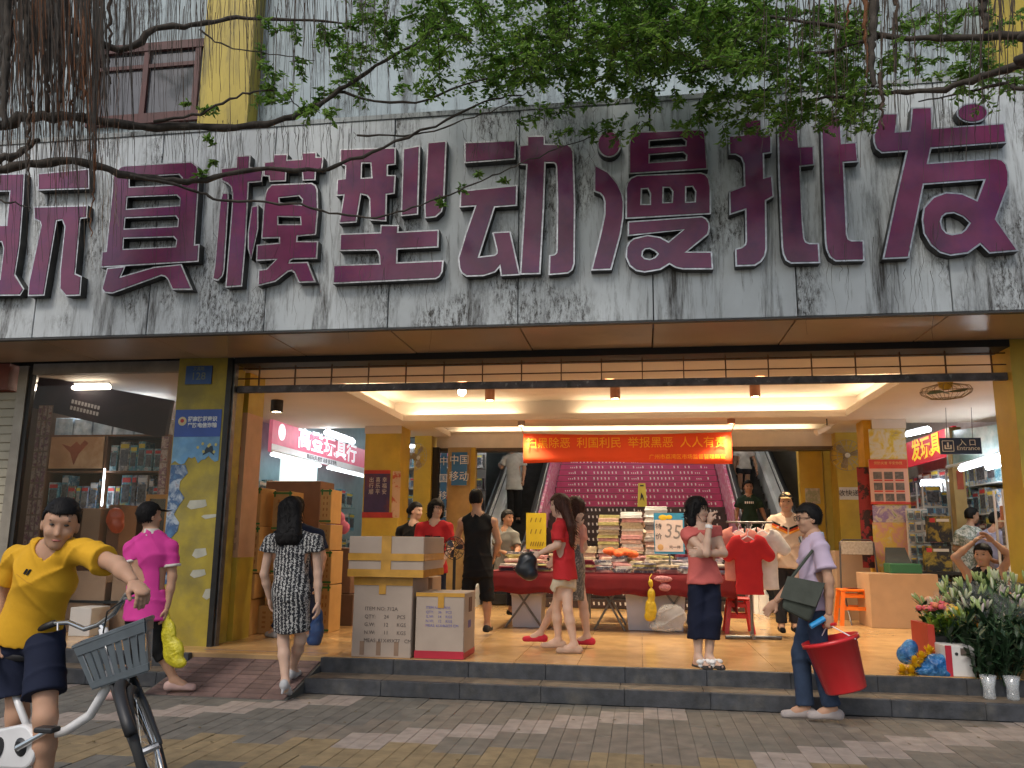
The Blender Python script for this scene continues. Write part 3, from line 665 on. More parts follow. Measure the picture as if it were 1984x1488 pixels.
box('lower_strip', (XL, ya, za), (XL + .01, yb, za + .13), mat('strip_white', (.8, .78, .8), .5, var=.05, emit=.08, ecol=(.9, .85, .9)), sg)
text('sign_text', '高登玩具行', .40, M_lit, (XL + .012, ya + yl * .52, za + .34), sg, rot=(90, 0, 90), sx=1.55, bold=.008)
text('sign_text', '精品玩具 模型 动漫 批发零售', .09, mat('ink_grey', (.15, .15, .17), .6), (XL + .013, ya + yl * .45, za + .065), sg, rot=(90, 0, 90), sx=1.3)
MB().lathe([(0, 0), (.14, 0), (.14, .006), (0, .006)], (XL + .006, ya + .35, za + .36), 16, axis=(1, 0, 0)).build('logo_disc', M_lit, sg)
XR = 5.15
za2, zb2 = atx(1800, 890, XR).z, atx(1800, 845, XR).z
M_reds = mat('sign_red', (.55, .012, .03), .5, var=.08, emit=.25, ecol=(.9, .03, .05))
sg2, yb2, ya2 = wall_sign('shop_sign', XR, (1849, 870), (1735, 905), za2 - .03, zb2 + .03, M_reds, 'red shop sign with big yellow characters on right corridor wall', 1)
text('sign_text', '发玩具', .42, mat('text_sign_yellow', (.85, .60, .02), .5, var=0, emit=.4, ecol=(1, .7, .05)), (XR - .012, ya2 * .42 + yb2 * .58, (za2 + zb2) / 2), sg2, rot=(90, 0, -90), sx=1.25, bold=.01)
# blue telephone shop signs
M_blue = mat('sign_blue', (.03, .16, .42), .4, var=.08)
def vsign(x0, y0, x1, y1, Y, s, size, lab, sxx=1., lines=None):
    a = at(x0, y1, Y); b = at(x1, y0, Y)
    t = thing('shop_sign', lab, 'sign', ((a.x + b.x) / 2, Y, a.z))
    box('sign_board', (a.x, Y, a.z), (b.x, Y + .04, b.z), M_blue, t)
    n = len(s)
    for i, ch in enumerate(s): text('sign_text', ch, size, M_wt, ((a.x + b.x) / 2, Y - .002, b.z - (i + .5) * (b.z - a.z) / n), t, sx=sxx)
    return t
vsign(851, 878, 866, 1012, 15.0, '中国移动', .17, 'tall narrow blue sign with white characters running down one by one')
vsign(874, 876, 905, 940, 14.95, ['中国', '移动'], .19, 'square blue sign with two rows of white characters by left escalator')
cs = box('sign_post', (at(868, 880, 15.1).x, 15.1, ZP), (at(912, 880, 15.1).x, 15.3, zbm), mat('post_tan', (.45, .30, .12), .5, var=.15), bld)
box('post_edge', (at(912, 880, 15.12).x + .003, 15.12, ZP), (at(921, 880, 15.12).x, 15.3, zbm), M_yel, bld)
box('post_dark', (at(838, 880, 15.05).x, 15.06, ZP), (at(850, 880, 15.05).x, 15.2, zbm), M_dark, bld)

# ================================================================ lamps
def can_light(px, py, Y, lab, r=.075, h=.17, lit=True, col=(.30, .12, .06), power=30, z=None, pend=0.):
    zt = z if z is not None else ZC; c = at(px, py, Y)
    t = thing('can_light', lab, 'lamp', (c.x, Y, zt), 'cylinder spotlights on the ceiling')
    zb_ = zt - pend
    MB().lathe([(.0, 0), (r, 0), (r, -h), (r - .008, -h), (r - .008, -h + .03), (0, -h + .03)], (c.x, Y, zb_), 18).build('lamp_housing', mat('can_' + str(col), col, .5, .1, var=.15), t, False)
    if pend: MB().tube([(c.x, Y, zt), (c.x, Y, zb_)], .01, 6).build('stem', M_steel, t)
    if lit:
        MB().lathe([(0, -h + .025), (r - .01, -h + .025), (r - .012, -h + .012), (0, -h + .008)], (c.x, Y, zb_), 16).build('lamp_glass', mat('can_glow', (1, .85, .6), .4, var=0, emit=30, ecol=(1, .8, .5)), t)
        l = bpy.data.lights.new('spot_lamp', 'SPOT'); l.energy = power; l.color = (1, .83, .58); l.spot_size = R(120); l.spot_blend = .8; l.shadow_soft_size = .06
        lo = bpy.data.objects.new('spot_lamp', l); COL.objects.link(lo); lo.parent = t; lo.location = (0, 0, -pend - h - .02)
    return t
can_light(949, 775, 12.2, 'copper ceiling spotlight second from the left, lit', z=ZC + .34, power=190)
can_light(1192, 770, 12.2, 'copper ceiling spotlight in the middle above the banner', z=ZC + .34, power=190)
can_light(1463, 767, 12.2, 'copper ceiling spotlight right of the middle one, lit', z=ZC + .34, power=190)
can_light(1181, 738, 10.6, 'copper ceiling spotlight half hidden behind the grille rail, centre', z=ZC + .34, power=140)
can_light(1474, 730, 10.6, 'copper ceiling spotlight half hidden behind the grille rail, right', z=ZC + .34, power=140)
can_light(895, 745, 10.6, 'glaring bulb spotlight nearest the entrance, left of centre', z=ZC + .34, power=120)
can_light(536, 795, 10.9, 'black ceiling spotlight above the stacked cartons at left', r=.085, h=.17, col=(.02, .02, .02), power=150)
can_light(1957, 775, 10.4, 'large cream ceiling spotlight at far right edge', r=.13, h=.2, col=(.5, .36, .16), power=150)
can_light(1010, 828, 13.2, 'small shadowed ceiling spotlight above left end of banner', r=.06, h=.08, col=(.3, .22, .18), power=120)
can_light(1417, 825, 13.2, 'small shadowed ceiling spotlight above right end of banner', r=.06, h=.08, col=(.3, .12, .06), power=120)
b0 = at(895, 759, 10.6)
bb = thing('bare_bulb', 'bright bare bulb hanging under the spotlight near entrance', 'bulb', (b0.x, 10.6, b0.z))
MB().ball((b0.x, 10.6, b0.z), .055, 14, 8).build('glass_bulb', mat('bulb_glow', (1, .9, .7), .4, var=0, emit=35, ecol=(1, .85, .6)), bb, True)
MB().lathe([(.02, .1), (.025, .06), (.02, .045)], (b0.x, 10.6, b0.z), 10).build('bulb_cap', M_steel, bb)
tmat = mat('tube_glow', (.9, .95, 1), .4, var=0, emit=12, ecol=(.85, .93, 1))
def tube_lamp(p, q, lab, em=tmat, r=.03):
    p, q = Vector(p), Vector(q)
    t = thing('fluorescent_lamp', lab, 'lamp', (p + q) / 2, 'fluorescent tubes in the side shops')
    MB().tube([p, q], r, 8).build('lamp_tube', em, t); d = Vector((0, 0, r + .021)); 
    MB().tube([p + d, q + d], .02, 4).build('lamp_batten', M_wt, t)
for i_, (x_, y_, z_) in enumerate(((-1.3, 15.6, 4.1), (-.05, 16.0, 4.3), (1.2, 15.6, 4.1), (-1.2, 18.4, 5.2), (-.05, 18.6, 5.2), (1.1, 18.4, 5.2))):
    tube_lamp((x_ - .6, y_, z_), (x_ + .6, y_, z_), 'fluorescent tube over the stairwell, %s row %s' % (('front', 'rear')[i_ // 3], ('left', 'middle', 'right')[i_ % 3]), mat('tube_stair', (.95, .95, .9), .4, var=0, emit=30, ecol=(1, .95, .86)), .04)
# fans
def cage(mb, c, ax, r, n=16, dep=.1):
    A = Vector(ax).normalized(); a = A.orthogonal().normalized(); b = A.cross(a); c = Vector(c)
    for i in range(n):
        t = 2 * math.pi * i / n; d = a * math.cos(t) + b * math.sin(t)
        mb.tube([c + A * dep * .9 + d * r * .15, c + A * dep * .8 + d * r * .6, c + A * dep * .3 + d * r * .95, c + d * r, c - A * dep * .4 + d * r * .9, c - A * dep * .7 + d * r * .35], .003, 4)
    for k, rr in ((.0, 1.), (.75, .62), (.9, .18)): mb.tube([c + A * dep * k + (a * math.cos(2 * math.pi * i / 28) + b * math.sin(2 * math.pi * i / 28)) * r * rr for i in range(28)], .004, 4, closed=True)
def blades(c, ax, r, m, t, tw=.35):
    A = Vector(ax).normalized(); a = A.orthogonal().normalized(); b = A.cross(a); c = Vector(c)
    for i in range(3):
        th = 2 * math.pi * i / 3 + .5; d = a * math.cos(th) + b * math.sin(th); e = A.cross(d)
        V = []
        for s_, w_ in ((.15, .06), (.4, .16), (.75, .22), (.92, .14)):
            for u in (-1, 1): V.append(c + d * r * s_ + e * u * r * w_ + A * u * r * w_ * tw)
        V2 = [v + A * .004 for v in V]; F = []
        for k in range(3): F += [(2 * k, 2 * k + 1, 2 * k + 3, 2 * k + 2), (8 + 2 * k + 2, 8 + 2 * k + 3, 8 + 2 * k + 1, 8 + 2 * k)]
        MB().add(V + V2, F).build('fan_blade', m, t)
def fan(c, ax, r, mount, lab, mb_, mcage):
    t = thing('wall_fan', lab, 'fan', c)
    m = MB(); cage(m, c, ax, r); m.build('fan_cage', mcage, t)
    blades(Vector(c) + Vector(ax).normalized() * .02, ax, r * .95, mb_, t)
    A = Vector(ax).normalized(); MB().tube([Vector(c) - A * .16, Vector(c) - A * .04], [.05, .06], 12).build('motor', mb_, t)
    MB().tube([Vector(c) + A * .085, Vector(c) + A * .1], [.045, .03], 12).build('hub_badge', M_wt, t)
    MB().tube([Vector(c) - A * .12, mount], .022, 8).build('bracket', M_steel, t)
M_fb = mat('fan_tan', (.30, .24, .14), .5, var=.2); M_cg = mat('cage_wire', (.35, .33, .28), .4, .6, var=.1)
c = at(1638, 883, 14.9); fan((c.x, 14.8, c.z), (-.1, -1, -.12), .26, (c.x, 15.0, c.z - .05), 'round wall fan on the yellow column at right', M_fb, M_cg)
c = at(805, 885, 14.7); fan((c.x, 14.7, c.z), (.75, -.6, -.25), .25, (c.x - .1, 15.0, c.z - .02), 'round wall fan turned sideways on the left column', M_fb, M_cg)
c = at(1833, 757, 9.9)
cf = thing('ceiling_fan', 'caged orbit fan with yellow motor hanging from the ceiling at right', 'fan', (c.x, 9.9, ZC))
m = MB(); cage(m, (c.x, 9.9, c.z), (.05, .1, -1), .27, 18, .11); m.build('fan_cage', mat('cage_rusty', (.2, .16, .1), .5, .5, var=.2), cf)
blades((c.x, 9.9, c.z - .01), (.05, .1, -1), .24, mat('fan_green', (.06, .12, .07), .5, var=.15), cf)
MB().lathe([(.03, .18), (.07, .16), (.085, .1), (.07, .03), (.03, .0)], (c.x, 9.9, c.z + .01), 14).build('motor', mat('fan_yellow', (.6, .40, .05), .4, var=.1), cf, True)
MB().tube([(c.x, 9.9, c.z + .15), (c.x, 9.9, ZC)], .02, 8).build('down_rod', M_steel, cf)
c = at(1590, 835, 13.3)
sp = thing('track_spotlight', 'small white spotlight hanging from the ceiling right of banner', 'lamp', (c.x, 13.3, ZC))
MB().tube([(c.x + .1, 13.3, ZC), (c.x + .1, 13.3, ZC - .14)], .01, 6).build('stem', M_black, sp); MB().tube([(c.x + .14, 13.32, ZC - .12), (c.x - .08, 13.24, ZC - .22)], [.035, .05], 10).build('lamp_head', M_white, sp)

# ================================================================ people: blended volumes turned into one skin
class Fld:
    def __init__(s, lo, hi, vox):
        s.o = np.array(lo, np.float32); s.v = vox; s.n = np.ceil((np.array(hi) - np.array(lo)) / vox).astype(int) + 1
        s.f = np.full(s.n, 9., np.float32); s.ax = [s.o[i] + np.arange(s.n[i], dtype=np.float32) * vox for i in range(3)]
    def add(s, fn, lo, hi, k=.03):
        i0 = np.clip(np.floor((np.array(lo) - k - 2 * s.v - s.o) / s.v).astype(int), 0, s.n - 1); i1 = np.clip(np.ceil((np.array(hi) + k + 2 * s.v - s.o) / s.v).astype(int) + 1, 1, s.n)
        if (i1 <= i0).any(): return
        sl = tuple(slice(a, b) for a, b in zip(i0, i1))
        X = s.ax[0][sl[0]][:, None, None]; Y = s.ax[1][sl[1]][None, :, None]; Z = s.ax[2][sl[2]][None, None, :]
        d = fn(X, Y, Z); a = s.f[sl]
        h = np.maximum(k - np.abs(a - d), 0) / max(k, 1e-6); s.f[sl] = np.minimum(a, d) - h * h * k * .25
    def cut(s, fn):   # keep where fn < 0
        X = s.ax[0][:, None, None]; Y = s.ax[1][None, :, None]; Z = s.ax[2][None, None, :]
        s.f = np.maximum(s.f, fn(X, Y, Z))
    def wrinkle(s, amp, fr, seed=0):
        X = s.ax[0][:, None, None]; Y = s.ax[1][None, :, None]; Z = s.ax[2][None, None, :]
        w1 = .9 * np.sin(9 * X + 4 * Z + seed) + .7 * np.sin(7 * Y - 5 * Z + 2 * seed); w2 = .8 * np.sin(8 * Z + 6 * Y + seed) + .6 * np.sin(11 * X - 3 * Z)
        r1 = 1 - np.abs(np.sin(fr * .5 * (.75 * X + .5 * Z + .4 * Y) + w1 + seed)); r2 = 1 - np.abs(np.sin(fr * .42 * (Z - .55 * X + .3 * Y) + w2 + 2 * seed))
        msk = .5 + .5 * np.sin(6 * X + 5 * Z + seed) * np.sin(5 * Y + 7 * Z)
        s.f = s.f - amp * (1.5 * r1 ** 3 * msk + 1.2 * r2 ** 4 * (1 - .6 * msk) - .5)
    def mesh(s):
        f = s.f; n = s.n; ins = f < 0
        c = np.zeros(n - 1, np.int8)
        for dx in (0, 1):
            for dy in (0, 1):
                for dz in (0, 1): c += ins[dx:n[0] - 1 + dx, dy:n[1] - 1 + dy, dz:n[2] - 1 + dz]
        act = (c > 0) & (c < 8); I = np.argwhere(act)
        if not len(I): return np.zeros((0, 3)), np.zeros((0, 4), int)
        idx = np.full(n - 1, -1, np.int64); idx[tuple(I.T)] = np.arange(len(I))
        acc = np.zeros((len(I), 3)); cnt = np.zeros(len(I))
        cor = [(a, b, d) for a in (0, 1) for b in (0, 1) for d in (0, 1)]
        for p in cor:
            for ax in range(3):
                if p[ax]: continue
                q = list(p); q[ax] = 1; q = tuple(q)
                fa = f[tuple((I + p).T)]; fb = f[tuple((I + q).T)]; m = (fa < 0) != (fb < 0)
                t = np.where(m, fa / np.where(m, fa - fb, 1), 0); P = np.array(p, float)[None] + np.eye(3)[ax][None] * t[:, None]
                acc[m] += P[m]; cnt[m] += 1
        V = (I + acc / cnt[:, None]) * s.v + s.o
        Q = []
        for ax in range(3):
            u, w = (ax + 1) % 3, (ax + 2) % 3
            a = [slice(None)] * 3; b = [slice(None)] * 3; a[ax] = slice(0, n[ax] - 1); b[ax] = slice(1, n[ax])
            ch = ins[tuple(a)] != ins[tuple(b)]; E = np.argwhere(ch)
            E = E[(E[:, u] > 0) & (E[:, w] > 0) & (E[:, u] < n[u] - 1) & (E[:, w] < n[w] - 1)]
            if not len(E): continue
            du = np.eye(3, dtype=int)[u]; dw = np.eye(3, dtype=int)[w]
            q = np.stack([idx[tuple((E - du - dw).T)], idx[tuple((E - dw).T)], idx[tuple(E.T)], idx[tuple((E - du).T)]], 1)
            fl = ins[tuple(E.T)]; q[~fl] = q[~fl][:, ::-1]; Q.append(q)
        Q = np.concatenate(Q); return V, Q[(Q >= 0).all(1)]
def cap(a, b, ra, rb, n=None, q=1.):
    a = np.array(a, np.float32); b = np.array(b, np.float32); ba = b - a; bb = max(float(ba.dot(ba)), 1e-9)
    if n is not None: n = np.array(n, np.float32); n = n / np.linalg.norm(n)
    def fn(X, Y, Z):
        x, y, z = X - a[0], Y - a[1], Z - a[2]
        t = np.clip((x * ba[0] + y * ba[1] + z * ba[2]) / bb, 0, 1)
        x, y, z = x - t * ba[0], y - t * ba[1], z - t * ba[2]
        if n is not None:
            e = (x * n[0] + y * n[1] + z * n[2]) * (1 / q - 1); x, y, z = x + e * n[0], y + e * n[1], z + e * n[2]
        return (np.sqrt(x * x + y * y + z * z) - (ra + (rb - ra) * t)) * min(1, q ** .5)
    R_ = max(ra, rb) * max(1, q); return fn, np.minimum(a, b) - R_, np.maximum(a, b) + R_
def elp(c, r, B):
    c = np.array(c, np.float32); r = np.array(r, np.float32)
    def fn(X, Y, Z):
        x, y, z = X - c[0], Y - c[1], Z - c[2]; k = 0; k2 = 0
        for i in range(3):
            e = (x * B[i][0] + y * B[i][1] + z * B[i][2]); k = k + (e / r[i]) ** 2; k2 = k2 + (e / r[i] ** 2) ** 2
        k = np.sqrt(k); return k * (k - 1) / np.sqrt(np.maximum(k2, 1e-12))
    return fn, c - r.max(), c + r.max()
def np_mesh(name, parts, m):
    o = 0; Vs = []; Qs = []
    for V, Q in parts:
        if len(V): Vs.append(V); Qs.append(Q + o); o += len(V)
    V = np.concatenate(Vs); Q = np.concatenate(Qs)
    me = bpy.data.meshes.new(name); me.vertices.add(len(V)); me.vertices.foreach_set('co', V.astype(np.float32).ravel())
    me.loops.add(len(Q) * 4); me.loops.foreach_set('vertex_index', Q.astype(np.int32).ravel())
    me.polygons.add(len(Q)); me.polygons.foreach_set('loop_start', np.arange(len(Q), dtype=np.int32) * 4); me.polygons.foreach_set('loop_total', np.full(len(Q), 4, np.int32))
    me.materials.append(m); me.update(calc_edges=True); me.polygons.foreach_set('use_smooth', np.ones(len(Q), bool)); me.validate(); return me
def grow(prims, vox, k=.03, wr=None, cuts=(), pad=.05):
    lo = np.min([p[1] for p in prims], 0) - pad; hi = np.max([p[2] for p in prims], 0) + pad
    F = Fld(lo, hi, vox)
    for p in prims: F.add(p[0], p[1], p[2], p[3] if len(p) > 3 else k)
    for c in cuts: F.cut(c)
    if wr: F.wrinkle(*wr)
    return F.mesh()
def plane(p, n):   # keep the side n points away from
    p = np.array(p, float); n = _n(n); return lambda X, Y, Z: (X - p[0]) * n[0] + (Y - p[1]) * n[1] + (Z - p[2]) * n[2]
def neg(c): return lambda X, Y, Z: -c[0](X, Y, Z)
M_skin = [mat('skin_tan', (.45, .26, .17), .62, spec=.3, var=.06, scale=12, sss=.15), mat('skin_fair', (.56, .37, .275), .62, spec=.3, var=.05, scale=12, sss=.15), mat('skin_brown', (.36, .19, .115), .62, spec=.3, var=.06, scale=12, sss=.15)]
M_hair = mat('hair_black', (.009, .008, .008), .6, spec=.15, var=.4, scale=60, stretch=(1, 1, .12), bump=.3, bscale=160)
M_hairb = mat('hair_brown', (.05, .02, .013), .55, spec=.2, var=.4, scale=60, stretch=(1, 1, .12), bump=.3, bscale=160)
M_eyew = mat('eye_dark', (.02, .015, .012), .2, var=0); M_brow = mat('brow', (.03, .022, .018), .8, var=0); M_lip = mat('lips', (.42, .13, .11), .4, var=.05); M_sole = mat('sole_dark', (.04, .035, .03), .7)
def cloth(name, col, **k): return mat('cloth_' + name, col, .85, var=k.pop('var', .12), scale=k.pop('scale', 10), bump=.12, bscale=45, spec=.2, **k)
def person(label, Y, j, front, face=None, top=None, bottom=None, hair='short', hairm=None, skin=0, s=1., sleeve=.55, hem=0., leg=1., shoes=None, vox=.012, floor_z=ZP, tw=1., lw=1., skirt=None, hlen=.3, feet=None, curl=.5, eyes=True, neckr=.07, collar=None, group=None, hands=(1, 1), cap_m=None, bulk=1., tight=1., palm=None):
    P = {k: np.array(at(v[0], v[1], Y + v[2])) for k, v in j.items()}
    for k in ('aa', 'ab'):
        if P[k][2] < floor_z + .085 * s: P[k][2] = floor_z + .085 * s
    fr = _n((front[0], front[1], 0)); face = _n(face if face is not None else (front[0], front[1], 0))
    root = thing('person', label, 'person', (P['pel'][0], P['pel'][1], floor_z), group)
    up = _n(P['neck'] - P['pel']); side = _n(P['sb'] - P['sa']); 
    if abs(side.dot(up)) < .9: side = _n(side - up * side.dot(up))
    fr3 = _n(np.cross(up, side)); fr3 = fr3 if fr3.dot(fr) > 0 else -fr3
    wdt = max(np.linalg.norm(P['sb'] - P['sa']), .30 * s)
    sd = side; q = .70
    # hips
    hx = _n((side[0], side[1], 0))
    pel = P['pel']; hw = .085 * s * bulk
    ha, hb = pel - hx * hw - np.array((0, 0, .03 * s)), pel + hx * hw - np.array((0, 0, .03 * s))
    waist = pel * .58 + P['neck'] * .42; chest = pel * .28 + P['neck'] * .72
    rw = .122 * s * bulk; rch = .148 * s * bulk; rp = .150 * s * bulk
    pr = []
    def A(c, k=.035): pr.append(c + (k * s,))
    A(cap(pel, waist, rp * .96, rw, fr3, q)); A(cap(waist, chest, rw, rch, fr3, q)); A(cap(chest, chest * .35 + P['neck'] * .65, rch, .10 * s * bulk, fr3, .72))
    A(cap(P['sa'], P['sb'], .046 * s, .046 * s), .04); A(cap(P['neck'] + up * .0, P['sa'], .055 * s, .047 * s), .04); A(cap(P['neck'], P['sb'], .055 * s, .047 * s), .04)
    hd = P['head']; hup = _n((hd - P['neck']) * .5 + np.array((0, 0, .12)));
    hf = _n(face - hup * face.dot(hup)); hr = np.cross(hf, hup)
    A(cap(P['neck'] - up * .03 * s, hd - hup * .06 * s - hf * .012 * s, .056 * s, .052 * s), .03)
    limbs = {}
    for a in 'ab':
        sh, el, wr_ = P['s' + a], P['e' + a], P['w' + a]
        A(cap(sh, el, .046 * s * bulk, .038 * s), .03); A(cap(el, el * .6 + wr_ * .4, .040 * s, .037 * s), .02); A(cap(el * .6 + wr_ * .4, wr_, .037 * s, .026 * s), .02)
        h, kn, an = (ha if a == 'a' else hb), P['k' + a], P['a' + a]
        A(cap(h, kn, .072 * s * bulk, .052 * s), .04); cal = kn * .68 + an * .32 - _n(np.cross(hx, an - kn)) * 0
        A(cap(kn, cal, .051 * s, .053 * s), .025); A(cap(cal, an, .053 * s, .034 * s), .025)
        td = _n(feet[a][:3] if feet and a in feet else (fr[0], fr[1], -.0))
        toe = an + td * .165 * s; toe[2] = max(an[2] - .06 * s + td[2] * .1, floor_z + .022 * s) if not (feet and a in feet and len(feet[a]) > 3) else toe[2]
        heel = an - td * .045 * s - np.array((0, 0, .055 * s))
        A(cap(heel, an, .03 * s, .034 * s), .02); A(cap(heel + td * .04, toe, .032 * s, .026 * s), .03); A(cap(an, an * .5 + toe * .5, .034 * s, .03 * s), .03)
        limbs[a] = (sh, el, wr_, h, kn, an, td, toe, heel)
    parts = [grow(pr, vox)]
    # head, finer
    hp = []; B = (hr, hf, hup); 
    hp.append(elp(hd + hup * .025 * s - hf * .012 * s, (.076 * s, .094 * s, .094 * s), B) + (.03,))
    hp.append(elp(hd - hup * .045 * s + hf * .014 * s, (.060 * s, .072 * s, .072 * s), B) + (.035,))
    hp.append(elp(hd - hup * .095 * s + hf * .05 * s, (.028 * s, .025 * s, .02 * s), B) + (.03,))
    hp.append(cap(hd + hup * .012 * s + hf * .078 * s, hd - hup * .03 * s + hf * .096 * s, .007 * s, .0115 * s) + (.016,))
    hp.append(cap(hd + hup * .035 * s + hf * .072 * s - hr * .03 * s, hd + hup * .035 * s + hf * .072 * s + hr * .03 * s, .013 * s, .013 * s) + (.02,))
    for u in (-1, 1): hp.append(elp(hd + hr * u * .076 * s - hup * .012 * s - hf * .01 * s, (.011 * s, .02 * s, .032 * s), B) + (.008,)); hp.append(elp(hd + hr * u * .036 * s - hup * .028 * s + hf * .062 * s, (.02 * s, .018 * s, .018 * s), B) + (.025,))
    hp.append(cap(hd - hup * .07 * s - hf * .012 * s, P['neck'] + up * .02 * s, .05 * s, .054 * s) + (.03,))
    eyec = [hd + hr * u * .031 * s + hup * .012 * s + hf * .082 * s for u in (-1, 1)]
    cuts = []
    hv = vox * .55
    for e in eyec: cuts.append(neg(cap(e + hf * .012 * s, e + hf * .03 * s, .013 * s, .013 * s)))
    parts.append(grow(hp, hv, cuts=cuts))
    # hands
    for a, on in zip('ab', hands):
        if not on: continue
        sh, el, wr_ = limbs[a][:3]; d = _n(wr_ - el); nrm = hx if abs(d.dot(hx)) < .8 else fr3
        nrm = _n(nrm - d * nrm.dot(d)) * (1 if a == 'a' else -1)
        if palm and a in palm: nrm = _n(np.array(palm[a]) - d * np.array(palm[a]).dot(d))
        sdv = np.cross(d, nrm); cu = curl if not isinstance(curl, dict) else curl[a]
        f_ = [cap(wr_, wr_ + d * .05 * s, .024 * s, .03 * s, nrm, .6) + (.02,), cap(wr_ + d * .05 * s, wr_ + d * .085 * s, .034 * s, .036 * s, nrm, .5) + (.02,)]
        for i, L_ in enumerate((.066, .076, .072, .056)):
            b0 = wr_ + d * .088 * s + sdv * (i - 1.5) * .019 * s; dir_ = d.copy(); th = cu * .75
            p_ = b0
            for sg in (.45, .32, .27):
                dir_ = _n(dir_ * math.cos(th) + nrm * math.sin(th)); nn = p_ + dir_ * L_ * sg * s; f_.append(cap(p_, nn, .0092 * s, .0085 * s) + (.005,)); p_ = nn
        tb = wr_ + d * .03 * s - sdv * .024 * s; td_ = _n(d * .7 - sdv * .6 + nrm * .35); m_ = tb + td_ * .042 * s
        f_ += [cap(tb, m_, .014 * s, .011 * s) + (.015,), cap(m_, m_ + _n(d * .9 + nrm * .3 * (1 + cu)) * .034 * s, .011 * s, .009 * s) + (.006,)]
        parts.append(grow(f_, min(.0065, vox * .6)))
    body = link('body', np_mesh('body', parts, M_skin[skin]), root)
    if eyes:
        for u, e in zip((-1, 1), eyec):
            MB().ball(e - hf * .004 * s, (.013 * s, .008 * s, .0055 * s), 8, 5, B=tuple(Vector(v) for v in B)).build('eye', M_eyew, root, True)
            MB().ball(e + hup * .021 * s - hf * .002 * s, (.018 * s, .005 * s, .0030 * s), 8, 5, B=tuple(Vector(v) for v in B)).build('eyebrow', M_brow, root, True)
        MB().ball(hd - hup * .064 * s + hf * .081 * s, (.022 * s, .007 * s, .0055 * s), 8, 5, B=tuple(Vector(v) for v in B)).build('mouth', M_lip, root, True)
    # hair
    hm = hairm or M_hair
    hc = hd + hup * .028 * s - hf * .014 * s
    if hair in ('short', 'bob', 'long', 'bun', 'crop'):
        g = {'short': .014, 'crop': .008, 'bob': .022, 'long': .02, 'bun': .014}[hair] * s
        h_ = [elp(hc, (.078 * s + g, .098 * s + g, .096 * s + g), B) + (.02,)]
        if hair in ('short', 'crop'): h_.append(elp(hd - hf * .045 * s - hup * .03 * s, (.07 * s, .055 * s, .06 * s), B) + (.03,))
        if hair == 'bun': h_.append(elp(hd - hf * .115 * s - hup * .0 * s, (.045 * s, .045 * s, .045 * s), B) + (.02,))
        if hair == 'bob':
            for u in (-1, 0, 1): h_.append(cap(hc + hr * u * .07 * s - hf * .03 * s, hd + hr * u * .075 * s - hf * (.03 if u else .06) * s - hup * hlen * .5, .045 * s, .042 * s) + (.03,))
        if hair == 'long':
            for u in (-1, -.4, .4, 1):
                e0 = hc + hr * u * .06 * s - hf * .04 * s; e1 = P['neck'] - fr3 * .085 * s + hr * u * .07 * s - up * .05; e2 = e1 - np.array((0, 0, hlen * (1 - .12 * abs(u)))) - fr3 * .01
                h_.append(cap(e0, e1, .055 * s, .055 * s) + (.04,)); h_.append(cap(e1, e2, .055 * s, .028 * s) + (.04,))
        def facecut(X, Y_, Z):
            x, y, z = X - hd[0], Y_ - hd[1], Z - hd[2]
            f = x * hf[0] + y * hf[1] + z * hf[2]; u_ = x * hup[0] + y * hup[1] + z * hup[2]; r_ = np.abs(x * hr[0] + y * hr[1] + z * hr[2])
            lim = {'short': .004, 'crop': .0, 'bun': .0, 'bob': .018, 'long': .02}[hair] * s + np.clip(u_, 0, .08) * .55; top_ = (.062 if hair in ('short', 'crop', 'bun', 'long') else .04) * s
            wd = (.2 if hair in ('short', 'crop', 'bun') else .064) * s
            d = np.minimum(np.minimum(f - lim, top_ - u_ + .1 * (0)), wd - r_)
            if hair in ('short', 'crop'): d = np.maximum(d, np.minimum(-.055 * s - u_, .3))
            return d
        Vh = grow(h_, vox * .7, cuts=[facecut], wr=(.003, 60))
        gr_ = np.random.RandomState(int(j['head'][0]) % 997); ids = gr_.choice(len(Vh[0]), min(len(Vh[0]), 420)); Sv = []; Sq = []
        for p_ in Vh[0][ids]:
            nv = _n(p_ - hd + np.array((0, 0, 1e-4))); dn = -hup * .9 - hf * .35 + gr_.normal(0, .35, 3); dn = _n(dn - nv * dn.dot(nv) * .8 + nv * .12); w_ = _n(np.cross(nv, dn)) * .0035 * s
            L_ = ({'crop': .010, 'short': .02, 'bun': .02}.get(hair, .075)) * s * gr_.uniform(.6, 1.2); q0 = p_ - nv * .004; q1 = q0 + dn * L_ * .5 + nv * .006 * s; q2 = q0 + dn * L_ - nv * .002; o_ = len(Sv)
            Sv += [q0 - w_, q0 + w_, q1 + w_, q1 - w_, q2 + w_ * .3, q2 - w_ * .3]; Sq += [(o_, o_ + 1, o_ + 2, o_ + 3), (o_ + 3, o_ + 2, o_ + 4, o_ + 5)]
        link('hair', np_mesh('hair', [Vh, (np.array(Sv), np.array(Sq))], hm), root)
    if cap_m:
        brim = hd + hup * .055 * s
        c_ = [elp(hc + hup * .005, (.088 * s, .108 * s, .105 * s), B) + (.01,)]
        V1 = grow(c_, vox * .7, cuts=[plane(brim, -hup)])
        V2 = grow([cap(brim + hf * .06 * s, brim + hf * .15 * s - hup * .01, .07 * s, .055 * s, hup, .13) + (.01,)], vox * .6)
        link('cap', np_mesh('cap', [V1, V2], cap_m), root)
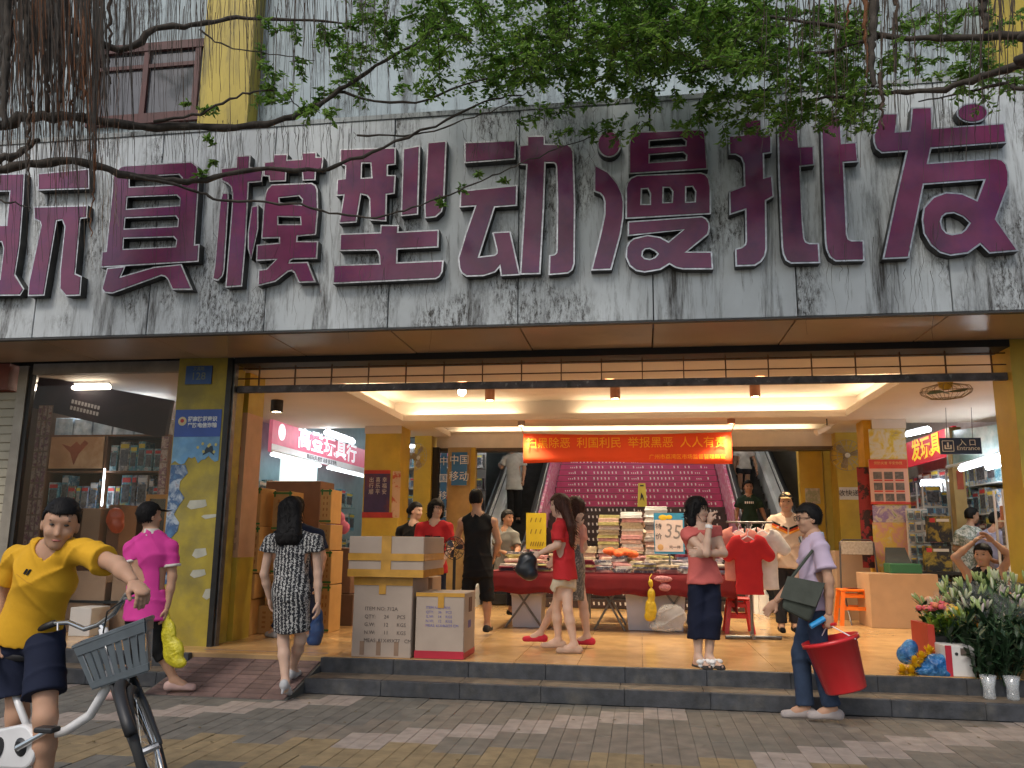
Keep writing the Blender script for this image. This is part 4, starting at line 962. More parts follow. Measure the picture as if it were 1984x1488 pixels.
    # clothing
    if top is not None:
        e = .012 * s * tight; t_ = []
        t_.append(cap(pel - up * (.05 + hem) * s, waist, rp + .022 * s + e * 1.2, rw + e * 1.6 * tw, fr3, q + .02) + (.04,)); t_.append(cap(waist, chest, rw + e * 1.6 * tw, rch + e, fr3, q + .02) + (.04,)); t_.append(cap(chest, chest * .3 + P['neck'] * .7, rch + e, .105 * s + e, fr3, .75) + (.04,))
        t_.append(cap(P['sa'], P['sb'], .046 * s + e, .046 * s + e) + (.04,))
        for a in 'ab':
            sh, el, wr_ = limbs[a][:3]
            if sleeve > 0:
                en = sh + (el - sh) * min(1, sleeve); t_.append(cap(sh, en, .050 * s + e, .050 * s + e * 1.6 * tw) + (.03,))
                if sleeve > 1: t_.append(cap(el, el + (wr_ - el) * (sleeve - 1), .05 * s + e, .04 * s + e) + (.03,))
            t_.append(cap(P['neck'], sh, .056 * s + e, .048 * s + e) + (.03,))
        cu_ = [neg(cap(P['neck'] - up * .005 * s + fr3 * .01, hd, neckr * s, neckr * 1.05 * s)), plane(pel - up * (.075 + hem) * s, -_n(up * .35 + np.array((0, 0, .65))))]
        if sleeve > 0:
            for a in 'ab':
                sh, el, wr_ = limbs[a][:3]; en = sh + (el - sh) * min(1, sleeve); dd = _n(el - sh)
                if sleeve <= 1:
                    def sc_(X, Y_, Z, en=en, dd=dd, sh=sh, r=.11 * s):
                        x, y, z = X - en[0], Y_ - en[1], Z - en[2]; al = x * dd[0] + y * dd[1] + z * dd[2]
                        rad = np.sqrt(np.maximum(x * x + y * y + z * z - al * al, 0)); return np.minimum(al - .012, np.minimum(r - rad, .2 - al))
                    cu_.append(sc_)
        else:
            for a in 'ab':
                sh = limbs[a][0]; o_ = sh - side * (1 if a == 'b' else -1) * .005
                cu_.append(plane(o_, side * (1 if a == 'b' else -1)))
        link('shirt', np_mesh('shirt', [grow(t_, vox, wr=(.0125 * s, 30, sum(j['neck'][:2])), cuts=cu_)], top), root)
        if collar: link('collar', np_mesh('collar', [grow([cap(P['neck'] - up * .004 * s - fr3 * .01, P['neck'] + up * .035 * s - fr3 * .012, .075 * s, .066 * s) + (.01,)], vox * .8, cuts=[neg(cap(P['neck'], hd, .058 * s, .058 * s)), plane(P['neck'] + up * .045 * s, up)])], collar), root)
    if bottom is not None:
        b_ = []; cu_ = []
        b_.append(cap(pel - np.array((0, 0, .03)), pel + up * .05 * s, rp - .002, rw + .006, fr3, q + .02) + (.03,))
        for a in 'ab':
            h, kn, an = limbs[a][3:6]
            e = .016 * s * lw
            if leg <= 1:
                en = h + (kn - h) * leg; b_.append(cap(h, en, .074 * s * bulk + e * .6, (.06 + .022 * (1 - leg)) * s + e * 1.8) + (.03,))
            else:
                en = kn + (an - kn) * (leg - 1); b_.append(cap(h, kn, .072 * s * bulk + min(e, .016) * .5, .058 * s + e * 1.2) + (.03,)); b_.append(cap(kn, en, .058 * s + e * 1.2, .046 * s + e * 1.5) + (.03,))
            kk = h if leg <= 1 else kn; dd = _n(en - kk)
            def lc(X, Y_, Z, en=en, dd=dd): 
                x, y, z = X - en[0], Y_ - en[1], Z - en[2]; al = x * dd[0] + y * dd[1] + z * dd[2]
                rad = np.sqrt(np.maximum(x * x + y * y + z * z - al * al, 0)); return np.minimum(al - .004, .15 - rad)
            cu_.append(lc)
        cu_.append(plane(pel + up * .06 * s, up))
        link('trousers' if leg > 1.3 else 'shorts', np_mesh('trousers', [grow(b_, vox, wr=(.009 * s, 28, 1.3), cuts=cu_)], bottom), root)
    if skirt is not None:
        m_, zhem, flare = skirt; hemc = (P['ka'] + P['kb']) / 2; hemc = pel + (hemc - pel) * zhem
        link('skirt', np_mesh('skirt', [grow([cap(waist, pel, rw + .014, rp + .022, fr3, .76) + (.04,), cap(pel, hemc, rp + .022, rp * flare, fr3, .8) + (.04,)], vox, wr=(.008, 28, 2), cuts=[plane(hemc, _n(hemc - pel))])], m_), root)
    if shoes is not None:
        for a in 'ab':
            an, td, toe, heel = limbs[a][5:9]
            V = grow([cap(heel - td * .005 + np.array((0, 0, .008)), toe, .040 * s, .034 * s) + (.02,), cap(heel, an - np.array((0, 0, .02 * s)), .04 * s, .04 * s) + (.02,)], vox * .75, cuts=[lambda X, Y_, Z, z0=min(heel[2], toe[2]) - .026 * s: (z0 - Z) + 0 * X + 0 * Y_])
            link('shoe', np_mesh('shoe', [V], shoes), root)
    return root, P, dict(chest=chest, up=up, side=side, fr=fr3, hd=hd, hf=hf, hr=hr, hup=hup, limbs=limbs)
from mathutils.bvhtree import BVHTree
def decal(root, F, quads, m, name='print', base='chest', dirv=None, part='shirt'):
    """flat print laid on a garment: quads of (side, up) metres from the chest point, dropped onto the cloth"""
    sh = [c for c in root.children if c.name.split('.')[0] == part][0]
    me = sh.data; bvh = BVHTree.FromPolygons([v.co for v in me.vertices], [tuple(p.vertices) for p in me.polygons])
    up, sd = Vector(F['up']), Vector(F['side']); fr = Vector(dirv if dirv is not None else F['fr']).normalized()
    o = Vector(F['chest']); mb = MB()
    for qd in quads:
        n0 = 4; G = []
        a, b, c, d = [Vector((x, y, 0)) for x, y in qd]
        for i in range(n0 + 1):
            for k in range(n0 + 1):
                u, v = i / n0, k / n0; p = (a * (1 - u) + b * u) * (1 - v) + (d * (1 - u) + c * u) * v
                s_ = o + sd * p.x + up * p.y + fr * .6
                h = bvh.ray_cast(s_, -fr)
                G.append((h[0] + fr * .004) if h[0] is not None else None)
        for i in range(n0):
            for k in range(n0):
                ids = (i * 5 + k, (i + 1) * 5 + k, (i + 1) * 5 + k + 1, i * 5 + k + 1)
                if all(G[t] is not None for t in ids): mb.add([G[t] for t in ids], [(0, 1, 2, 3)])
    if mb.f: return mb.build(name, m, root)
sk_shoe = cloth('shoe_grey', (.30, .30, .31)); blk = cloth('black', (.012, .012, .013)); navy = cloth('navy', (.012, .016, .035))
# --- man in yellow pushing the bicycle
yel = cloth('yellow_tee', (.62, .335, .022), var=.06)
ym, ymP, ymF = person('man in yellow T-shirt and black shorts leaning over the white bicycle', 4.0, dict(
    head=(117, 1015, -.12), neck=(100, 1072, -.06), sa=(32, 1082, .06), sb=(163, 1068, -.10), ea=(2, 1152, .10), wa=(-14, 1236, .0), eb=(226, 1094, -.20), wb=(257, 1126, -.25),
    pel=(62, 1208, .08), ka=(34, 1385, .12), kb=(88, 1390, -.05), aa=(18, 1560, .22), ab=(80, 1570, .05)), (.45, -.9), (.55, -.83, -.12), top=yel, bottom=navy, hair='crop', skin=0, sleeve=.62, hem=.025, leg=.74, palm={'b': (-.2, .2, -1)}, shoes=cloth('shoe_dark', (.03, .03, .03)), vox=.008, floor_z=0, bulk=1.04, tw=1.3, lw=1.2, curl={'a': .4, 'b': 1.3}, s=1.03)
decal(ym, ymF, [((-.012, .03), (.002, .032), (.006, .062), (-.008, .058)), ((.008, .034), (.02, .036), (.024, .07), (.012, .066))], blk)
decal(ym, ymF, [((-.05, .005), (.07, .012), (.07, .015), (-.05, .008))], mat('print_ochre', (.5, .25, .01), .8), name='print_line')
# --- person in pink polo shirt
pink = cloth('pink_polo', (.58, .05, .27), var=.06)
pp, ppP, ppF = person('person in bright pink polo shirt and black cap walking away past the yellow column', 7.1, dict(
    head=(291, 1000, 0), neck=(294, 1034, 0), sa=(253, 1062, -.02), sb=(332, 1060, .05), ea=(256, 1110, -.08), wa=(272, 1160, -.05), eb=(334, 1118, .05), wb=(324, 1176, .02),
    pel=(283, 1180, 0), ka=(262, 1262, -.05), kb=(306, 1250, .1), aa=(224, 1340, -.1), ab=(338, 1318, .2)), (.6, .8), (.55, .8, -.1), top=pink, bottom=blk, hair='short', skin=0, sleeve=.62, hem=.02, leg=1.35, shoes=cloth('sandal_pink', (.45, .30, .27)), floor_z=0, bulk=1.1, tw=1.2, cap_m=blk, eyes=False, collar=cloth('collar_white', (.6, .57, .52)), feet={'a': (1, .1, 0), 'b': (1, .2, 0)})
for a in 'ab':
    sh, el = ppF['limbs'][a][0], ppF['limbs'][a][1]; p0 = sh + (el - sh) * .57; p1 = sh + (el - sh) * .66
    link('sleeve_band', np_mesh('sleeve_band', [grow([cap(p0, p1, .078, .08) + (.01,)], .008, cuts=[plane(p1, el - sh), plane(p0, sh - el)])], cloth('collar_white', (.6, .57, .52))), pp)
# --- woman in patterned dress
dressm = wave_mat('dress_zigzag', (.010, .011, .016), (.46, .45, .43), 'X', 9, 6, 8., lo=.74, hi=.82)
dw, dwP, dwF = person('woman with long black hair in black and white wavy print dress, seen from behind', 7.3, dict(
    head=(566, 990, .06), neck=(567, 1034, .02), sa=(524, 1050, 0), sb=(612, 1048, 0), ea=(512, 1112, .02), wa=(522, 1158, .10), eb=(616, 1112, .02), wb=(616, 1166, .02),
    pel=(564, 1145, 0), ka=(549, 1244, .03), kb=(582, 1240, .10), aa=(553, 1322, -.05), ab=(566, 1296, .32)), (0, 1), (.0, 1, 0), top=dressm, hair='long', hlen=.02, skin=1, sleeve=.28, hem=.02, skirt=(dressm, .80, 1.16), shoes=None, floor_z=0, tw=2.0, eyes=False, feet={'a': (-.05, .75, -.65, 1), 'b': (0, 1, 0)}, s=.97)
for a in 'ab':
    an, td, toe, heel = dwF['limbs'][a][5:9]
    V = grow([cap(heel + np.array((0, 0, .02)), heel * .5 + toe * .5, .036, .034) + (.02,), cap(heel * .5 + toe * .5, toe, .034, .028) + (.02,), cap(heel, an - np.array((0, 0, .02)), .036, .036) + (.02,), cap(heel, heel + np.array((0, -.03, -.055)), .018, .011) + (.008,)], .008)
    link('heeled_shoe', np_mesh('heeled_shoe', [V], cloth('shoe_silver', (.42, .42, .43))), dw)
# --- man in navy behind her
nm, _, nmF = person('person in dark navy T-shirt standing behind the woman in print dress', 9.4, dict(
    head=(573, 984, 0), neck=(575, 1020, 0), sa=(540, 1036, 0), sb=(618, 1036, 0), ea=(534, 1080, 0), wa=(538, 1120, -.05), eb=(626, 1080, 0), wb=(618, 1125, -.05),
    pel=(578, 1118, 0), ka=(556, 1180, 0), kb=(600, 1180, 0), aa=(532, 1238, 0), ab=(606, 1236, 0)), (-.8, .6), top=navy, bottom=navy, hair='short', skin=0, sleeve=.6, leg=1.9, shoes=sk_shoe, vox=.014, eyes=False, tw=1.3)
# --- two women by the cartons
person('woman in black top with tied black hair facing right, behind the cartons', 11.4, dict(
    head=(806, 990, 0), neck=(801, 1016, 0), sa=(776, 1028, .05), sb=(822, 1026, -.05), ea=(770, 1062, .05), wa=(785, 1090, -.05), eb=(826, 1060, -.1), wb=(836, 1085, -.15),
    pel=(800, 1096, 0), ka=(790, 1150, 0), kb=(808, 1150, 0), aa=(790, 1205, 0), ab=(808, 1205, 0)), (.85, -.5), (.95, -.3, -.1), top=blk, bottom=navy, hair='bun', skin=1, sleeve=.6, leg=1.9, shoes=blk, vox=.014, s=.97)
red = cloth('red_tee', (.46, .025, .03), var=.07)
rw_, _, rwF = person('woman with short black bob in red T-shirt with dark print behind the cartons', 10.6, dict(
    head=(846, 986, 0), neck=(842, 1014, 0), sa=(815, 1022, 0), sb=(869, 1022, 0), ea=(808, 1060, -.05), wa=(832, 1080, -.12), eb=(874, 1058, -.05), wb=(862, 1082, -.15),
    pel=(842, 1100, 0), ka=(832, 1160, 0), kb=(852, 1160, 0), aa=(832, 1212, 0), ab=(852, 1212, 0)), (.25, -1), (.55, -.8, -.2), top=red, bottom=navy, hair='bob', hlen=.17, skin=1, sleeve=.7, leg=1.9, shoes=blk, vox=.013, s=.97, tw=1.3)
decal(rw_, rwF, [((-.10, -.02), (-.02, -.03), (-.02, .0), (-.10, .01)), ((-.01, -.02), (.0, -.02), (.0, .01), (-.01, .01)), ((.015, -.035), (.10, -.03), (.10, -.005), (.015, -.01))], blk)
# --- man in black tank top
person('man in black tank top and black shorts seen from behind at the left of table', 10.2, dict(
    head=(923, 967, 0), neck=(925, 997, 0), sa=(896, 1012, 0), sb=(956, 1012, 0), ea=(886, 1040, .12), wa=(900, 1062, .25), eb=(966, 1050, .06), wb=(958, 1078, .18),
    pel=(926, 1098, 0), ka=(906, 1158, 0), kb=(944, 1158, 0), aa=(908, 1212, .02), ab=(944, 1210, .04)), (.05, 1), (.1, 1, -.15), top=blk, bottom=blk, hair='crop', skin=0, sleeve=0, leg=1.1, hem=.06, shoes=cloth('shoe_dark', (.03, .03, .03)), vox=.013, bulk=1.08, tw=1.4, lw=1.6, eyes=False, neckr=.085)
# --- seated man in grey
gsh = cloth('grey_shirt', (.16, .155, .14))
person('man in grey polo shirt sitting left behind the clothes table', 12.4, dict(
    head=(984, 1004, 0), neck=(980, 1026, 0), sa=(962, 1036, .05), sb=(998, 1038, -.05), ea=(962, 1064, .0), wa=(985, 1074, -.15), eb=(1004, 1064, -.1), wb=(1000, 1072, -.2),
    pel=(978, 1098, 0), ka=(990, 1112, -.3), kb=(1006, 1112, -.25), aa=(990, 1180, -.3), ab=(1006, 1180, -.25)), (.6, -.8), (.7, -.6, -.35), top=gsh, bottom=navy, hair='short', skin=2, sleeve=.65, leg=1.9, shoes=blk, vox=.014, s=.97)
# --- woman with long brown hair and red shirt
lw_, lwP, lwF = person('woman with very long brown hair, red T-shirt and beige shorts walking left', 8.95, dict(
    head=(1083, 980, 0), neck=(1089, 1012, 0), sa=(1082, 1022, -.16), sb=(1100, 1020, .16), ea=(1080, 1056, -.2), wa=(1046, 1072, -.2), eb=(1104, 1058, .2), wb=(1080, 1080, .22),
    pel=(1094, 1104, 0), ka=(1078, 1178, .07), kb=(1100, 1182, -.07), aa=(1082, 1240, .10), ab=(1113, 1250, -.08)), (-1, -.12), (-1, -.25, -.12), top=red, bottom=cloth('beige_shorts', (.55, .48, .36)), hair='long', hlen=.20, hairm=M_hairb, skin=1, sleeve=.72, hem=.03, leg=.48, shoes=cloth('flat_nude', (.45, .30, .22)), s=.97, tw=1.4, lw=1.2, feet={'a': (-1, -.1, 0), 'b': (-1, -.1, 0)})
# --- person behind her in patterned skirt
greyprint = print_mat('skirt_print', [(.03, .03, .03), (.30, .29, .27), (.06, .06, .06), (.45, .43, .40)], 16)
person('woman in grey patterned skirt and red flat shoes hidden behind the red shirt', 9.35, dict(
    head=(1112, 985, 0), neck=(1114, 1014, 0), sa=(1098, 1024, -.14), sb=(1126, 1026, .12), ea=(1110, 1058, -.15), wa=(1118, 1020, -.2), eb=(1132, 1060, .12), wb=(1118, 1080, 0),
    pel=(1108, 1096, 0), ka=(1078, 1170, 0), kb=(1130, 1172, 0), aa=(1046, 1228, 0), ab=(1138, 1234, 0)), (-1, -.1), (-1, -.1, 0), top=cloth('dusty_pink', (.45, .22, .20)), hair='bob', hlen=.2, hairm=M_hairb, skin=1, sleeve=.6, skirt=(greyprint, .88, 1.35), shoes=cloth('flat_red', (.5, .03, .05)), s=.96, feet={'a': (-1, -.1, 0), 'b': (-1, -.1, 0)}, eyes=False)
# --- seated woman in cream
person('woman in cream blouse with short brown hair sitting behind the clothes table', 12.9, dict(
    head=(1241, 1008, 0), neck=(1237, 1028, 0), sa=(1226, 1038, .05), sb=(1252, 1037, -.05), ea=(1234, 1060, -.1), wa=(1264, 1052, -.2), eb=(1262, 1056, -.15), wb=(1272, 1046, -.3),
    pel=(1234, 1096, 0), ka=(1250, 1106, -.3), kb=(1262, 1106, -.28), aa=(1250, 1170, -.3), ab=(1262, 1170, -.28)), (.85, -.5), (.9, -.4, -.25), top=cloth('cream', (.62, .53, .42)), bottom=navy, hair='bob', hairm=M_hairb, hlen=.09, skin=1, sleeve=.6, leg=1.9, shoes=blk, vox=.014, s=.95)
# --- woman on the phone
coral = cloth('coral_top', (.56, .13, .115), var=.06)
pw, pwP, pwF = person('woman in coral top and dark blue culottes holding a phone to her ear', 8.2, dict(
    head=(1352, 988, 0), neck=(1354, 1022, 0), sa=(1330, 1034, -.06), sb=(1386, 1030, .04), ea=(1368, 1072, -.20), wa=(1374, 1016, -.17), eb=(1402, 1072, -.02), wb=(1362, 1072, -.22),
    pel=(1364, 1116, 0), ka=(1352, 1200, 0), kb=(1378, 1200, 0), aa=(1353, 1285, 0), ab=(1374, 1287, .02)), (.45, -.9), (.85, -.5, -.08), top=coral, hair='bob', hlen=.27, skin=1, sleeve=.25, tight=.6, bottom=cloth('dark_blue', (.010, .013, .03)), leg=1.5, lw=2.2, shoes=None, s=.97, tw=1.1, feet={'a': (.5, -.85, 0), 'b': (.6, -.8, 0)}, curl={'a': .9, 'b': .4})
M_wsh = cloth('sandal_white', (.75, .73, .70))
for a in 'ab':
    an, td, toe, heel = pwF['limbs'][a][5:9]; sdv = np.cross((0, 0, 1.), td)
    MB().tube([heel - np.array((0, 0, .025)) - td * .02, toe - np.array((0, 0, .018)) + td * .02], [.032, .036], 8).build('sandal_sole', M_sole, pw)
    mid = heel * .35 + toe * .65 + np.array((0, 0, .02)); b_ = MB()
    for u in (-1, 1): b_.ball(mid + sdv * u * .04 + np.array((0, 0, .012)), (.036, .03, .024), 8, 6)
    b_.ball(mid + np.array((0, 0, .02)), .018, 8, 6); b_.tube([mid - sdv * .05 - np.array((0, 0, .03)), mid + np.array((0, 0, .008)), mid + sdv * .05 - np.array((0, 0, .03))], .02, 6); b_.build('sandal_bow', M_wsh, pw, True)
wp = pwF['limbs']['a'][2]; we = pwF['limbs']['a'][1]; wd_ = _n(wp - we)
MB().tube([wp - wd_ * .035, wp - wd_ * .005], .034, 12).build('watch', M_wsh, pw)
wp2 = pwF['limbs']['b'][2]; wd2 = _n(wp2 - pwF['limbs']['b'][1]); MB().tube([wp2 - wd2 * .03, wp2 - wd2 * .01], .033, 12).build('bracelet', M_wsh, pw)
ph = thing('mobile_phone', 'dark mobile phone held at the ear of coral top woman', 'phone', wp + wd_ * .1)
hd = pwF['hd'] + pwF['hr'] * (-.085 if (pwF['hr']).dot(wp - pwF['hd']) < 0 else .085); o = MB().box((-.006, -.035, -.07), (.006, .035, .07), 0, .005).build('phone_case', M_black, ph); 
o.matrix_parent_inverse = Matrix(); o.location = Vector(hd) - ph.location; o.rotation_euler = (0, R(12), R(-30))
# --- escalator riders
person('man in pale grey shirt and black trousers riding up the left escalator, seen from behind', 17.4, dict(
    head=(994, 862, 0), neck=(995, 880, 0), sa=(978, 888, 0), sb=(1014, 888, 0), ea=(972, 906, 0), wa=(968, 902, .25), eb=(1016, 908, 0), wb=(1014, 930, 0),
    pel=(996, 938, 0), ka=(990, 972, 0), kb=(1004, 972, 0), aa=(990, 1006, 0), ab=(1004, 1006, 0)), (0, 1), top=cloth('pale_grey', (.42, .42, .39)), bottom=blk, hair='short', skin=0, sleeve=.7, hem=.05, leg=1.9, shoes=blk, vox=.02, floor_z=1.4, eyes=False, tw=1.4)
gt, _, gtF = person('man in dark green T-shirt with white lettering riding down the right escalator', 15.9, dict(
    head=(1450, 944, 0), neck=(1451, 961, 0), sa=(1434, 970, 0), sb=(1469, 970, 0), ea=(1427, 990, 0), wa=(1427, 1008, -.1), eb=(1477, 990, 0), wb=(1484, 1008, -.05),
    pel=(1453, 1016, 0), ka=(1446, 1052, -.1), kb=(1460, 1052, 0), aa=(1446, 1084, -.05), ab=(1460, 1084, 0)), (0, -1), (.05, -1, -.1), top=cloth('dark_green', (.02, .04, .028)), bottom=blk, hair='short', skin=2, sleeve=.65, leg=1.9, shoes=blk, vox=.016, floor_z=.75, tw=1.2)
decal(gt, gtF, [((-.09 + i * .034, .0), (-.07 + i * .034, .0), (-.07 + i * .034, .04), (-.09 + i * .034, .04)) for i in range(5)], M_dots)
person('person in white top and dark shorts higher up on the right escalator', 19.2, dict(
    head=(1441, 852, 0), neck=(1441, 868, 0), sa=(1427, 874, 0), sb=(1456, 874, 0), ea=(1424, 892, 0), wa=(1424, 908, -.1), eb=(1462, 892, 0), wb=(1466, 910, -.05),
    pel=(1441, 903, 0), ka=(1434, 928, -.1), kb=(1448, 928, 0), aa=(1434, 952, -.05), ab=(1446, 952, 0)), (0, -1), top=cloth('white_top', (.55, .5, .46)), bottom=cloth('dark_shorts', (.03, .03, .035)), hair='short', skin=0, sleeve=.5, leg=.6, shoes=M_wsh, vox=.02, floor_z=2.5)
# --- man with cap
cream = cloth('cream_tee', (.62, .47, .36), var=.05)
cm, _, cmF = person('man in tan cap and cream T-shirt with black and orange chest stripes', 11.0, dict(
    head=(1523, 974, 0), neck=(1524, 1000, 0), sa=(1496, 1010, 0), sb=(1552, 1010, 0), ea=(1486, 1044, -.03), wa=(1492, 1072, -.12), eb=(1562, 1044, 0), wb=(1560, 1074, -.08),
    pel=(1524, 1080, 0), ka=(1512, 1146, 0), kb=(1538, 1146, 0), aa=(1514, 1210, 0), ab=(1540, 1210, 0)), (-.05, -1), (-.15, -1, -.05), top=cream, bottom=cloth('charcoal', (.03, .03, .035)), hair='short', skin=0, sleeve=.75, hem=.06, leg=1.95, shoes=blk, vox=.012, bulk=1.05, tw=1.4, cap_m=cloth('cap_tan', (.50, .36, .2)))
for k, (c_, off) in enumerate(((blk, 0), (cloth('stripe_red', (.5, .06, .02)), -.028), (cloth('stripe_orange', (.75, .3, .04)), -.056))):
    q = []
    for u in (-1, 1): q.append(((u * .01, -.03 + off), (u * .19, .05 + off), (u * .19, .078 + off), (u * .01, -.002 + off)))
    decal(cm, cmF, q, c_, name='chest_stripe')
# --- man with the red bucket
lil = cloth('lilac_shirt', (.50, .40, .52), var=.05); jean = cloth('jeans', (.035, .055, .10), var=.2)
bm_, bmP, bmF = person('man in lilac polo and jeans walking left with a red bucket', 7.36, dict(
    head=(1565, 1005, 0), neck=(1577, 1040, 0), sa=(1573, 1060, .17), sb=(1590, 1060, -.17), ea=(1548, 1116, .22), wa=(1504, 1164, .18), eb=(1606, 1126, -.22), wb=(1606, 1188, -.22),
    pel=(1576, 1158, 0), ka=(1552, 1266, .06), kb=(1588, 1272, -.06), aa=(1560, 1376, .10), ab=(1612, 1372, -.06)), (-1, -.08), (-1, -.2, -.05), top=lil, bottom=jean, hair='short', skin=0, sleeve=.62, hem=.02, leg=1.95, lw=1.1, shoes=cloth('sneaker', (.36, .32, .31)), floor_z=0, tw=1.5, collar=cloth('collar_blue', (.42, .50, .58)), feet={'a': (-1, -.05, 0), 'b': (-1, -.05, 0)}, curl={'a': .3, 'b': 1.1})
g = MB()
for u in (-1, 1):
    e = bmF['hd'] + bmF['hr'] * u * .033 + bmF['hup'] * .01 + bmF['hf'] * .094
    g.tube([Vector(e) + Vector(bmF['hr']) * (.027 * math.cos(t)) + Vector(bmF['hup']) * (.02 * math.sin(t)) for t in [i * math.pi / 6 for i in range(12)]], .003, 5, closed=True)
    g.tube([e + bmF['hr'] * u * .026, bmF['hd'] + bmF['hr'] * u * .08 + bmF['hup'] * .005], .003, 5)
g.build('glasses', M_black, bm_)
# --- shoppers in the right shop
flo = print_mat('floral_shirt', [(.62, .62, .58), (.7, .7, .66), (.1, .16, .12), (.66, .66, .62), (.25, .3, .25)], 22)
person('man in white floral shirt browsing the right toy shop shelves', 13.9, dict(
    head=(1884, 999, 0), neck=(1878, 1024, 0), sa=(1858, 1034, .06), sb=(1896, 1032, -.06), ea=(1850, 1064, .08), wa=(1880, 1062, -.02), eb=(1904, 1062, -.1), wb=(1918, 1050, -.2),
    pel=(1876, 1100, 0), ka=(1868, 1150, 0), kb=(1882, 1150, 0), aa=(1868, 1196, 0), ab=(1884, 1196, 0)), (.8, .5), (.9, .1, -.15), top=flo, bottom=navy, hair='crop', skin=0, sleeve=.7, leg=1.9, hem=.05, shoes=blk, vox=.015, tw=1.3)
person('man in lilac grey shirt looking down beside the metal toy rack', 13.6, dict(
    head=(1933, 1008, 0), neck=(1924, 1030, 0), sa=(1902, 1038, .06), sb=(1942, 1040, -.04), ea=(1898, 1070, .05), wa=(1918, 1082, -.12), eb=(1950, 1070, -.08), wb=(1950, 1080, -.2),
    pel=(1920, 1104, 0), ka=(1912, 1154, 0), kb=(1928, 1154, 0), aa=(1912, 1200, 0), ab=(1930, 1200, 0)), (.6, -.4), (.7, -.5, -.6), top=cloth('lilac_grey', (.28, .27, .36)), bottom=navy, hair='short', skin=2, sleeve=.7, leg=1.9, shoes=blk, vox=.015, tw=1.3)
# --- flower seller
person('flower seller in black sleeveless top sitting with both hands on her head', 9.7, dict(
    head=(1904, 1076, 0), neck=(1906, 1106, .02), sa=(1878, 1116, 0), sb=(1936, 1114, 0), ea=(1850, 1080, -.05), wa=(1884, 1052, .02), eb=(1958, 1078, -.05), wb=(1926, 1050, .02),
    pel=(1900, 1196, .05), ka=(1800, 1166, -.40), kb=(1834, 1158, -.36), aa=(1806, 1240, -.45), ab=(1840, 1240, -.40)), (-.6, -.8), (-.6, -.8, -.05), top=blk, bottom=navy, hair='bun', skin=0, sleeve=0, leg=.55, shoes=blk, vox=.012, s=.97, curl={'a': .3, 'b': .3})

# ================================================================ posters on columns
M_paper = mat('paper_white', (.66, .64, .62), .7, var=.06)
M_ink = mat('ink_black', (.03, .03, .035), .6, var=0)
# blue street number plate
a = at(360, 745, YC); b = at(413, 709, YC)
np_ = thing('number_plate', 'small blue house number plate high on the yellow column', 'sign', (a.x, YC, a.z))
box('plate', (a.x, YC - .02, a.z), (b.x, YC - .002, b.z), mat('plate_blue', (.02, .09, .30), .35, var=.15), np_)
text('plate_number', '128', .12, mat('plate_text', (.22, .26, .2), .5), ((a.x + b.x) / 2, YC - .022, a.z + .085), np_)
text('plate_street', '文昌路', .045, mat('plate_text', (.22, .26, .2), .5), ((a.x + b.x) / 2, YC - .022, b.z - .035), np_)
# blue police poster
a = at(335, 890, YC); b = at(431, 793, YC); x0, x1 = cxa + .01, cxb - .05
pz0, pz1 = a.z, b.z
po = thing('poster', 'blue notice poster with badge and white title on the left column', 'poster', (x0, YC, pz0))
n = 14; top_ = [(x0, pz1), (x1, pz1)]; bot = [(x0 + (x1 - x0) * i / n, pz0 + .03 * math.sin(i * 1.3) + .02 * math.sin(i * 2.9) - .05 * (i < 4)) for i in range(n + 1)]
zm = pz0 + (pz1 - pz0) * .45
flatpoly('poster_sheet', [(x0, zm), (x1, zm)] + list(reversed(top_)), YC - .006, mat('poster_blue', (.025, .085, .36), .4, var=.1), po, .003)
flatpoly('poster_sheet', list(bot) + [(x1, zm - .001), (x0, zm - .001)], YC - .006, mat('poster_pale', (.12, .30, .50), .4, var=.25, scale=5, col2=(.2, .4, .55), cscale=4), po, .003)
MB().lathe([(0, 0), (.05, 0), (.05, .003), (0, .003)], (x0 + .09, YC - .009, pz1 - .13), 18, axis=(0, 1, 0)).build('badge', mat('badge_cream', (.65, .55, .3), .5), po)
MB().lathe([(0, 0), (.022, 0), (.022, .003), (0, .003)], (x0 + .09, YC - .013, pz1 - .125), 12, axis=(0, 1, 0)).build('badge_star', mat('badge_red', (.5, .03, .03), .5), po)
text('poster_title', '提高防范意识', .058, M_wt, (x0 + .33, YC - .009, pz1 - .11), po, bold=.002); text('poster_title', '严防电信诈骗', .058, M_wt, (x0 + .33, YC - .009, pz1 - .18), po, bold=.002)
mb = MB()
for k in range(7): mb.ball((x0 + .30 + .035 * k + .02 * (k % 2), YC - .009, pz0 + .13 + .05 * math.sin(k * 2.2)), (.016, .002, .018), 6, 4)
mb.build('poster_flowers', mat('poster_yellow', (.55, .48, .15), .5), po)
flatpoly('torn_shadow', [(x0 + .36, pz0 + .04), (x0 + .40, pz0 + .13), (x0 + .47, pz0 + .15), (x0 + .5, pz0 + .04), (x0 + .44, pz0 + .08)], YC - .009, mat('poster_dark', (.01, .03, .05), .5), po)
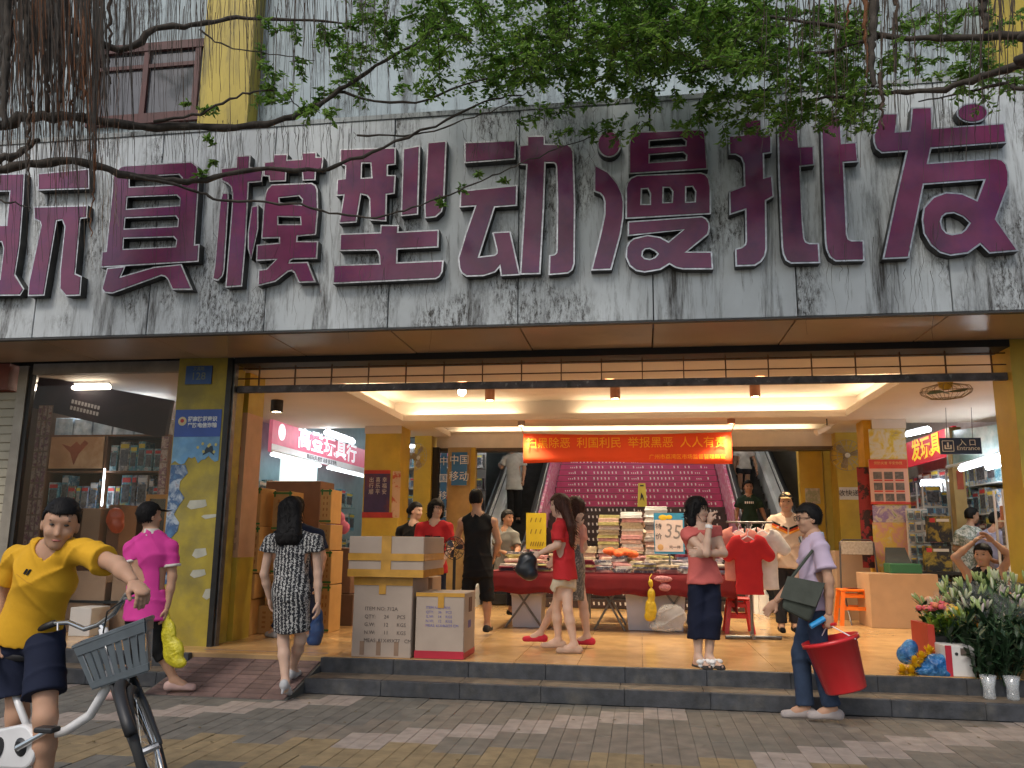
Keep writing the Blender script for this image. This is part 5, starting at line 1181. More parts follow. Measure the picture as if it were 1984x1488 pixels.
# torn blue strip down the column and scraps
t = thing('torn_poster', 'torn blue and white poster strip along left edge of yellow column', 'poster', (x0, YC, 1.5))
L = []; z = pz0 - .06
zb_ = at(330, 1135, YC).z
R_ = []
k = 0
while z > zb_:
    R_.append((x0 + .17 + .05 * math.sin(k * 1.9) - .1 * (pz0 - z) / (pz0 - zb_), z)); z -= .09; k += 1
flatpoly('poster_sheet', [(x0 - .004, zb_)] + list(reversed(R_)) + [(x0 - .004, pz0 - .06)], YC - .005, print_mat('torn_print', [(.03, .07, .17), (.10, .22, .38), (.04, .10, .22), (.45, .52, .58), (.2, .05, .06)], 6), t, .003)
for q, (px0, py0, px1, py1) in enumerate(((362, 968, 402, 985), (390, 996, 424, 1004), (372, 1062, 402, 1080), (368, 1103, 400, 1118), (392, 1140, 415, 1160))):
    A_ = at(px0, py1, YC); B_ = at(px1, py0, YC); 
    pts = [(A_.x, A_.z + .02), (A_.x + .05, A_.z - .01), (B_.x - .04, A_.z + .012), (B_.x, A_.z + .03), (B_.x - .02, B_.z), (A_.x + .03, B_.z - .01)]
    tag(flatpoly('paper_scrap', pts, YC - .004, mat('scrap', (.48, .47, .38), .8, var=.2), None, .002), ('whitish torn paper scrap highest on the yellow column', 'narrow paper scrap near the red line on yellow column', 'torn paper scrap at the height of the pink shirt shoulder', 'torn paper scrap beside the pink shirt sleeve', 'lowest small paper scrap on the yellow column')[q], 'paper', 'paper scraps on the left column')
# peach advertising pillar behind the rail
Yp = 8.98; pa, pb = at(446, 900, Yp).x, at(473, 900, Yp).x
pil = thing('advert_pillar', 'narrow peach pillar with red print beside the steel rail', 'pillar', (pa, Yp, ZP))
z1, z2 = at(450, 1080, Yp).z, at(450, 800, Yp).z
box('pillar_base', (pa, Yp, ZP), (pb, Yp + .4, z1), M_yel, pil); box('advert_panel', (pa - .002, Yp - .004, z1 + .001), (pb + .002, Yp + .4, z2), mat('peach', (.62, .36, .20), .5, var=.08), pil); box('pillar_top', (pa, Yp, z2 + .001), (pb, Yp + .4, ZC - .003), M_yel, pil)
mr = mat('print_red', (.42, .06, .03), .6)
for zc, s_ in ((at(450, 872, Yp).z, 1), (at(450, 925, Yp).z, .8)):
    flatpoly('red_motif', [(pa + .05, zc - .12 * s_), (pa + .11, zc - .1 * s_), (pa + .12, zc + .02), (pa + .09, zc + .12 * s_), (pa + .04, zc + .08 * s_), (pa + .03, zc)], Yp - .008, mr, pil)
mb = MB()
for r in range(3):
    for c_ in range(3): mb.box((pa + .025 + .045 * c_, Yp - .007, z1 + .08 + .14 * r), (pa + .052 + .045 * c_, Yp - .005, z1 + .16 + .14 * r))
mb.build('small_print', mat('print_peach', (.45, .26, .15), .6), pil)
# posters on inner columns
YcL = 13.6
def poster(name, lab, x0, y0, x1, y1, Y, m, cat='poster', th=.006):
    a = at(x0, y1, Y); b = at(x1, y0, Y); t = thing(name, lab, cat, (a.x, Y, a.z)); box('poster_sheet', (a.x, Y - th, a.z), (b.x, Y - .001, b.z), m, t); return t, a, b
t, a, b = poster('poster', 'dark purple poster with pale vertical writing on the yellow left column', 704, 912, 757, 996, YcL, mat('poster_purple', (.05, .03, .11), .4, var=.2, col2=(.22, .04, .02), cmix=(.52, .7), cscale=2))
for i, s_ in enumerate(('出行顺', '喜乐平', '幸福安')):
    for k, ch in enumerate(s_): text('poster_text', ch, .095, mat('text_cream', (.6, .55, .5), .6, var=0), (a.x + .12 + .115 * i, YcL - .008, b.z - .16 - .10 * k), t, sx=.9)
box('red_border', (a.x - .01, YcL - .012, b.z - .05), (b.x, YcL - .007, b.z + .01), mat('border_red', (.45, .04, .03), .5, var=.2), t); box('red_border', (a.x - .02, YcL - .012, a.z - .06), (b.x + .06, YcL - .007, a.z + .03), mat('border_red', (.45, .04, .03), .5, var=.2), t)
t, a, b = poster('notice_strip', 'cream and red paper strip beside the dark purple poster', 758, 913, 777, 1003, YcL, mat('cream_red', (.62, .42, .28), .6, var=.1, col2=(.5, .1, .05), cmix=(.56, .6), cscale=5))
YcR = 13.4
t, a, b = poster('poster', 'yellow and white sky poster at top of the right column', 1686, 831, 1753, 889, YcR, print_mat('sky_print', [(.62, .45, .03), (.66, .50, .06), (.60, .58, .50), (.62, .47, .04), (.25, .22, .22)], 4.2))
t, a, b = poster('poster', 'red notice poster with nine small photos on the right column', 1688, 890, 1757, 977, YcR, mat('poster_rose', (.68, .42, .34), .5, var=.05), th=.008)
box('poster_head', (a.x + .005, YcR - .012, b.z - .14), (b.x - .005, YcR - .0085, b.z - .005), mat('poster_headred', (.6, .06, .04), .5, var=.15), t); box('poster_foot', (a.x - .01, YcR - .012, a.z), (b.x + .01, YcR - .0085, a.z + .035), mat('poster_headred', (.6, .06, .04), .5), t)
text('poster_title', '预防灾害 平安你我', .05, mat('text_orange', (.75, .42, .15), .5, var=0), ((a.x + b.x) / 2, YcR - .0135, b.z - .06), t)
for r in range(3):
    for c_ in range(3):
        xx = a.x + .055 + c_ * (b.x - a.x - .09) / 3; zz_ = b.z - .30 - r * .165
        box('photo', (xx, YcR - .011, zz_), (xx + .125, YcR - .0085, zz_ + .11), print_mat('photo%d' % ((r * 3 + c_) % 4), [(.05, .05, .06), (.22, .18, .16), (.10, .09, .09), (.36, .30, .27)], 6, seed=r * 3 + c_), t)
        box('photo_caption', (xx, YcR - .0105, zz_ - .03), (xx + .125, YcR - .0085, zz_ - .008), mat('poster_headred', (.6, .06, .04), .5), t)
t, a, b = poster('poster', 'green and purple print on right column under the red notice', 1692, 979, 1760, 1012, YcR, print_mat('gp_print', [(.62, .55, .45), (.20, .30, .08), (.6, .5, .38), (.25, .16, .36), (.65, .55, .5)], 7))
t, a, b = poster('poster', 'pink and yellow cartoon-coloured print low on the right column', 1696, 1013, 1764, 1105, YcR, print_mat('py_print', [(.68, .42, .03), (.66, .48, .12), (.62, .28, .25), (.68, .45, .06), (.6, .52, .36)], 5))
t, a, b = poster('hanging_scroll', 'dark red hanging scroll left of the posters on right column', 1672, 905, 1687, 1100, 13.48, mat('scroll_red', (.30, .02, .02), .5, var=.25, col2=(.03, .01, .01), cmix=(.5, .55), cscale=6), 'scroll')
t, a, b = poster('paper_notice', 'white paper notice with handwritten characters on yellow column below the fan', 1627, 944, 1662, 968, 15.0, M_paper, 'notice')
text('handwriting', '收快递', .115, M_ink, ((a.x + b.x) / 2, 14.99, (a.z + b.z) / 2), t)
t, a, b = poster('poster', 'small pale purple poster on yellow panel beside the right escalator', 1561, 946, 1588, 976, 15.5, print_mat('pp_print', [(.5, .4, .5), (.6, .55, .6), (.3, .35, .25), (.55, .45, .55)], 9))

# ================================================================ cartons
M_kraft = mat('cardboard', (.36, .24, .155), .8, var=.08, scale=5, rand=.06); M_kraft_g = mat('cardboard_grey', (.40, .315, .25), .8, var=.06, scale=5)
M_ora = mat('carton_orange', (.50, .275, .085), .7, var=.08, rand=.10); M_tape = mat('parcel_tape', (.50, .26, .045), .25, var=.15, scale=9); M_strap = mat('strap_green', (.03, .15, .02), .5, var=.3)
M_pblue = mat('print_blue', (.14, .13, .33), .7, var=0); M_pgrey = mat('print_grey', (.12, .09, .075), .7, var=0)
def carton(lab, x0, y0, x1, y1, Y, dep, m=M_kraft_g, bot=None, name='carton', group=None, bev=.006):
    a = at(x0, y1, Y); b = at(x1, y0, Y); z0 = a.z if bot is None else bot
    t = thing(name, lab, 'carton', ((a.x + b.x) / 2, Y, z0), group)
    MB().box((a.x, Y, z0), (b.x, Y + dep, b.z), 0, bev).build('box_body', m, t)
    if group or m is not M_kraft_g: t.rotation_euler[2] = rnd.uniform(-.05, .05)
    return t, a.x, b.x, z0, b.z
t, x0, x1, z0, z1 = carton('tall grey-brown carton with printed lines at left under the taped carton', 680, 1120, 800, 1275, 8.12, .62, bot=ZP)
box('tape', (x0 - .002, 8.114, z1 - .075), (x1 + .002, 8.119, z1 + .002), M_tape, t); box('tape', ((x0 + x1) / 2 - .04, 8.112, z1 - .16), ((x0 + x1) / 2 + .03, 8.1135, z1 + .003), M_tape, t); box('tape', ((x0 + x1) / 2 - .04, 8.112, z1 + .0015), ((x0 + x1) / 2 + .03, 8.7, z1 + .004), M_tape, t)
for k, s_ in enumerate(('ITEM NO: 712A', 'QTY:      24      PCS', 'G.W:      12      KGS', 'N.W:      11      KGS', 'MEAS: 81X49X77   CM')):
    text('print_line', s_, .05, M_pgrey, (x0 + .12, 8.118, z1 - .30 - k * .075), t, ax='LEFT', ext=.001)
for k in (.14, .42, .72): flatpoly('print_arrow', [(x0 + k * (x1 - x0), z0 + .02), (x0 + k * (x1 - x0) + .045, z0 + .02), (x0 + k * (x1 - x0) + .045, z0 + .15), (x0 + k * (x1 - x0), z0 + .15)], 8.117, mat('print_tan', (.27, .17, .11), .8), t)
t, x0, x1, z0, z1 = carton('square carton with blue printing and red bottom tape beside the tall carton', 803, 1150, 900, 1275, 8.14, .55, bot=ZP)
box('tape', (x0 - .002, 8.134, z1 - .035), (x1 + .003, 8.139, z1 + .002), M_tape, t); box('tape', ((x0 + x1) / 2 - .02, 8.132, z1 - .14), ((x0 + x1) / 2 + .04, 8.1335, z1 + .003), M_tape, t)
mrd = mat('tape_red', (.42, .02, .04), .4, var=.1); box('red_tape', (x0 - .003, 8.132, z0 + .005), (x1 + .004, 8.1395, z0 + .075), mrd, t); box('red_tape', (x1 + .001, 8.141, z0 + .005), (x1 + .004, 8.688, z0 + .06), mrd, t)
for k, s_ in enumerate(('ITEM NO:  7035', 'QTY:    36    PCS', 'G.W:    14    KGS', 'N.W:    12    KGS', 'MEAS: 61X46X59 CM')):
    text('print_line', s_, .036, M_pblue, (x0 + .10, 8.138, z1 - .14 - k * .042), t, ax='LEFT', ext=.001)
for k in (0, 1): box('arrow_mark', (x1 + .001, 8.36 + .09 * k, z1 - .19), (x1 + .003, 8.42 + .09 * k, z1 - .05), mat('mark_brown', (.13, .05, .03), .7), t)
for k in range(3): box('side_print', (x1 + .001, 8.34 + .05 * k, z1 - .34), (x1 + .003, 8.37 + .05 * k, z1 - .27), M_pblue, t)
zt1 = z1
t, x0, x1, z0, z1 = carton('brown carton behind the taped ones, mostly hidden', 762, 1119, 838, 1250, 8.85, .5, bot=ZP, m=M_kraft)
t, x0, x1, z0, z1 = carton('long carton wrapped in yellow tape lying on top of the tall carton', 674, 1040, 822, 1117, 8.05, .85)
for (u0, u1, v0, v1) in ((0, 1, .0, .19), (0, 1, .40, .58), (.44, .57, 0, 1)): box('tape', (x0 - .003 + u0 * (x1 - x0 + .006), 8.040 + .003 * u0, z0 + v0 * (z1 - z0) + .0015), (x0 - .003 + u1 * (x1 - x0 + .006), 8.0465 + .0 * u0, z0 + v1 * (z1 - z0)), M_tape, t)
for v0, v1 in ((0, .19), (.4, .58)): box('tape', (x1 + .001, 8.05, z0 + v0 * (z1 - z0) + .002), (x1 + .004, 8.9, z0 + v1 * (z1 - z0)), M_tape, t)
box('tape', (x0 + .44 * (x1 - x0), 8.045, z1 + .001), (x0 + .57 * (x1 - x0), 8.9, z1 + .004), M_tape, t)
# orange cartons in stacks
def straps(t, x0, x1, z0, z1, Y, n=2, sides=True):
    for k in range(n):
        z = z0 + (z1 - z0) * (.04 if k == 0 else .93)
        box('strap', (x0 - .006, Y - .006, z), (x1 + .006, Y - .001, z + .022), M_strap, t)
    for x in (x0 + .01, x1 - .03): box('strap_corner', (x, Y - .009, z1 - .07), (x + .02, Y - .0065, z1 + .004), M_strap, t)
OC = [('tall orange carton at top of the left stack, tied with green strap', 464, 945, 507, 1019, 9.55, .42, 1), ('left of two bound orange cartons in left stack', 459, 1020, 480, 1110, 9.5, .42, 1), ('right of two bound orange cartons in left stack', 483, 1020, 503, 1110, 9.5, .42, 1),
      ('orange carton third layer of left stack', 447, 1112, 470, 1160, 9.52, .4, 0), ('orange carton third layer of left stack, right piece', 472, 1112, 494, 1160, 9.52, .4, 0), ('orange carton at the foot of left stack beside the pillar', 436, 1162, 460, 1248, 9.5, .4, 0), ('orange carton at the foot of left stack, right piece', 462, 1162, 484, 1246, 9.5, .4, 0),
      ('orange carton with green strap at top of the second stack', 526, 952, 566, 1028, 9.75, .4, 1), ('orange carton below the top of the second stack', 524, 1030, 566, 1112, 9.75, .4, 1), ('orange carton third layer of second stack', 512, 1114, 552, 1172, 9.75, .4, 0), ('wide orange carton at the foot of second stack', 492, 1174, 548, 1240, 9.75, .4, 0),
      ('narrow orange carton at top of the right stack by blue bag', 619, 948, 643, 1014, 10.0, .4, 1), ('narrow orange carton second in right stack', 617, 1016, 641, 1066, 10.02, .4, 0), ('narrow orange carton third in right stack', 619, 1068, 643, 1132, 10.0, .4, 1), ('narrow orange carton at foot of right stack', 616, 1134, 640, 1226, 10.0, .4, 1)]
for lab, a_, b_, c_, d_, Y, dp, st_ in OC:
    btm = ZP if d_ > 1220 else None
    t, x0, x1, z0, z1 = carton(lab, a_, b_, c_, d_, Y, dp, M_ora, btm, 'orange_carton', 'orange cartons stacked inside the left of the entrance')
    if st_: straps(t, x0, x1, z0, z1, Y)
    mb = MB(); w_ = x1 - x0; h_ = z1 - z0
    for r in range(4):
        for c2 in range(2): mb.box((x0 + w_ * (.25 + .32 * c2), Y - .003, z0 + h_ * (.2 + .17 * r)), (x0 + w_ * (.38 + .32 * c2), Y - .001, z0 + h_ * (.28 + .17 * r)))
    mb.build('carton_print', mat('print_ochre2', (.36, .15, .03), .7), t)
t, *_ = carton('large plain brown carton standing behind the orange cartons', 505, 932, 622, 1100, 10.45, .5, mat('cardboard_dark', (.20, .105, .06), .8, var=.1))
t, *_ = carton('large brown carton supporting the cartons behind the woman in print dress', 500, 1102, 620, 1236, 10.45, .5, mat('cardboard_dark2', (.15, .08, .045), .8, var=.1), bot=ZP)
t, *_ = carton('dark brown carton low behind the taped cartons', 640, 1062, 682, 1150, 10.9, .5, mat('cardboard_dark', (.20, .105, .06), .8, var=.1))
t, *_ = carton('dark brown carton on floor behind the taped cartons', 636, 1152, 684, 1212, 10.88, .5, mat('cardboard_dark2', (.15, .08, .045), .8, var=.1), bot=ZP)
# ================================================================ shelves of toys
PAL = [(.05, .18, .35), (.10, .35, .42), (.45, .06, .08), (.55, .28, .04), (.10, .10, .12), (.55, .5, .45), (.35, .12, .25), (.06, .22, .12), (.5, .42, .1), (.25, .3, .4), (.35, .08, .04), (.03, .03, .04)]
tm_ = [print_mat('toybox%d' % i, [PAL[i % 12], PAL[(i * 5 + 3) % 12], PAL[i % 12], PAL[(i * 7 + 5) % 12], (.6, .58, .55)], 12 + 3 * (i % 4), seed=i * 1.37) for i in range(14)]
cool = [print_mat('coolbox%d' % i, [(.10, .32, .38), (.22, .45, .5), (.05, .2, .28), (.45, .6, .62), (.3, .1, .14)], 9 + 3 * i, seed=i * 2.1) for i in range(4)]
toy_meshes = {}
def toy(p, w, h, d, m, lab, group, name='toy_box', ang=0., win=True):
    key = (round(w, 2), round(h, 2), round(d, 2), m.name)
    if key not in toy_meshes:
        toy_meshes[key] = (MB().box((-w / 2, 0, 0), (w / 2, d, h), 0, .006).mesh('box_body', m),
                           MB().box((-w * .36, -.004, h * .18), (w * .36, -.001, h * .72)).mesh('box_window', M_win), MB().box((-w * .4, -.004, h * .78), (w * .4, -.001, h * .92)).mesh('box_title', rnd.choice(TIT)))
    t = thing(name, lab, 'toy box', p, group); t.rotation_euler[2] = ang
    for nm, me in zip(('box_body', 'box_window', 'box_title'), toy_meshes[key][:3 if win else 1]):
        o = bpy.data.objects.new(nm, me); COL.objects.link(o); o.parent = t
    return t
M_win = mat('blister_window', (.12, .13, .15), .12, var=.5, scale=30); TIT = [mat('title_y', (.65, .5, .05), .5), mat('title_w', (.65, .65, .65), .5), mat('title_r', (.55, .04, .04), .5)]
def shelf_row(xa, xb, Y, z, hmax, lab, group, mats, d=.22, wr=(.12, .26), gap=.01):
    x = xa; i = 0
    while x < xb - .08:
        w = round(rnd.uniform(*wr) / .04) * .04; w = min(w, xb - x)
        h = round(hmax * rnd.uniform(.6, 1) / .05) * .05
        toy((x + w / 2, Y + rnd.uniform(0, .04), z), w - gap, max(.08, h), d, rnd.choice(mats), '%s packed toy from left on %s' % (nth(i + 1), lab), group); x += w; i += 1
M_wood = mat('cabinet_wood', (.17, .075, .035), .5, var=.2, scale=8, stretch=(1, 1, .2))
# --- left shop
YS_ = 10.3
sx0, sx1 = at(92, 900, YS_).x, at(316, 900, YS_).x; zs_ = [at(200, y, YS_).z for y in (985, 912, 842, 800)]
cab = thing('display_cabinet', 'brown wooden display cabinet with toy shelves inside the left shop', 'cabinet', (sx0, YS_, ZP))
box('back_panel', (sx0, YS_ + .42, ZP), (sx1, YS_ + .45, zs_[2]), M_wood, cab)
for x in (sx0 - .03, (sx0 + sx1) / 2 - .015, sx1): box('upright', (x, YS_, ZP), (x + .03, YS_ + .42, zs_[2]), M_wood, cab)
for z in zs_[:3]:
    for xa, xb in ((sx0 + .001, (sx0 + sx1) / 2 - .016), ((sx0 + sx1) / 2 + .016, sx1 - .001)): box('shelf', (xa, YS_ + .005, z - .025), (xb, YS_ + .41, z), M_wood, cab)
xm = (sx0 + sx1) / 2
box('cabinet_poster', (sx0 + .02, YS_ - .006, zs_[1] + .03), (xm - .03, YS_ - .001, zs_[2] - .03), mat('cab_poster', (.50, .26, .12), .5, var=.15, scale=4, col2=(.58, .38, .22), cscale=2), cab)
pc = Vector((sx0 * .5 + xm * .5, 0, (zs_[1] + zs_[2]) / 2))
flatpoly('poster_motif', [(pc.x - .03, pc.z - .17), (pc.x + .03, pc.z - .02), (pc.x + .16, pc.z + .13), (pc.x + .1, pc.z + .17), (pc.x + .04, pc.z + .1), (pc.x - .02, pc.z + .15), (pc.x - .1, pc.z + .08), (pc.x - .24, pc.z + .12), (pc.x - .1, pc.z + .0)], YS_ - .01, mat('motif_rust', (.30, .08, .03), .6, var=.2), cab)
g = 'packed toys on the left shop cabinet'
for (xa, xb, z, h, ln) in ((xm + .03, sx1 - .02, zs_[1], .46, 'upper right shelf of left shop cabinet'), (xm + .03, sx1 - .02, zs_[0], .46, 'lower right shelf of left shop cabinet'), (sx0 + .02, xm - .03, zs_[0], .46, 'lower left shelf of left shop cabinet')):
    shelf_row(xa, xb, YS_ + .04, z, h, ln, g, tm_[:6] + cool, wr=(.08, .18))
x = sx0; i_ = 1
while x < sx1 - .1:
    w = rnd.uniform(.2, .34); toy((x + w / 2, YS_ + .05, zs_[2] + .001), w - .02, at(200, 800, YS_).z - zs_[2] - rnd.uniform(0, .08), .3, mat('plastic_pale', (.42, .52, .62), .2, var=.4, scale=8, col2=(.62, .68, .75), cscale=5), '%s pale plastic-wrapped pack from left on top of left shop cabinet' % nth(i_), 'wrapped packs on top of the cabinet', 'wrapped_pack', win=False); x += w; i_ += 1
tube_lamp((sx0 + .1, YS_ + .1, at(200, 782, YS_).z), (sx1 - .1, YS_ + .1, at(200, 782, YS_).z), 'cool fluorescent tube above the wrapped packs in left shop')
tube_lamp((sx0 + .3, 9.3, ZC - .08), (sx1 - .2, 9.3, ZC - .08), 'fluorescent tube on the ceiling of left shop behind the banner', mat('tube_warm', (1, .95, .85), .4, var=0, emit=9, ecol=(1, .88, .7)))
# LED strip
a = at(203, 908, YS_ - .05); b = at(197, 980, YS_ - .05)
t = thing('led_strip', 'short bright white upright light strip between the cabinet halves', 'lamp', b); MB().tube([a, b], .012, 6).build('lamp_tube', tmat, t)
# banner in the left shop
t = thing('shop_banner', 'dark printed banner sloping under the ceiling of left shop', 'banner', at(200, 790, 9.6))
c = [at(62, 790, 9.0), at(318, 850, 10.15), at(332, 775, 10.15), at(76, 728, 9.0)]; dv = Vector((.02, .05, 0))
MB().hexa([c[0], c[1], c[1] + dv, c[0] + dv, c[3], c[2], c[2] + dv, c[3] + dv]).build('banner_sheet', print_mat('banner_dark', [(.018, .012, .022), (.022, .016, .028), (.02, .014, .022), (.05, .03, .04)], 3), t)
mb = MB(); e = (c[1] - c[0]); f_ = (c[3] - c[0])
for r in (0, 1):
    for k in range(9):
        p = c[0] + e * (.26 + .024 * k) + f_ * (.42 - .2 * r) + Vector((0, -.006, 0)); mb.add([p, p + e * .017, p + e * .017 + f_ * .12, p + f_ * .12], [(0, 1, 2, 3)])
mb.build('banner_print', mat('print_dim', (.35, .33, .34), .6), t)
# collage strips of prints at both sides of the shop window
t, a, b = poster('print_collage', 'tall collage of small tan and red prints at left side of left shop', 44, 785, 104, 1060, 8.95, mat('collage_base', (.30, .2, .15), .6))
for r in range(9):
    for k in range(3):
        hh = (b.z - a.z) / 9; ww = (b.x - a.x) / 3
        box('print', (a.x + k * ww + .01, 8.936, a.z + r * hh + .01), (a.x + (k + 1) * ww - .01, 8.943, a.z + (r + 1) * hh - .01), print_mat('collage%d' % ((r * 3 + k) % 6), [(.5, .32, .22), (.38, .12, .1), (.62, .48, .38), (.25, .1, .14), (.5, .3, .32)], 14, seed=(r * 3 + k) % 6 * 3.3), t)
t, a, b = poster('print_collage', 'narrow strip of prints hanging right of the display cabinet', 303, 845, 330, 972, 9.7, mat('collage_base', (.30, .2, .15), .6))
for r in range(5):
    hh = (b.z - a.z) / 5; box('print', (a.x + .01, 9.686, a.z + r * hh + .01), (b.x - .01, 9.693, a.z + (r + 1) * hh - .01), MT['collage%d' % (r % 6)], t)
# shop front frame and glass
shf = thing('storefront_window', 'dark metal frame and glass front of the left toy shop', 'shop front', (-6, 8.6, ZP))
fx = at(50, 800, 8.6).x
M_alu = mat('aluminium_tan', (.27, .24, .2), .45, .4, var=.2, scale=6)
box('frame_post', (fx - .12, 8.56, 0), (fx, 8.66, ZF - .03), M_alu, shf); box('frame_post', (fx + .002, 8.58, 0), (fx + .05, 8.64, ZF - .03), M_black, shf)
box('frame_head', (fx + .052, 8.57, ZF - .13), (cxa - .002, 8.65, ZF - .006), M_alu, shf)
box('window_pane', (fx + .052, 8.605, ZP), (cxa - .002, 8.611, ZF - .132), mat('shop_glass', (.02, .025, .025), .03, var=0, alpha=.10, spec=.8), shf)
shl = thing('roller_shutter', 'cream roller shutter at far left edge of the picture', 'shutter', (fx - .8, 8.6, 0))
for k in range(30): MB().box((fx - 1.6, 8.6 + .01 * (k % 2), .05 + k * .1), (fx - .125, 8.62 + .01 * (k % 2), .147 + k * .1), 0, .008).build('shutter_slat', mat('shutter_cream', (.40, .36, .27), .5, var=.1), shl)
box('shutter_hood', (fx - 1.6, 8.5, 3.06), (fx - .2, 8.75, ZF - .01), mat('hood_red', (.22, .05, .03), .5, var=.2), shl)
# goods on the left shop floor
for lab, rect, Y, m in (('brown carton leaning inside left shop behind the yellow shirt', (150, 985, 196, 1090), 9.6, M_kraft), ('tall brown carton beside the red bag in left shop', (198, 978, 236, 1110), 9.7, mat('cardboard_dark', (.2, .105, .06), .8)), ('flat tan carton on low shelf in left shop', (130, 1108, 206, 1160), 9.4, M_kraft), ('tan carton right of the low shelf in left shop', (212, 1112, 262, 1186), 9.45, M_kraft), ('small white carton on the floor of left shop', (132, 1178, 178, 1222), 9.0, M_paper)):
    t, x0, x1, z0, z1 = carton(lab, *rect, Y, .35, m, bot=ZP if rect[3] > 1105 else None)
box_t = thing('low_rack', 'low dark rack holding cartons inside left shop', 'rack', at(200, 1165, 9.4)); a = at(110, 1162, 9.38); b = at(270, 1162, 9.38)
box('rack_top', (a.x, 9.38, a.z - .03), (b.x, 9.85, a.z), M_black, box_t)
for x in (a.x, b.x - .03):
    for y in (9.38, 9.82): box('leg', (x, y, ZP), (x + .03, y + .03, a.z - .031), M_black, box_t)
pt = at(225, 1000, 9.5)
t = thing('red_bag', 'orange red plastic bag hanging in the left shop', 'bag', at(225, 1030, 9.5)); link('bag_body', np_mesh('bag_body', [grow([elp(at(223, 1005, 9.5), (.12, .05, .14), ((1, 0, 0), (0, 1, 0), (0, 0, 1))) + (.03,), elp(at(226, 1018, 9.48), (.10, .06, .1), ((1, 0, 0), (0, 1, 0), (0, 0, 1))) + (.03,)], .014, wr=(.006, 30))], mat('bag_redorange', (.5, .08, .02), .4, var=.15)), t)
t = thing('standing_mirror', 'orange framed standing mirror beside the yellow column', 'mirror', at(295, 1100, 9.2)); a = at(262, 1190, 9.2); b = at(330, 958, 9.2)
mb = MB(); mb.box((a.x, 9.2, ZP), (a.x + .05, 9.24, b.z)).box((b.x - .05, 9.2, ZP), (b.x, 9.24, b.z)).box((a.x + .05, 9.2, b.z - .05), (b.x - .05, 9.24, b.z)); mb.build('mirror_frame', mat('frame_orange', (.5, .22, .03), .5, var=.1), t)
box('mirror_glass', (a.x + .051, 9.215, ZP + .02), (b.x - .051, 9.225, b.z - .051), mat('mirror_dark', (.05, .045, .04), .15, .3), t)
struct(box('shop_back_wall', (-9, 10.85, ZP), (sx1 + .02, 10.9, ZC - .002), mat('wall_brown', (.16, .10, .07), .8, var=.1)))
# --- corridor wall under the pink sign: lit display of packed toys
struct(box('corridor_wall', (XL - .35, 11.0, ZP), (XL - .3, 19, 4.2), mat('display_back', (.3, .42, .45), .5, var=.1)))
g = 'packed toys in the lit display under pink sign'
for r in range(5):
    z = ZP + .35 + r * .47; y = 11.4; i_ = 1
    if z + .4 > za: continue
    sh = tag(box('display_shelf', (XL - .3, 11.3, z - .02), (XL, 16.9, z), mat('shelf_glass', (.35, .5, .52), .2)), ('lowest', 'second', 'third', 'fourth', 'fifth')[r] + ' glass shelf of the lit display under pink sign', 'shelf')
    while y < 16.7:
        w = rnd.choice((.28, .36, .44, .52)); toy((XL - .02, y + w / 2, z + .001), w - .03, rnd.choice((.25, .3, .35, .4)), .2, rnd.choice(cool + cool + tm_[:3]), '%s packed toy from near end, %s shelf under the pink sign' % (nth(i_), nth(r + 1)), g, ang=R(90)); y += w; i_ += 1
a_, b_ = atx(542, 925, XL + .02), atx(612, 945, XL + .02)
lp = thing('light_panel', 'bright white lit display panel under the left end of pink sign', 'light panel', a_)
box('lit_panel', (XL + .01, a_.y, b_.z - .12), (XL + .03, b_.y, a_.z + .42), mat('panel_glow', (.75, .95, .95), .5, var=0, emit=.55, ecol=(.75, .97, 1)), lp)
tube_lamp(atx(632, 838, XL + .5), atx(684, 856, XL + .5), 'white fluorescent tube hanging before the pink sign', r=.045)
tube_lamp((XL + .25, 12.2, za - .1), (XL + .25, 14.2, za - .1), 'fluorescent tube under the pink sign lighting the display, near one', mat('tube_dim', (.9, .95, 1), .4, var=0, emit=2.5, ecol=(.85, .95, 1))); tube_lamp((XL + .25, 14.6, za - .1), (XL + .25, 16.6, za - .1), 'fluorescent tube under the pink sign lighting the display, far one', MT['tube_dim'])
# deep shelves seen between the columns, left and right
for (xa, xb, Y, lab, g) in ((-6.0, -3.6, 19.0, 'of far shelf between the left columns', 'packed toys on the far left shelf'), (3.6, 5.0, 18.0, 'of far shelf right of the escalators', 'packed toys on the far right shelf')):
    u = thing('shelf_unit', 'tall white shelf unit of toys far back ' + ('left' if xa < 0 else 'right') + ' of the escalators', 'shelf', (xa, Y, ZP))
    box('back_panel', (xa, Y + .45, ZP), (xb, Y + .5, 3.6), M_paper, u)
    for r in range(6):
        z = ZP + .3 + r * .5; box('shelf', (xa, Y, z - .02), (xb, Y + .44, z), M_paper, u); shelf_row(xa + .02, xb, Y + .05, z + .001, .4, nth(r + 1) + ' row ' + lab, g, cool + tm_, wr=(.28, .44))
    tube_lamp((xa + .2, Y - .5, 3.5), (xb - .1, Y - .5, 3.5), 'fluorescent tube lighting the far shelf ' + ('left' if xa < 0 else 'right') + ' of the escalators')
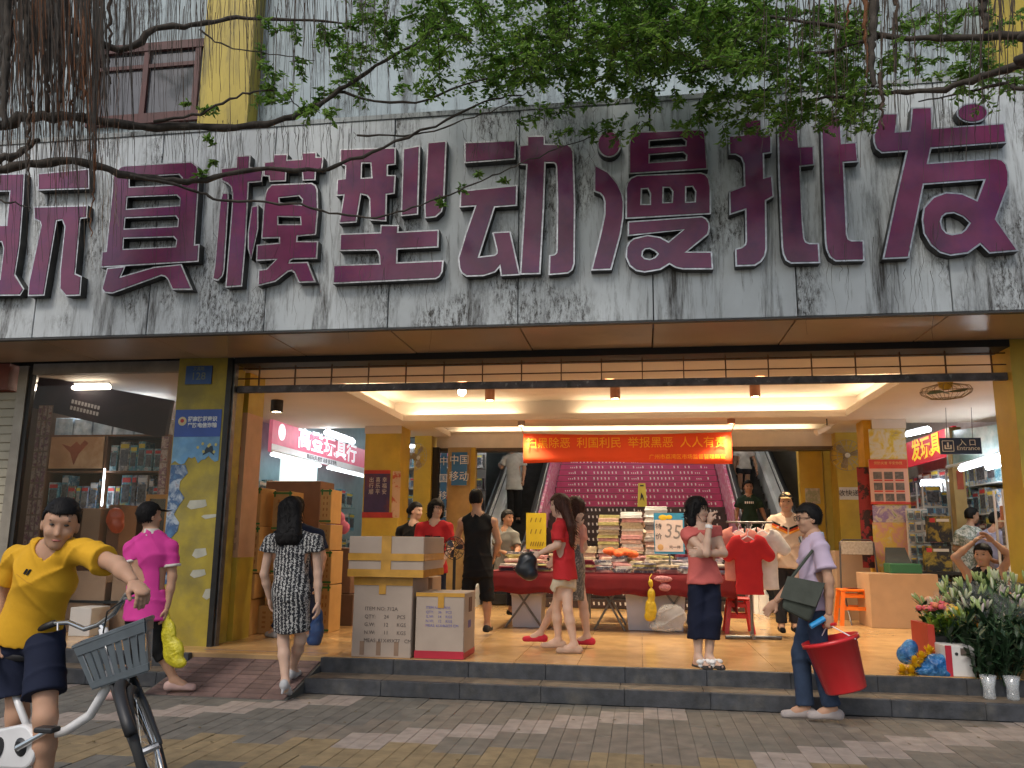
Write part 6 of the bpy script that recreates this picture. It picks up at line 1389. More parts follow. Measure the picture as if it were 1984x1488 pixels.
# --- right shop: racks
def rack(x0, x1, Y, zs, lab, rows, g, tl, m=M_steel, mats=tm_, wr=(.14, .28), dd=.3):
    u = thing('toy_rack', lab, 'rack', (x0, Y, ZP))
    for x in (x0, x1 - .025):
        for y in (Y, Y + dd): box('post', (x, y, ZP), (x + .025, y + .025, zs[-1] + .42), M_wt, u)
    for r_i, z in enumerate(zs):
        box('shelf', (x0 + .026, Y + .002, z - .02), (x1 - .026, Y + dd + .02, z), M_wt, u); shelf_row(x0 + .04, x1 - .04, Y + .02, z + .001, rows, nth(r_i + 1) + ' row of ' + tl, g, mats, d=dd - .08, wr=wr)
zf = lambda px, py, Y: at(px, py, Y).z
Yr = 12.9
rack(at(1852, 1000, 14.6).x, at(1910, 1000, 14.6).x, 14.6, [ZP + .1 + .36 * i for i in range(6)], 'white wire rack of toys behind the man in floral shirt', .3, 'packed toys on the wire rack', 'the rack behind floral shirt')
rack(at(1912, 1000, 14.4).x, at(1998, 1000, 14.4).x, 14.4, [ZP + .1 + .36 * i for i in range(6)], 'second white wire rack of toys behind the lilac grey shirt', .3, 'packed toys on the second wire rack', 'the rack behind lilac grey shirt')
rack(at(1946, 1000, 12.4).x, at(1999, 1000, 12.4).x, 12.4, [ZP + .12 + .34 * i for i in range(5)], 'metal toy rack at right picture edge', .28, 'small packs on the right edge rack', 'the rack at right picture edge', mats=tm_[2:8])
rack(at(1790, 1000, 15.2).x, at(1846, 1000, 15.2).x, 15.2, [ZP + .1 + .42 * i for i in range(5)], 'rack of blue boxed toys inside the right shop', .38, 'blue boxed toys in right shop', 'the blue toy rack in right shop', mats=cool + tm_[:2], wr=(.24, .36))
# blister display beside right column and black boxed toys
YB_ = 13.2
u = thing('blister_stand', 'stand of small blue and white blister packs beside the right column', 'stand', at(1785, 1050, YB_))
a = at(1766, 1105, YB_); b = at(1798, 985, YB_); box('stand_panel', (a.x, YB_ + .05, ZP), (b.x, YB_ + .08, b.z), M_paper, u)
for r in range(8):
    for k in range(3):
        ww = (b.x - a.x) / 3; hh = (b.z - ZP - .3) / 8
        toy((a.x + (k + .5) * ww, YB_, ZP + .3 + r * hh), ww - .015, hh - .03, .03, rnd.choice((cool[0], cool[3], tm_[0], M_paper)), '%s blister pack from left, %s row up, stand beside right column' % (nth(k + 1), nth(r + 1)), 'blister packs beside the right column', 'blister_pack')
Mbk = print_mat('blackbox', [(.012, .012, .014), (.02, .02, .022), (.015, .015, .016), (.35, .26, .03), (.05, .05, .05)], 6)
for lab, rc in (('black boxed construction toy with yellow machine, upper one', (1800, 1000, 1842, 1050)), ('black boxed construction toy with yellow machine, lower one', (1794, 1058, 1842, 1106))):
    a = at(rc[0], rc[3], 12.9); b = at(rc[2], rc[1], 12.9)
    t = thing('construction_toy_box', lab, 'toy box', a); box('box_body', (a.x, 12.9, a.z), (b.x, 13.0, b.z), Mbk, t); box('box_label', (a.x + .03, 12.893, b.z - .09), (a.x + .1, 12.898, b.z - .03), mat('title_r', (.55, .04, .04), .5), t); box('box_label', (a.x + .12, 12.893, b.z - .08), (b.x - .03, 12.898, b.z - .04), M_paper, t)
t = thing('display_table', 'low dark table carrying the black boxed toys', 'table', at(1818, 1110, 12.9)); a = at(1780, 1107, 12.9); b = at(1860, 1107, 12.9)
box('table_top', (a.x, 12.8, a.z - .04), (b.x, 13.1, a.z - .001), M_black, t)
for x in (a.x, b.x - .04): box('leg', (x, 12.82, ZP), (x + .04, 13.08, a.z - .041), M_black, t)
box('stacked_tray', (a.x + .05, 12.95, at(1818, 1052, 12.9).z - .01), (b.x - .1, 13.08, at(1818, 1052, 12.9).z), M_black, t)
# canopy, tubes and pillar of the right shop
t = thing('canopy', 'teal and white translucent canopy over the right shop rack', 'canopy', at(1900, 860, 13.6))
c = [at(1835, 905, 14.6), at(1972, 874, 12.6), at(1965, 818, 12.6), at(1832, 836, 14.6)]; dv = Vector((.03, .04, 0))
MB().hexa([c[0], c[1], c[1] + dv, c[0] + dv, c[3], c[2], c[2] + dv, c[3] + dv]).build('canopy_sheet', mat('canopy_teal', (.26, .42, .42), .3, var=.3, scale=2.5, col2=(.6, .66, .66), cscale=1.6), t)
MB().tube([c[0], c[1]], .03, 6).build('canopy_rail', M_wt, t)
tube_lamp(at(1862, 908, 13.6), at(1912, 893, 12.9), 'white fluorescent tube under the canopy, left one', r=.045); tube_lamp(at(1914, 905, 13.2), at(1984, 886, 12.3), 'white fluorescent tube under the canopy, right front one', r=.045); tube_lamp(at(1922, 891, 13.2), at(1984, 875, 12.4), 'white fluorescent tube under the canopy, right rear one', r=.045)
tube_lamp(at(1757, 842, 15.5), at(1800, 832, 14.6), 'white fluorescent tube near the top of right column', r=.04); tube_lamp(at(1785, 938, 16), at(1850, 936, 16), 'white tube inside the right shop above blue boxes', r=.06)
box('shop_pillar', (at(1849, 950, 14.4).x, 14.4, ZP), (at(1872, 950, 14.4).x, 14.6, ZC), mat('pillar_ochre', (.48, .33, .12), .5, var=.1), bld)
tag(pbox('red_plaque', 1856, 912, 1865, 948, 14.38, .015, mat('plaque', (.45, .08, .03), .5, var=.3)), 'small red plaque on the ochre pillar of right shop', 'plaque')
struct(box('right_corridor_wall', (XR + .5, 13, ZP), (XR + .55, 22, 4), mat('wall_right', (.45, .42, .36), .7, var=.1)))
struct(box('right_back_wall', (2.95, 21, ZP), (9, 21.1, 4), mat('wall_right', (.45, .42, .36), .7, var=.1)))
struct(box('left_back_wall', (-9, 21, ZP), (-3.1, 21.1, 4), mat('wall_left', (.35, .42, .45), .7, var=.1)))
for r in range(5):
    z = ZP + .25 + r * .46; y = 13.6; i_ = 1
    tag(box('wall_shelf', (XR + .18, 13.5, z - .02), (XR + .49, 18.0, z), M_wt), nth(r + 1) + ' shelf from the floor on right corridor wall', 'shelf')
    while y < 17.8:
        w = rnd.choice((.28, .36, .44)); toy((XR + .2, y + w / 2, z + .001), w - .03, rnd.choice((.3, .35, .4)), .2, rnd.choice(tm_ + cool), '%s packed toy from near end, %s shelf on right corridor wall' % (nth(i_), nth(r + 1)), 'packed toys on the right corridor wall', ang=R(-90)); y += w; i_ += 1

# ================================================================ clothes table
YT = 11.0
a = at(950, 1110, YT); b = at(1424, 1114, YT); zt = at(1200, 1110, YT).z
tb = thing('clothes_table', 'long sales table with dark red cloth and crossed metal legs', 'table', ((a.x + b.x) / 2, YT + .5, ZP))
box('table_top', (a.x, YT, zt - .04), (b.x, YT + 1.1, zt - .006), M_kraft, tb)
M_dred = mat('cloth_darkred', (.17, .008, .014), .85, var=.15, scale=4)
mb = MB(); n = 60; zl = at(1200, 1153, YT).z
for i in range(n + 1):
    t_ = i / n; x = a.x + (b.x - a.x) * t_
    for k in range(4):
        s_ = k / 3; mb.v.append((x, YT - .012 - .02 * s_ * (1 + math.sin(i * 1.7)) * .5, zt + (zl + .015 * math.sin(i * .6) - zt) * s_))
for i in range(n):
    for k in range(3): mb.f.append((i * 4 + k, i * 4 + k + 1, i * 4 + 5 + k, i * 4 + 4 + k)); mb.m.append(0)
o = mb.build('cloth_skirt', M_dred, tb, True); o.modifiers.new('th', 'SOLIDIFY').thickness = .003
box('cloth_top', (a.x - .01, YT - .014, zt - .005), (b.x + .01, YT + 1.12, zt), M_dred, tb)
o = MB().hexa([(b.x + .012, YT - .01, ZP + .25), (b.x + .02, YT - .01, ZP + .25), (b.x + .02, YT + 1.1, ZP + .3), (b.x + .012, YT + 1.1, ZP + .3), (b.x + .012, YT - .01, zt), (b.x + .02, YT - .01, zt), (b.x + .02, YT + 1.1, zt), (b.x + .012, YT + 1.1, zt)]).build('cloth_side', M_dred, tb)
for px0, px1 in ((975, 1048), (1150, 1210), (1270, 1345)):
    for y in (YT + .15, YT + .95):
        xa, xb = at(px0, 1200, YT).x, at(px1, 1200, YT).x
        MB().tube([(xa, y, zt - .05), (xb, y, ZP + .01)], .014, 6).build('leg', M_steel, tb); MB().tube([(xb, y + .03, zt - .05), (xa, y + .03, ZP + .01)], .014, 6).build('leg', M_steel, tb)
# bins below
for lab, x0, x1 in (('white plastic bin under the left half of the clothes table', 990, 1050), ('white plastic bin under the right half of the clothes table', 1212, 1328)):
    A_ = at(x0, 1218, 11.25); B_ = at(x1, 1152, 11.25); t = thing('storage_bin', lab, 'bin', (A_.x, 11.25, ZP)); w_ = B_.x - A_.x; h_ = B_.z - ZP
    m = MB(); cx_ = (A_.x + B_.x) / 2
    def fr_(z, s_): return [(cx_ - w_ / 2 * s_, 11.25 + .25 * (1 - s_), z), (cx_ + w_ / 2 * s_, 11.25 + .25 * (1 - s_), z), (cx_ + w_ / 2 * s_, 11.75 - .25 * (1 - s_), z), (cx_ - w_ / 2 * s_, 11.75 - .25 * (1 - s_), z)]
    m.add(fr_(ZP + .005, .9) + fr_(ZP + h_, 1.), [(3, 2, 1, 0), (0, 1, 5, 4), (1, 2, 6, 5), (2, 3, 7, 6), (3, 0, 4, 7)]); o = m.build('bin_body', mat('bin_white', (.55, .54, .60), .35, var=.05), t); o.modifiers.new('th', 'SOLIDIFY').thickness = .006
    m = MB(); r_ = fr_(ZP + h_, 1.02); m.tube(r_, .014, 6, closed=True); m.build('bin_rim', MT['bin_white'], t)
# folded garments, laid out in rows
GC = [(.55, .5, .48), (.45, .12, .12), (.08, .07, .1), (.6, .42, .36), (.35, .32, .38), (.15, .02, .04), (.5, .42, .3), (.2, .22, .34), (.62, .58, .55), (.5, .26, .26), (.4, .36, .16), (.28, .26, .26)]
gm = [cloth('fold%d' % i, c_, var=.2, scale=25) for i, c_ in enumerate(GC)] + [print_mat('foldp%d' % i, [GC[i], GC[(i * 3 + 2) % 12], GC[i], GC[(i + 5) % 12]], 25, .85, i) for i in range(5)]
gmesh = {}
def garment(p, w, d, h, m, lab, group, ang=0.):
    key = (round(w, 2), round(d, 2), round(h, 3), m.name)
    if key not in gmesh:
        V = MB()
        for k in range(3): V.box((-w / 2 + .004 * k, -d / 2 + .003 * ((k * 7) % 3), k * h / 3 + .0005), (w / 2 - .005 * ((k * 5) % 3), d / 2 - .004 * k, (k + 1) * h / 3 - .001), 0, .008)
        gmesh[key] = V.mesh('folded_garment', m, True)
    o = link('folded_garment', gmesh[key], None, p); o.rotation_euler[2] = ang; tag(o, lab, 'garment', group); return o
zone = lambda u: 'left' if u < .36 else ('middle' if u < .7 else 'right')
for r in range(4):
    x = a.x + .08; pile = 0
    while x < b.x - .1:
        pile += 1
        u = (x - a.x) / (b.x - a.x); w = rnd.choice((.2, .24, .28)); hh = zt + .002
        if u < .36 and r == 0: col = [gm[1], gm[5], gm[3], gm[2], gm[10]]
        elif u < .7: col = [gm[6], gm[3], gm[0], gm[10], gm[14], gm[9]]
        else: col = [gm[0], gm[4], gm[7], gm[8], gm[12], gm[16], gm[5]]
        for l in range(rnd.choice((2, 3, 4, 5)) + r):
            h = rnd.choice((.021, .027, .033)); garment((x + w / 2 + rnd.uniform(-.015, .015), YT + .14 + r * .25 + rnd.uniform(-.01, .01), hh), w - .02, .22, h, rnd.choice(col), '%s garment from bottom, %s pile from left, %s row of red table' % (nth(l + 1), nth(pile), ('front', 'second', 'third', 'rear')[r]), 'garments on the %s part of the red table' % zone(u), rnd.uniform(-.32, .32)); hh += h
        x += w + .02
# rear pile
A_ = at(1160, 1060, 12.35); B_ = at(1292, 1060, 12.35)
rt = thing('rear_table', 'low bench behind the sales table carrying tall stacks of bagged clothes', 'bench', (A_.x, 12.6, ZP)); box('bench_top', (A_.x - .25, 12.25, zt - .06), (B_.x + .2, 12.9, zt - .02), M_kraft, rt)
for x in (A_.x - .2, B_.x + .12):
    for y in (12.3, 12.82): box('leg', (x, y, ZP), (x + .05, y + .05, zt - .061), M_steel, rt)
for k, (x0, x1, ytop, cols) in enumerate(((1158, 1200, 1000, [gm[0], gm[9], gm[3], gm[6], gm[10]]), (1202, 1246, 990, [gm[8], gm[3], gm[9], gm[6]]), (1248, 1294, 985, [gm[8], gm[0], gm[3], gm[11]]), (1120, 1156, 1058, [gm[6], gm[10], gm[3]]))):
    xa, xb = at(x0, 1020, 12.4).x, at(x1, 1020, 12.4).x; z = zt - .018; li = 0; zend = at(1220, ytop, 12.4).z
    while z < zend - .02:
        li += 1; h = rnd.choice((.03, .045, .06)); top_ = z > zend - .16 and k in (1, 2)
        garment(((xa + xb) / 2 + rnd.uniform(-.015, .015), 12.55 + rnd.uniform(-.02, .02), z), round(xb - xa - .01, 2), .34, h, mat('bagged_white', (.62, .66, .68), .3, var=.15) if top_ else rnd.choice(cols), '%s garment from bottom in %s behind the table' % (nth(li), ('leftmost tall stack', 'middle tall stack', 'rightmost tall stack', 'short stack left of tall stacks')[k]), 'garments in rear stack ' + 'abcd'[k]); z += h + .001
# heap of orange items on the table
t = thing('knit_heap', 'heap of orange red knitted items on the clothes table', 'garment heap', at(1195, 1070, 11.7))
pr = [elp(at(1180 + 9 * i, 1068 + 3 * (i % 3), 11.6 + .05 * (i % 2)), (.09, .1, .05), ((1, 0, 0), (0, 1, 0), (0, 0, 1))) + (.01,) for i in range(6)]
link('heap_body', np_mesh('heap_body', [grow(pr, .016, wr=(.008, 40))], mat('knit_orange', (.62, .10, .02), .8, var=.3, scale=20)), t)
# price signs
def price(lab, x0, y0, x1, y1, Y, m, border=None, tilt=0):
    A_ = at(x0, y1, Y); B_ = at(x1, y0, Y); t = thing('price_sign', lab, 'sign', (A_.x, Y, A_.z)); box('sign_card', (A_.x, Y, A_.z), (B_.x, Y + .012, B_.z), border or m, t)
    if border: box('sign_paper', (A_.x + .012, Y - .003, A_.z + .03), (B_.x - .02, Y - .0005, B_.z - .09), m, t)
    MB().tube([((A_.x + B_.x) / 2, Y + .02, A_.z), ((A_.x + B_.x) / 2, Y + .02, zt + .001)], .012, 6).build('sign_stem', M_steel, t)
    return t, A_, B_
t, A_, B_ = price('yellow paper price sign with handwriting left of red shirt woman', 1019, 994, 1058, 1064, 10.95, mat('paper_yellow', (.78, .58, .02), .6, var=.05))
mb = MB()
for r, n_ in ((.80, 3), (.48, 3), (.14, 6)):
    for k in range(n_):
        x = A_.x + (B_.x - A_.x) * (.2 + .7 * k / n_); z = A_.z + (B_.z - A_.z) * r
        mb.add([(x, 10.947, z - .02), (x + .012, 10.947, z - .03), (x + .03, 10.947, z + .03), (x + .018, 10.947, z + .035)], [(0, 1, 2, 3)])
stuff(mb.build('handwriting', mat('ink_ochre', (.35, .22, .02), .7), t))
t, A_, B_ = price('blue edged white price sign reading 35 on the clothes table', 1268, 994, 1325, 1073, 11.2, mat('paper_blush', (.70, .58, .54), .6, var=.04), mat('card_blue', (.04, .26, .45), .4, var=.1))
text('price_number', '35', .26, mat('ink_grey2', (.25, .22, .22), .6), ((A_.x + B_.x) / 2 + .05, 11.196, A_.z + .28), t, rot=(90, 8, 0), sx=.85); 
for k, ch in enumerate('特价'): text('price_word', ch, .085, M_ink, (A_.x + .06, 11.196, B_.z - .18 - .13 * k), t)
text('price_unit', '元一件', .05, M_ink, ((A_.x + B_.x) / 2 + .07, 11.196, A_.z + .085), t)
mb = MB(); mb.ball((A_.x + .12, 11.196, B_.z - .06), (.06, .004, .035), 10, 6).ball((A_.x + .2, 11.196, B_.z - .055), (.04, .004, .03), 10, 6); mb.build('sign_flower', mat('sign_yellow', (.75, .5, .02), .5), t)
MB().ball((A_.x + .08, 11.196, A_.z + .085), (.04, .004, .04), 10, 6).build('sign_ball', mat('sign_tan', (.6, .36, .15), .5), t)
def bag(name, lab, blobs, Y, m, cat='bag', vox=.009, wr=(.0045, 44), handle=None):
    t = thing(name, lab, cat, at(blobs[0][0], blobs[0][1], Y)); pr = []
    for px, py, rx, ry, rz, dy in blobs: pr.append(elp(at(px, py, Y + dy), (rx, ry, rz), ((1, 0, 0), (0, 1, 0), (0, 0, 1))) + (.03,))
    link('bag_body', np_mesh('bag_body', [grow(pr, vox, wr=wr)], m), t)
    if handle: MB().tube([at(*p) for p in handle[0]], handle[1], 6).build('handle', m, t)
    return t
M_ybag = mat('bag_yellow', (.60, .43, .02), .4, var=.25, scale=14, bump=1.5, bscale=28)
bag('yellow_bag', 'yellow plastic bag hanging from the clothes table edge', [(1261, 1130, .03, .03, .05, 0), (1262, 1152, .05, .04, .08, 0), (1261, 1180, .075, .05, .13, 0), (1259, 1195, .07, .05, .06, 0)], 10.9, M_ybag, handle=([(1258, 1128, 10.9), (1259, 1118, 10.93), (1263, 1112, 10.96)], .006))
bag('mesh_bag', 'pink net bag hanging over the table edge', [(1285, 1122, .12, .03, .04, 0), (1288, 1138, .08, .03, .05, 0)], 10.93, mat('net_pink', (.45, .18, .2), .6, var=.4, scale=40))
bag('clear_bag', 'crumpled clear plastic bag under right end of the table', [(1300, 1195, .2, .12, .16, 0), (1290, 1212, .22, .12, .08, 0)], 10.95, mat('plastic_clear', (.7, .72, .75), .12, var=.2, alpha=.35), wr=(.012, 30))
bag('black_handbag', 'black handbag carried by the red shirt woman', [(1022, 1086, .10, .07, .09, -.2), (1018, 1102, .11, .08, .09, -.2), (1026, 1112, .09, .07, .07, -.2)], 8.95, mat('leather_black', (.012, .014, .018), .35, var=.2), handle=([(1012, 1082, 8.73), (1028, 1070, 8.74), (1046, 1074, 8.76), (1036, 1086, 8.75)], .012))
bag('yellow_bag', 'yellow plastic bag carried by the pink polo person', [(322, 1200, .035, .03, .08, 0), (327, 1228, .07, .035, .12, 0), (336, 1262, .10, .045, .12, 0), (346, 1284, .075, .04, .05, 0)], 7.12, mat('bag_lemon', (.52, .45, .02), .4, var=.25, scale=14, bump=1.5, bscale=28), handle=([(320, 1196, 7.12), (320, 1182, 7.12), (326, 1180, 7.12), (328, 1200, 7.12)], .008))
bag('blue_bag', 'dark blue plastic bag hanging beside woman in print dress', [(617, 1195, .05, .05, .1, 0), (613, 1222, .085, .06, .14, 0), (608, 1242, .08, .06, .06, 0)], 8.9, mat('bag_blue', (.015, .05, .16), .35, var=.15), handle=([(616, 1188, 8.9), (616, 1168, 8.9), (620, 1168, 8.9), (620, 1190, 8.9)], .006))
bag('blue_backpack', 'small blue and red children backpack by the right carton stack', [(640, 1030, .10, .08, .12, 0), (642, 1050, .11, .09, .10, 0)], 10.6, mat('pack_blue', (.02, .09, .28), .5, var=.15)); bag('pink_toy_pack', 'pink packed toy behind the blue backpack', [(656, 1005, .09, .06, .10, 0), (664, 1022, .1, .06, .09, 0)], 10.8, mat('pack_pink', (.55, .12, .2), .5, var=.2))
# mini fan on front carton
c = at(880, 1062, 9.6)
t = thing('desk_fan', 'small black and coloured fan on a stand beside the tank top man', 'fan', (c.x, 9.6, ZP)); m = MB(); cage(m, (c.x, 9.6, c.z), (-.2, -1, 0), .13, 14, .05); m.build('fan_cage', M_black, t); blades((c.x, 9.6, c.z), (-.2, -1, 0), .12, mat('fan_dark', (.04, .03, .05), .3, var=.2), t); MB().tube([(c.x, 9.63, c.z - .1), (c.x, 9.63, ZP + .03)], .018, 8).build('stand_pole', M_black, t); MB().lathe([(0, .03), (.12, .02), (.14, 0), (0, 0)], (c.x, 9.63, ZP + .002), 16).build('stand_base', M_black, t)
# ================================================================ clothes rack with T-shirts
YK = 10.6; up_ = at(1457, 1200, YK)
kx = up_.x; ztop = at(1455, 1012, YK).z
rk = thing('clothes_rack', 'grey metal clothes rack on a cross foot with hanging T-shirts', 'clothes rack', (kx, YK, ZP))
MB().tube([(kx, YK, ZP + .03), (kx, YK, ztop)], .017, 8).build('rack_pole', M_steel, rk); MB().tube([(kx - .32, YK - .05, ZP + .025), (kx + .34, YK + .05, ZP + .025)], .022, 8).build('rack_foot', M_steel, rk); MB().tube([(kx - .02, YK - .3, ZP + .05), (kx + .02, YK + .32, ZP + .05)], .02, 8).build('rack_foot', M_steel, rk); MB().tube([(kx - .26, YK, ztop), (kx + .3, YK + .02, ztop)], .013, 8).build('rack_bar', M_steel, rk)
def tee(lab, c, w, h, m, ang=0., d=.05):
    t = thing('hanging_tshirt', lab, 'T-shirt', (0, 0, 0), 'T-shirts on the clothes rack'); c = np.array(c); sd = np.array((math.cos(ang), math.sin(ang), 0)); f = np.array((-math.sin(ang), math.cos(ang), 0)); u = np.array((0, 0, 1.))
    pr = [cap(c - u * h, c - u * .12, w * .44, w * .40, f, d / w * 2.2) + (.03,), cap(c - u * .10 - sd * w * .36, c - u * .10 + sd * w * .36, .07, .07, f, .6) + (.04,)]
    for s_ in (-1, 1): pr.append(cap(c - u * .09 + sd * s_ * w * .36, c - u * .24 + sd * s_ * w * .62, .075, .08, f, .5) + (.03,))
    V = grow(pr, .013, cuts=[plane(c - u * h, -u), neg(elp(c - u * .02, (.085, .085, .075), (sd, f, u)))], wr=(.006, 26))
    link('tshirt_cloth', np_mesh('tshirt_cloth', [V], m), t)
    MB().tube([c - sd * w * .3 - u * .085, c - u * .015, c + sd * w * .3 - u * .085], .008, 6).tube([c - u * .015, c + u * .03, c + sd * .02 + u * .05, c + u * .075], .004, 5).build('hanger', M_wt, t)
    t.location = Vector(c)
    for ch in t.children: ch.matrix_parent_inverse = Matrix.Translation(-Vector(c))
    return t
zt_ = ztop - .08
tee('bright red T-shirt on hanger at front of the rack', (at(1449, 1050, YK - .18).x, YK - .18, at(1449, 1036, YK - .18).z), .38, at(1449, 1036, YK).z - at(1449, 1150, YK).z, red)
tee('salmon pink T-shirt behind the red one, left side', (kx - .12, YK - .05, zt_), .42, .62, cloth('salmon', (.62, .24, .2)))
tee('white T-shirt with print at right of the rack', (kx + .17, YK + .05, zt_), .40, .72, cloth('white_tee', (.66, .62, .6))); tee('pale pink T-shirt at the back of the rack', (kx + .05, YK + .18, zt_), .42, .68, cloth('pale_pink', (.6, .36, .34)))
# ================================================================ stools, chair, cartons on the right
def stool(lab, px, py, Y, m, w=.3, h=.46):
    c = at(px, py, Y); t = thing('plastic_stool', lab, 'stool', (c.x, Y, ZP)); x, z = c.x, ZP
    MB().box((x - w / 2, Y - w / 2, z + h - .035), (x + w / 2, Y + w / 2, z + h), 0, .012).build('seat', m, t)
    for sx_ in (-1, 1):
        for sy_ in (-1, 1):
            tx, ty, bx_, by_ = x + sx_ * (w / 2 - .03), Y + sy_ * (w / 2 - .03), x + sx_ * (w / 2 + .025), Y + sy_ * (w / 2 + .025); e = .026
            MB().hexa([(bx_ - e, by_ - e, z), (bx_ + e, by_ - e, z), (bx_ + e, by_ + e, z), (bx_ - e, by_ + e, z), (tx - e, ty - e, z + h - .036), (tx + e, ty - e, z + h - .036), (tx + e, ty + e, z + h - .036), (tx - e, ty + e, z + h - .036)]).build('leg', m, t)
    for zz_, s_ in ((h - .12, 0), (h * .42, .02)):
        for sy_ in (-1, 1): box('rung', (x - w / 2 + .05 - s_, Y + sy_ * (w / 2 - .02 + s_) - .008, z + zz_), (x + w / 2 - .05 + s_, Y + sy_ * (w / 2 - .02 + s_) + .008, z + zz_ + .05), m, t)
    return t
stool('bright orange plastic stool beside the big brown carton', 1652, 1180, 12.9, mat('plastic_orange', (.80, .17, .01), .35, var=.04), .36, .50)
stool('red plastic stool half hidden behind the red T-shirt', 1430, 1190, 11.4, mat('plastic_red', (.55, .02, .02), .35, var=.05), .28, .44)
t, *_ = carton('big plain brown carton lying right of the orange stool', 1688, 1113, 1818, 1198, 12.5, .6, mat('cardboard_warm', (.45, .28, .16), .8, var=.06), bot=ZP)
t, *_ = carton('brown carton behind the metal chair near the right column', 1622, 1068, 1690, 1140, 13.6, .4, M_kraft)
t, *_ = carton('brown carton supporting another near the right column', 1624, 1141, 1690, 1200, 13.62, .4, M_kraft, bot=ZP)
Ych = 13.0; c = at(1672, 1100, Ych); ch = thing('metal_chair', 'metal framed folding chair beside the right column', 'chair', (c.x, Ych, ZP)); hw = .27; zt2 = at(1672, 1046, Ych).z; zs2 = ZP + .5; M_cf = mat('chair_frame', (.12, .11, .11), .35, .6)
MB().tube([(c.x - hw, Ych + .2, ZP), (c.x - hw, Ych + .22, zs2), (c.x - hw + .03, Ych + .28, zt2 - .04), (c.x - hw + .08, Ych + .29, zt2), (c.x + hw - .08, Ych + .29, zt2), (c.x + hw - .03, Ych + .28, zt2 - .04), (c.x + hw, Ych + .22, zs2), (c.x + hw, Ych + .2, ZP)], .013, 8).build('back_frame', M_cf, ch)
MB().box((c.x - hw + .04, Ych + .265, zt2 - .22), (c.x + hw - .04, Ych + .285, zt2 - .02), 0, .01).build('backrest', mat('chair_cane', (.42, .36, .3), .7, var=.2, scale=30), ch); MB().box((c.x - hw + .01, Ych - .18, zs2 - .03), (c.x + hw - .01, Ych + .2, zs2), 0, .012).build('seat', mat('chair_red', (.3, .02, .02), .5), ch)
for s_ in (-1, 1): MB().tube([(c.x + s_ * (hw - .02), Ych + .18, zs2 - .03), (c.x + s_ * (hw - .02), Ych - .2, ZP)], .012, 6).build('leg', M_cf, ch)
t = thing('green_crate', 'green plastic crate with dark lid on the big brown carton', 'crate', at(1752, 1113, 12.7)); A_ = at(1722, 1113, 12.7); B_ = at(1782, 1092, 12.7)
zc_ = at(1750, 1113, 12.5).z + .004
MB().box((A_.x, 12.6, zc_), (B_.x, 12.95, zc_ + .14), 0, .015).build('crate_body', mat('crate_green', (.03, .14, .06), .45, var=.1), t); MB().hexa([(A_.x + .02, 12.9, zc_ + .14), (B_.x - .05, 12.9, zc_ + .14), (B_.x - .05, 12.93, zc_ + .14), (A_.x + .02, 12.93, zc_ + .14), (A_.x + .06, 12.98, zc_ + .36), (B_.x - .1, 12.98, zc_ + .36), (B_.x - .1, 13.01, zc_ + .36), (A_.x + .06, 13.01, zc_ + .36)]).build('crate_lid', mat('lid_dark', (.04, .045, .045), .4), t)
# ================================================================ red bucket and shoulder bag
Bc = at(1614, 1266, 7.12); bk = thing('red_bucket', 'red plastic bucket with wire handle carried by the man in jeans', 'bucket', Bc)
ax_ = Vector((-.26, .04, 1)).normalized(); M_rb = mat('bucket_red', (.62, .025, .03), .3, var=.06)
H_ = .40; c0 = at(1640, 1338, 7.12)
MB().lathe([(0, .012), (.145, .012), (.15, .0), (.158, .01), (.205, H_), (.222, H_), (.222, H_ - .035), (.208, H_ - .03)][::-1] + [], c0, 28, axis=ax_).build('bucket_shell', M_rb, bk, True)
MB().lathe([(0, .02), (.140, .02), (.198, H_ + .002), (.222, H_ + .002)], c0, 28, axis=ax_).build('bucket_inside', M_rb, bk, True)
u_ = ax_.orthogonal().normalized(); w_ = ax_.cross(u_); top = c0 + ax_ * (H_ - .03); hand = Vector(bmF['limbs']['b'][2]) + Vector((0, -.0, -.09))
s1 = top + w_ * .225; s2 = top - w_ * .225
MB().tube([s1, s1 * .5 + hand * .5 + Vector((.03, 0, 0)), hand + (s1 - hand).normalized() * .05, hand, hand + (s2 - hand).normalized() * .05, s2 * .5 + hand * .5, s2], .005, 6).build('wire_handle', M_wt, bk); MB().tube([hand - (s1 - s2).normalized() * .06, hand + (s1 - s2).normalized() * .06], .013, 8).build('grip', M_rb, bk)
rod = thing('blue_rod', 'short blue stick held together with the bucket handle', 'stick', hand); MB().tube([at(1570, 1214, 7.1), at(1597, 1198, 7.12)], .022, 8).build('stick_body', mat('stick_blue', (.02, .28, .62), .4), rod)
sb = thing('shoulder_bag', 'grey green cross-body bag on the hip of man in jeans', 'bag', at(1552, 1165, 7.08)); c = at(1553, 1162, 7.06)
MB().hexa([tuple(at(1513, 1180, 7.02)), tuple(at(1568, 1208, 7.06)), tuple(at(1572, 1206, 7.16)), tuple(at(1517, 1178, 7.12)), tuple(at(1528, 1118, 7.04)), tuple(at(1598, 1132, 7.08)), tuple(at(1600, 1131, 7.18)), tuple(at(1531, 1117, 7.14))]).build('bag_body', cloth('bag_olive', (.06, .068, .055)), sb); sb.children[0].modifiers.new('b', 'BEVEL').width = .03; sb.children[0].modifiers['b'].segments = 3
MB().hexa([tuple(at(1511, 1158, 7.005)), tuple(at(1580, 1176, 7.04)), tuple(at(1580, 1176, 7.06)), tuple(at(1511, 1158, 7.03)), tuple(at(1526, 1116, 7.02)), tuple(at(1599, 1130, 7.06)), tuple(at(1599, 1130, 7.08)), tuple(at(1526, 1116, 7.05))]).build('bag_flap', cloth('bag_olive2', (.075, .082, .068)), sb)
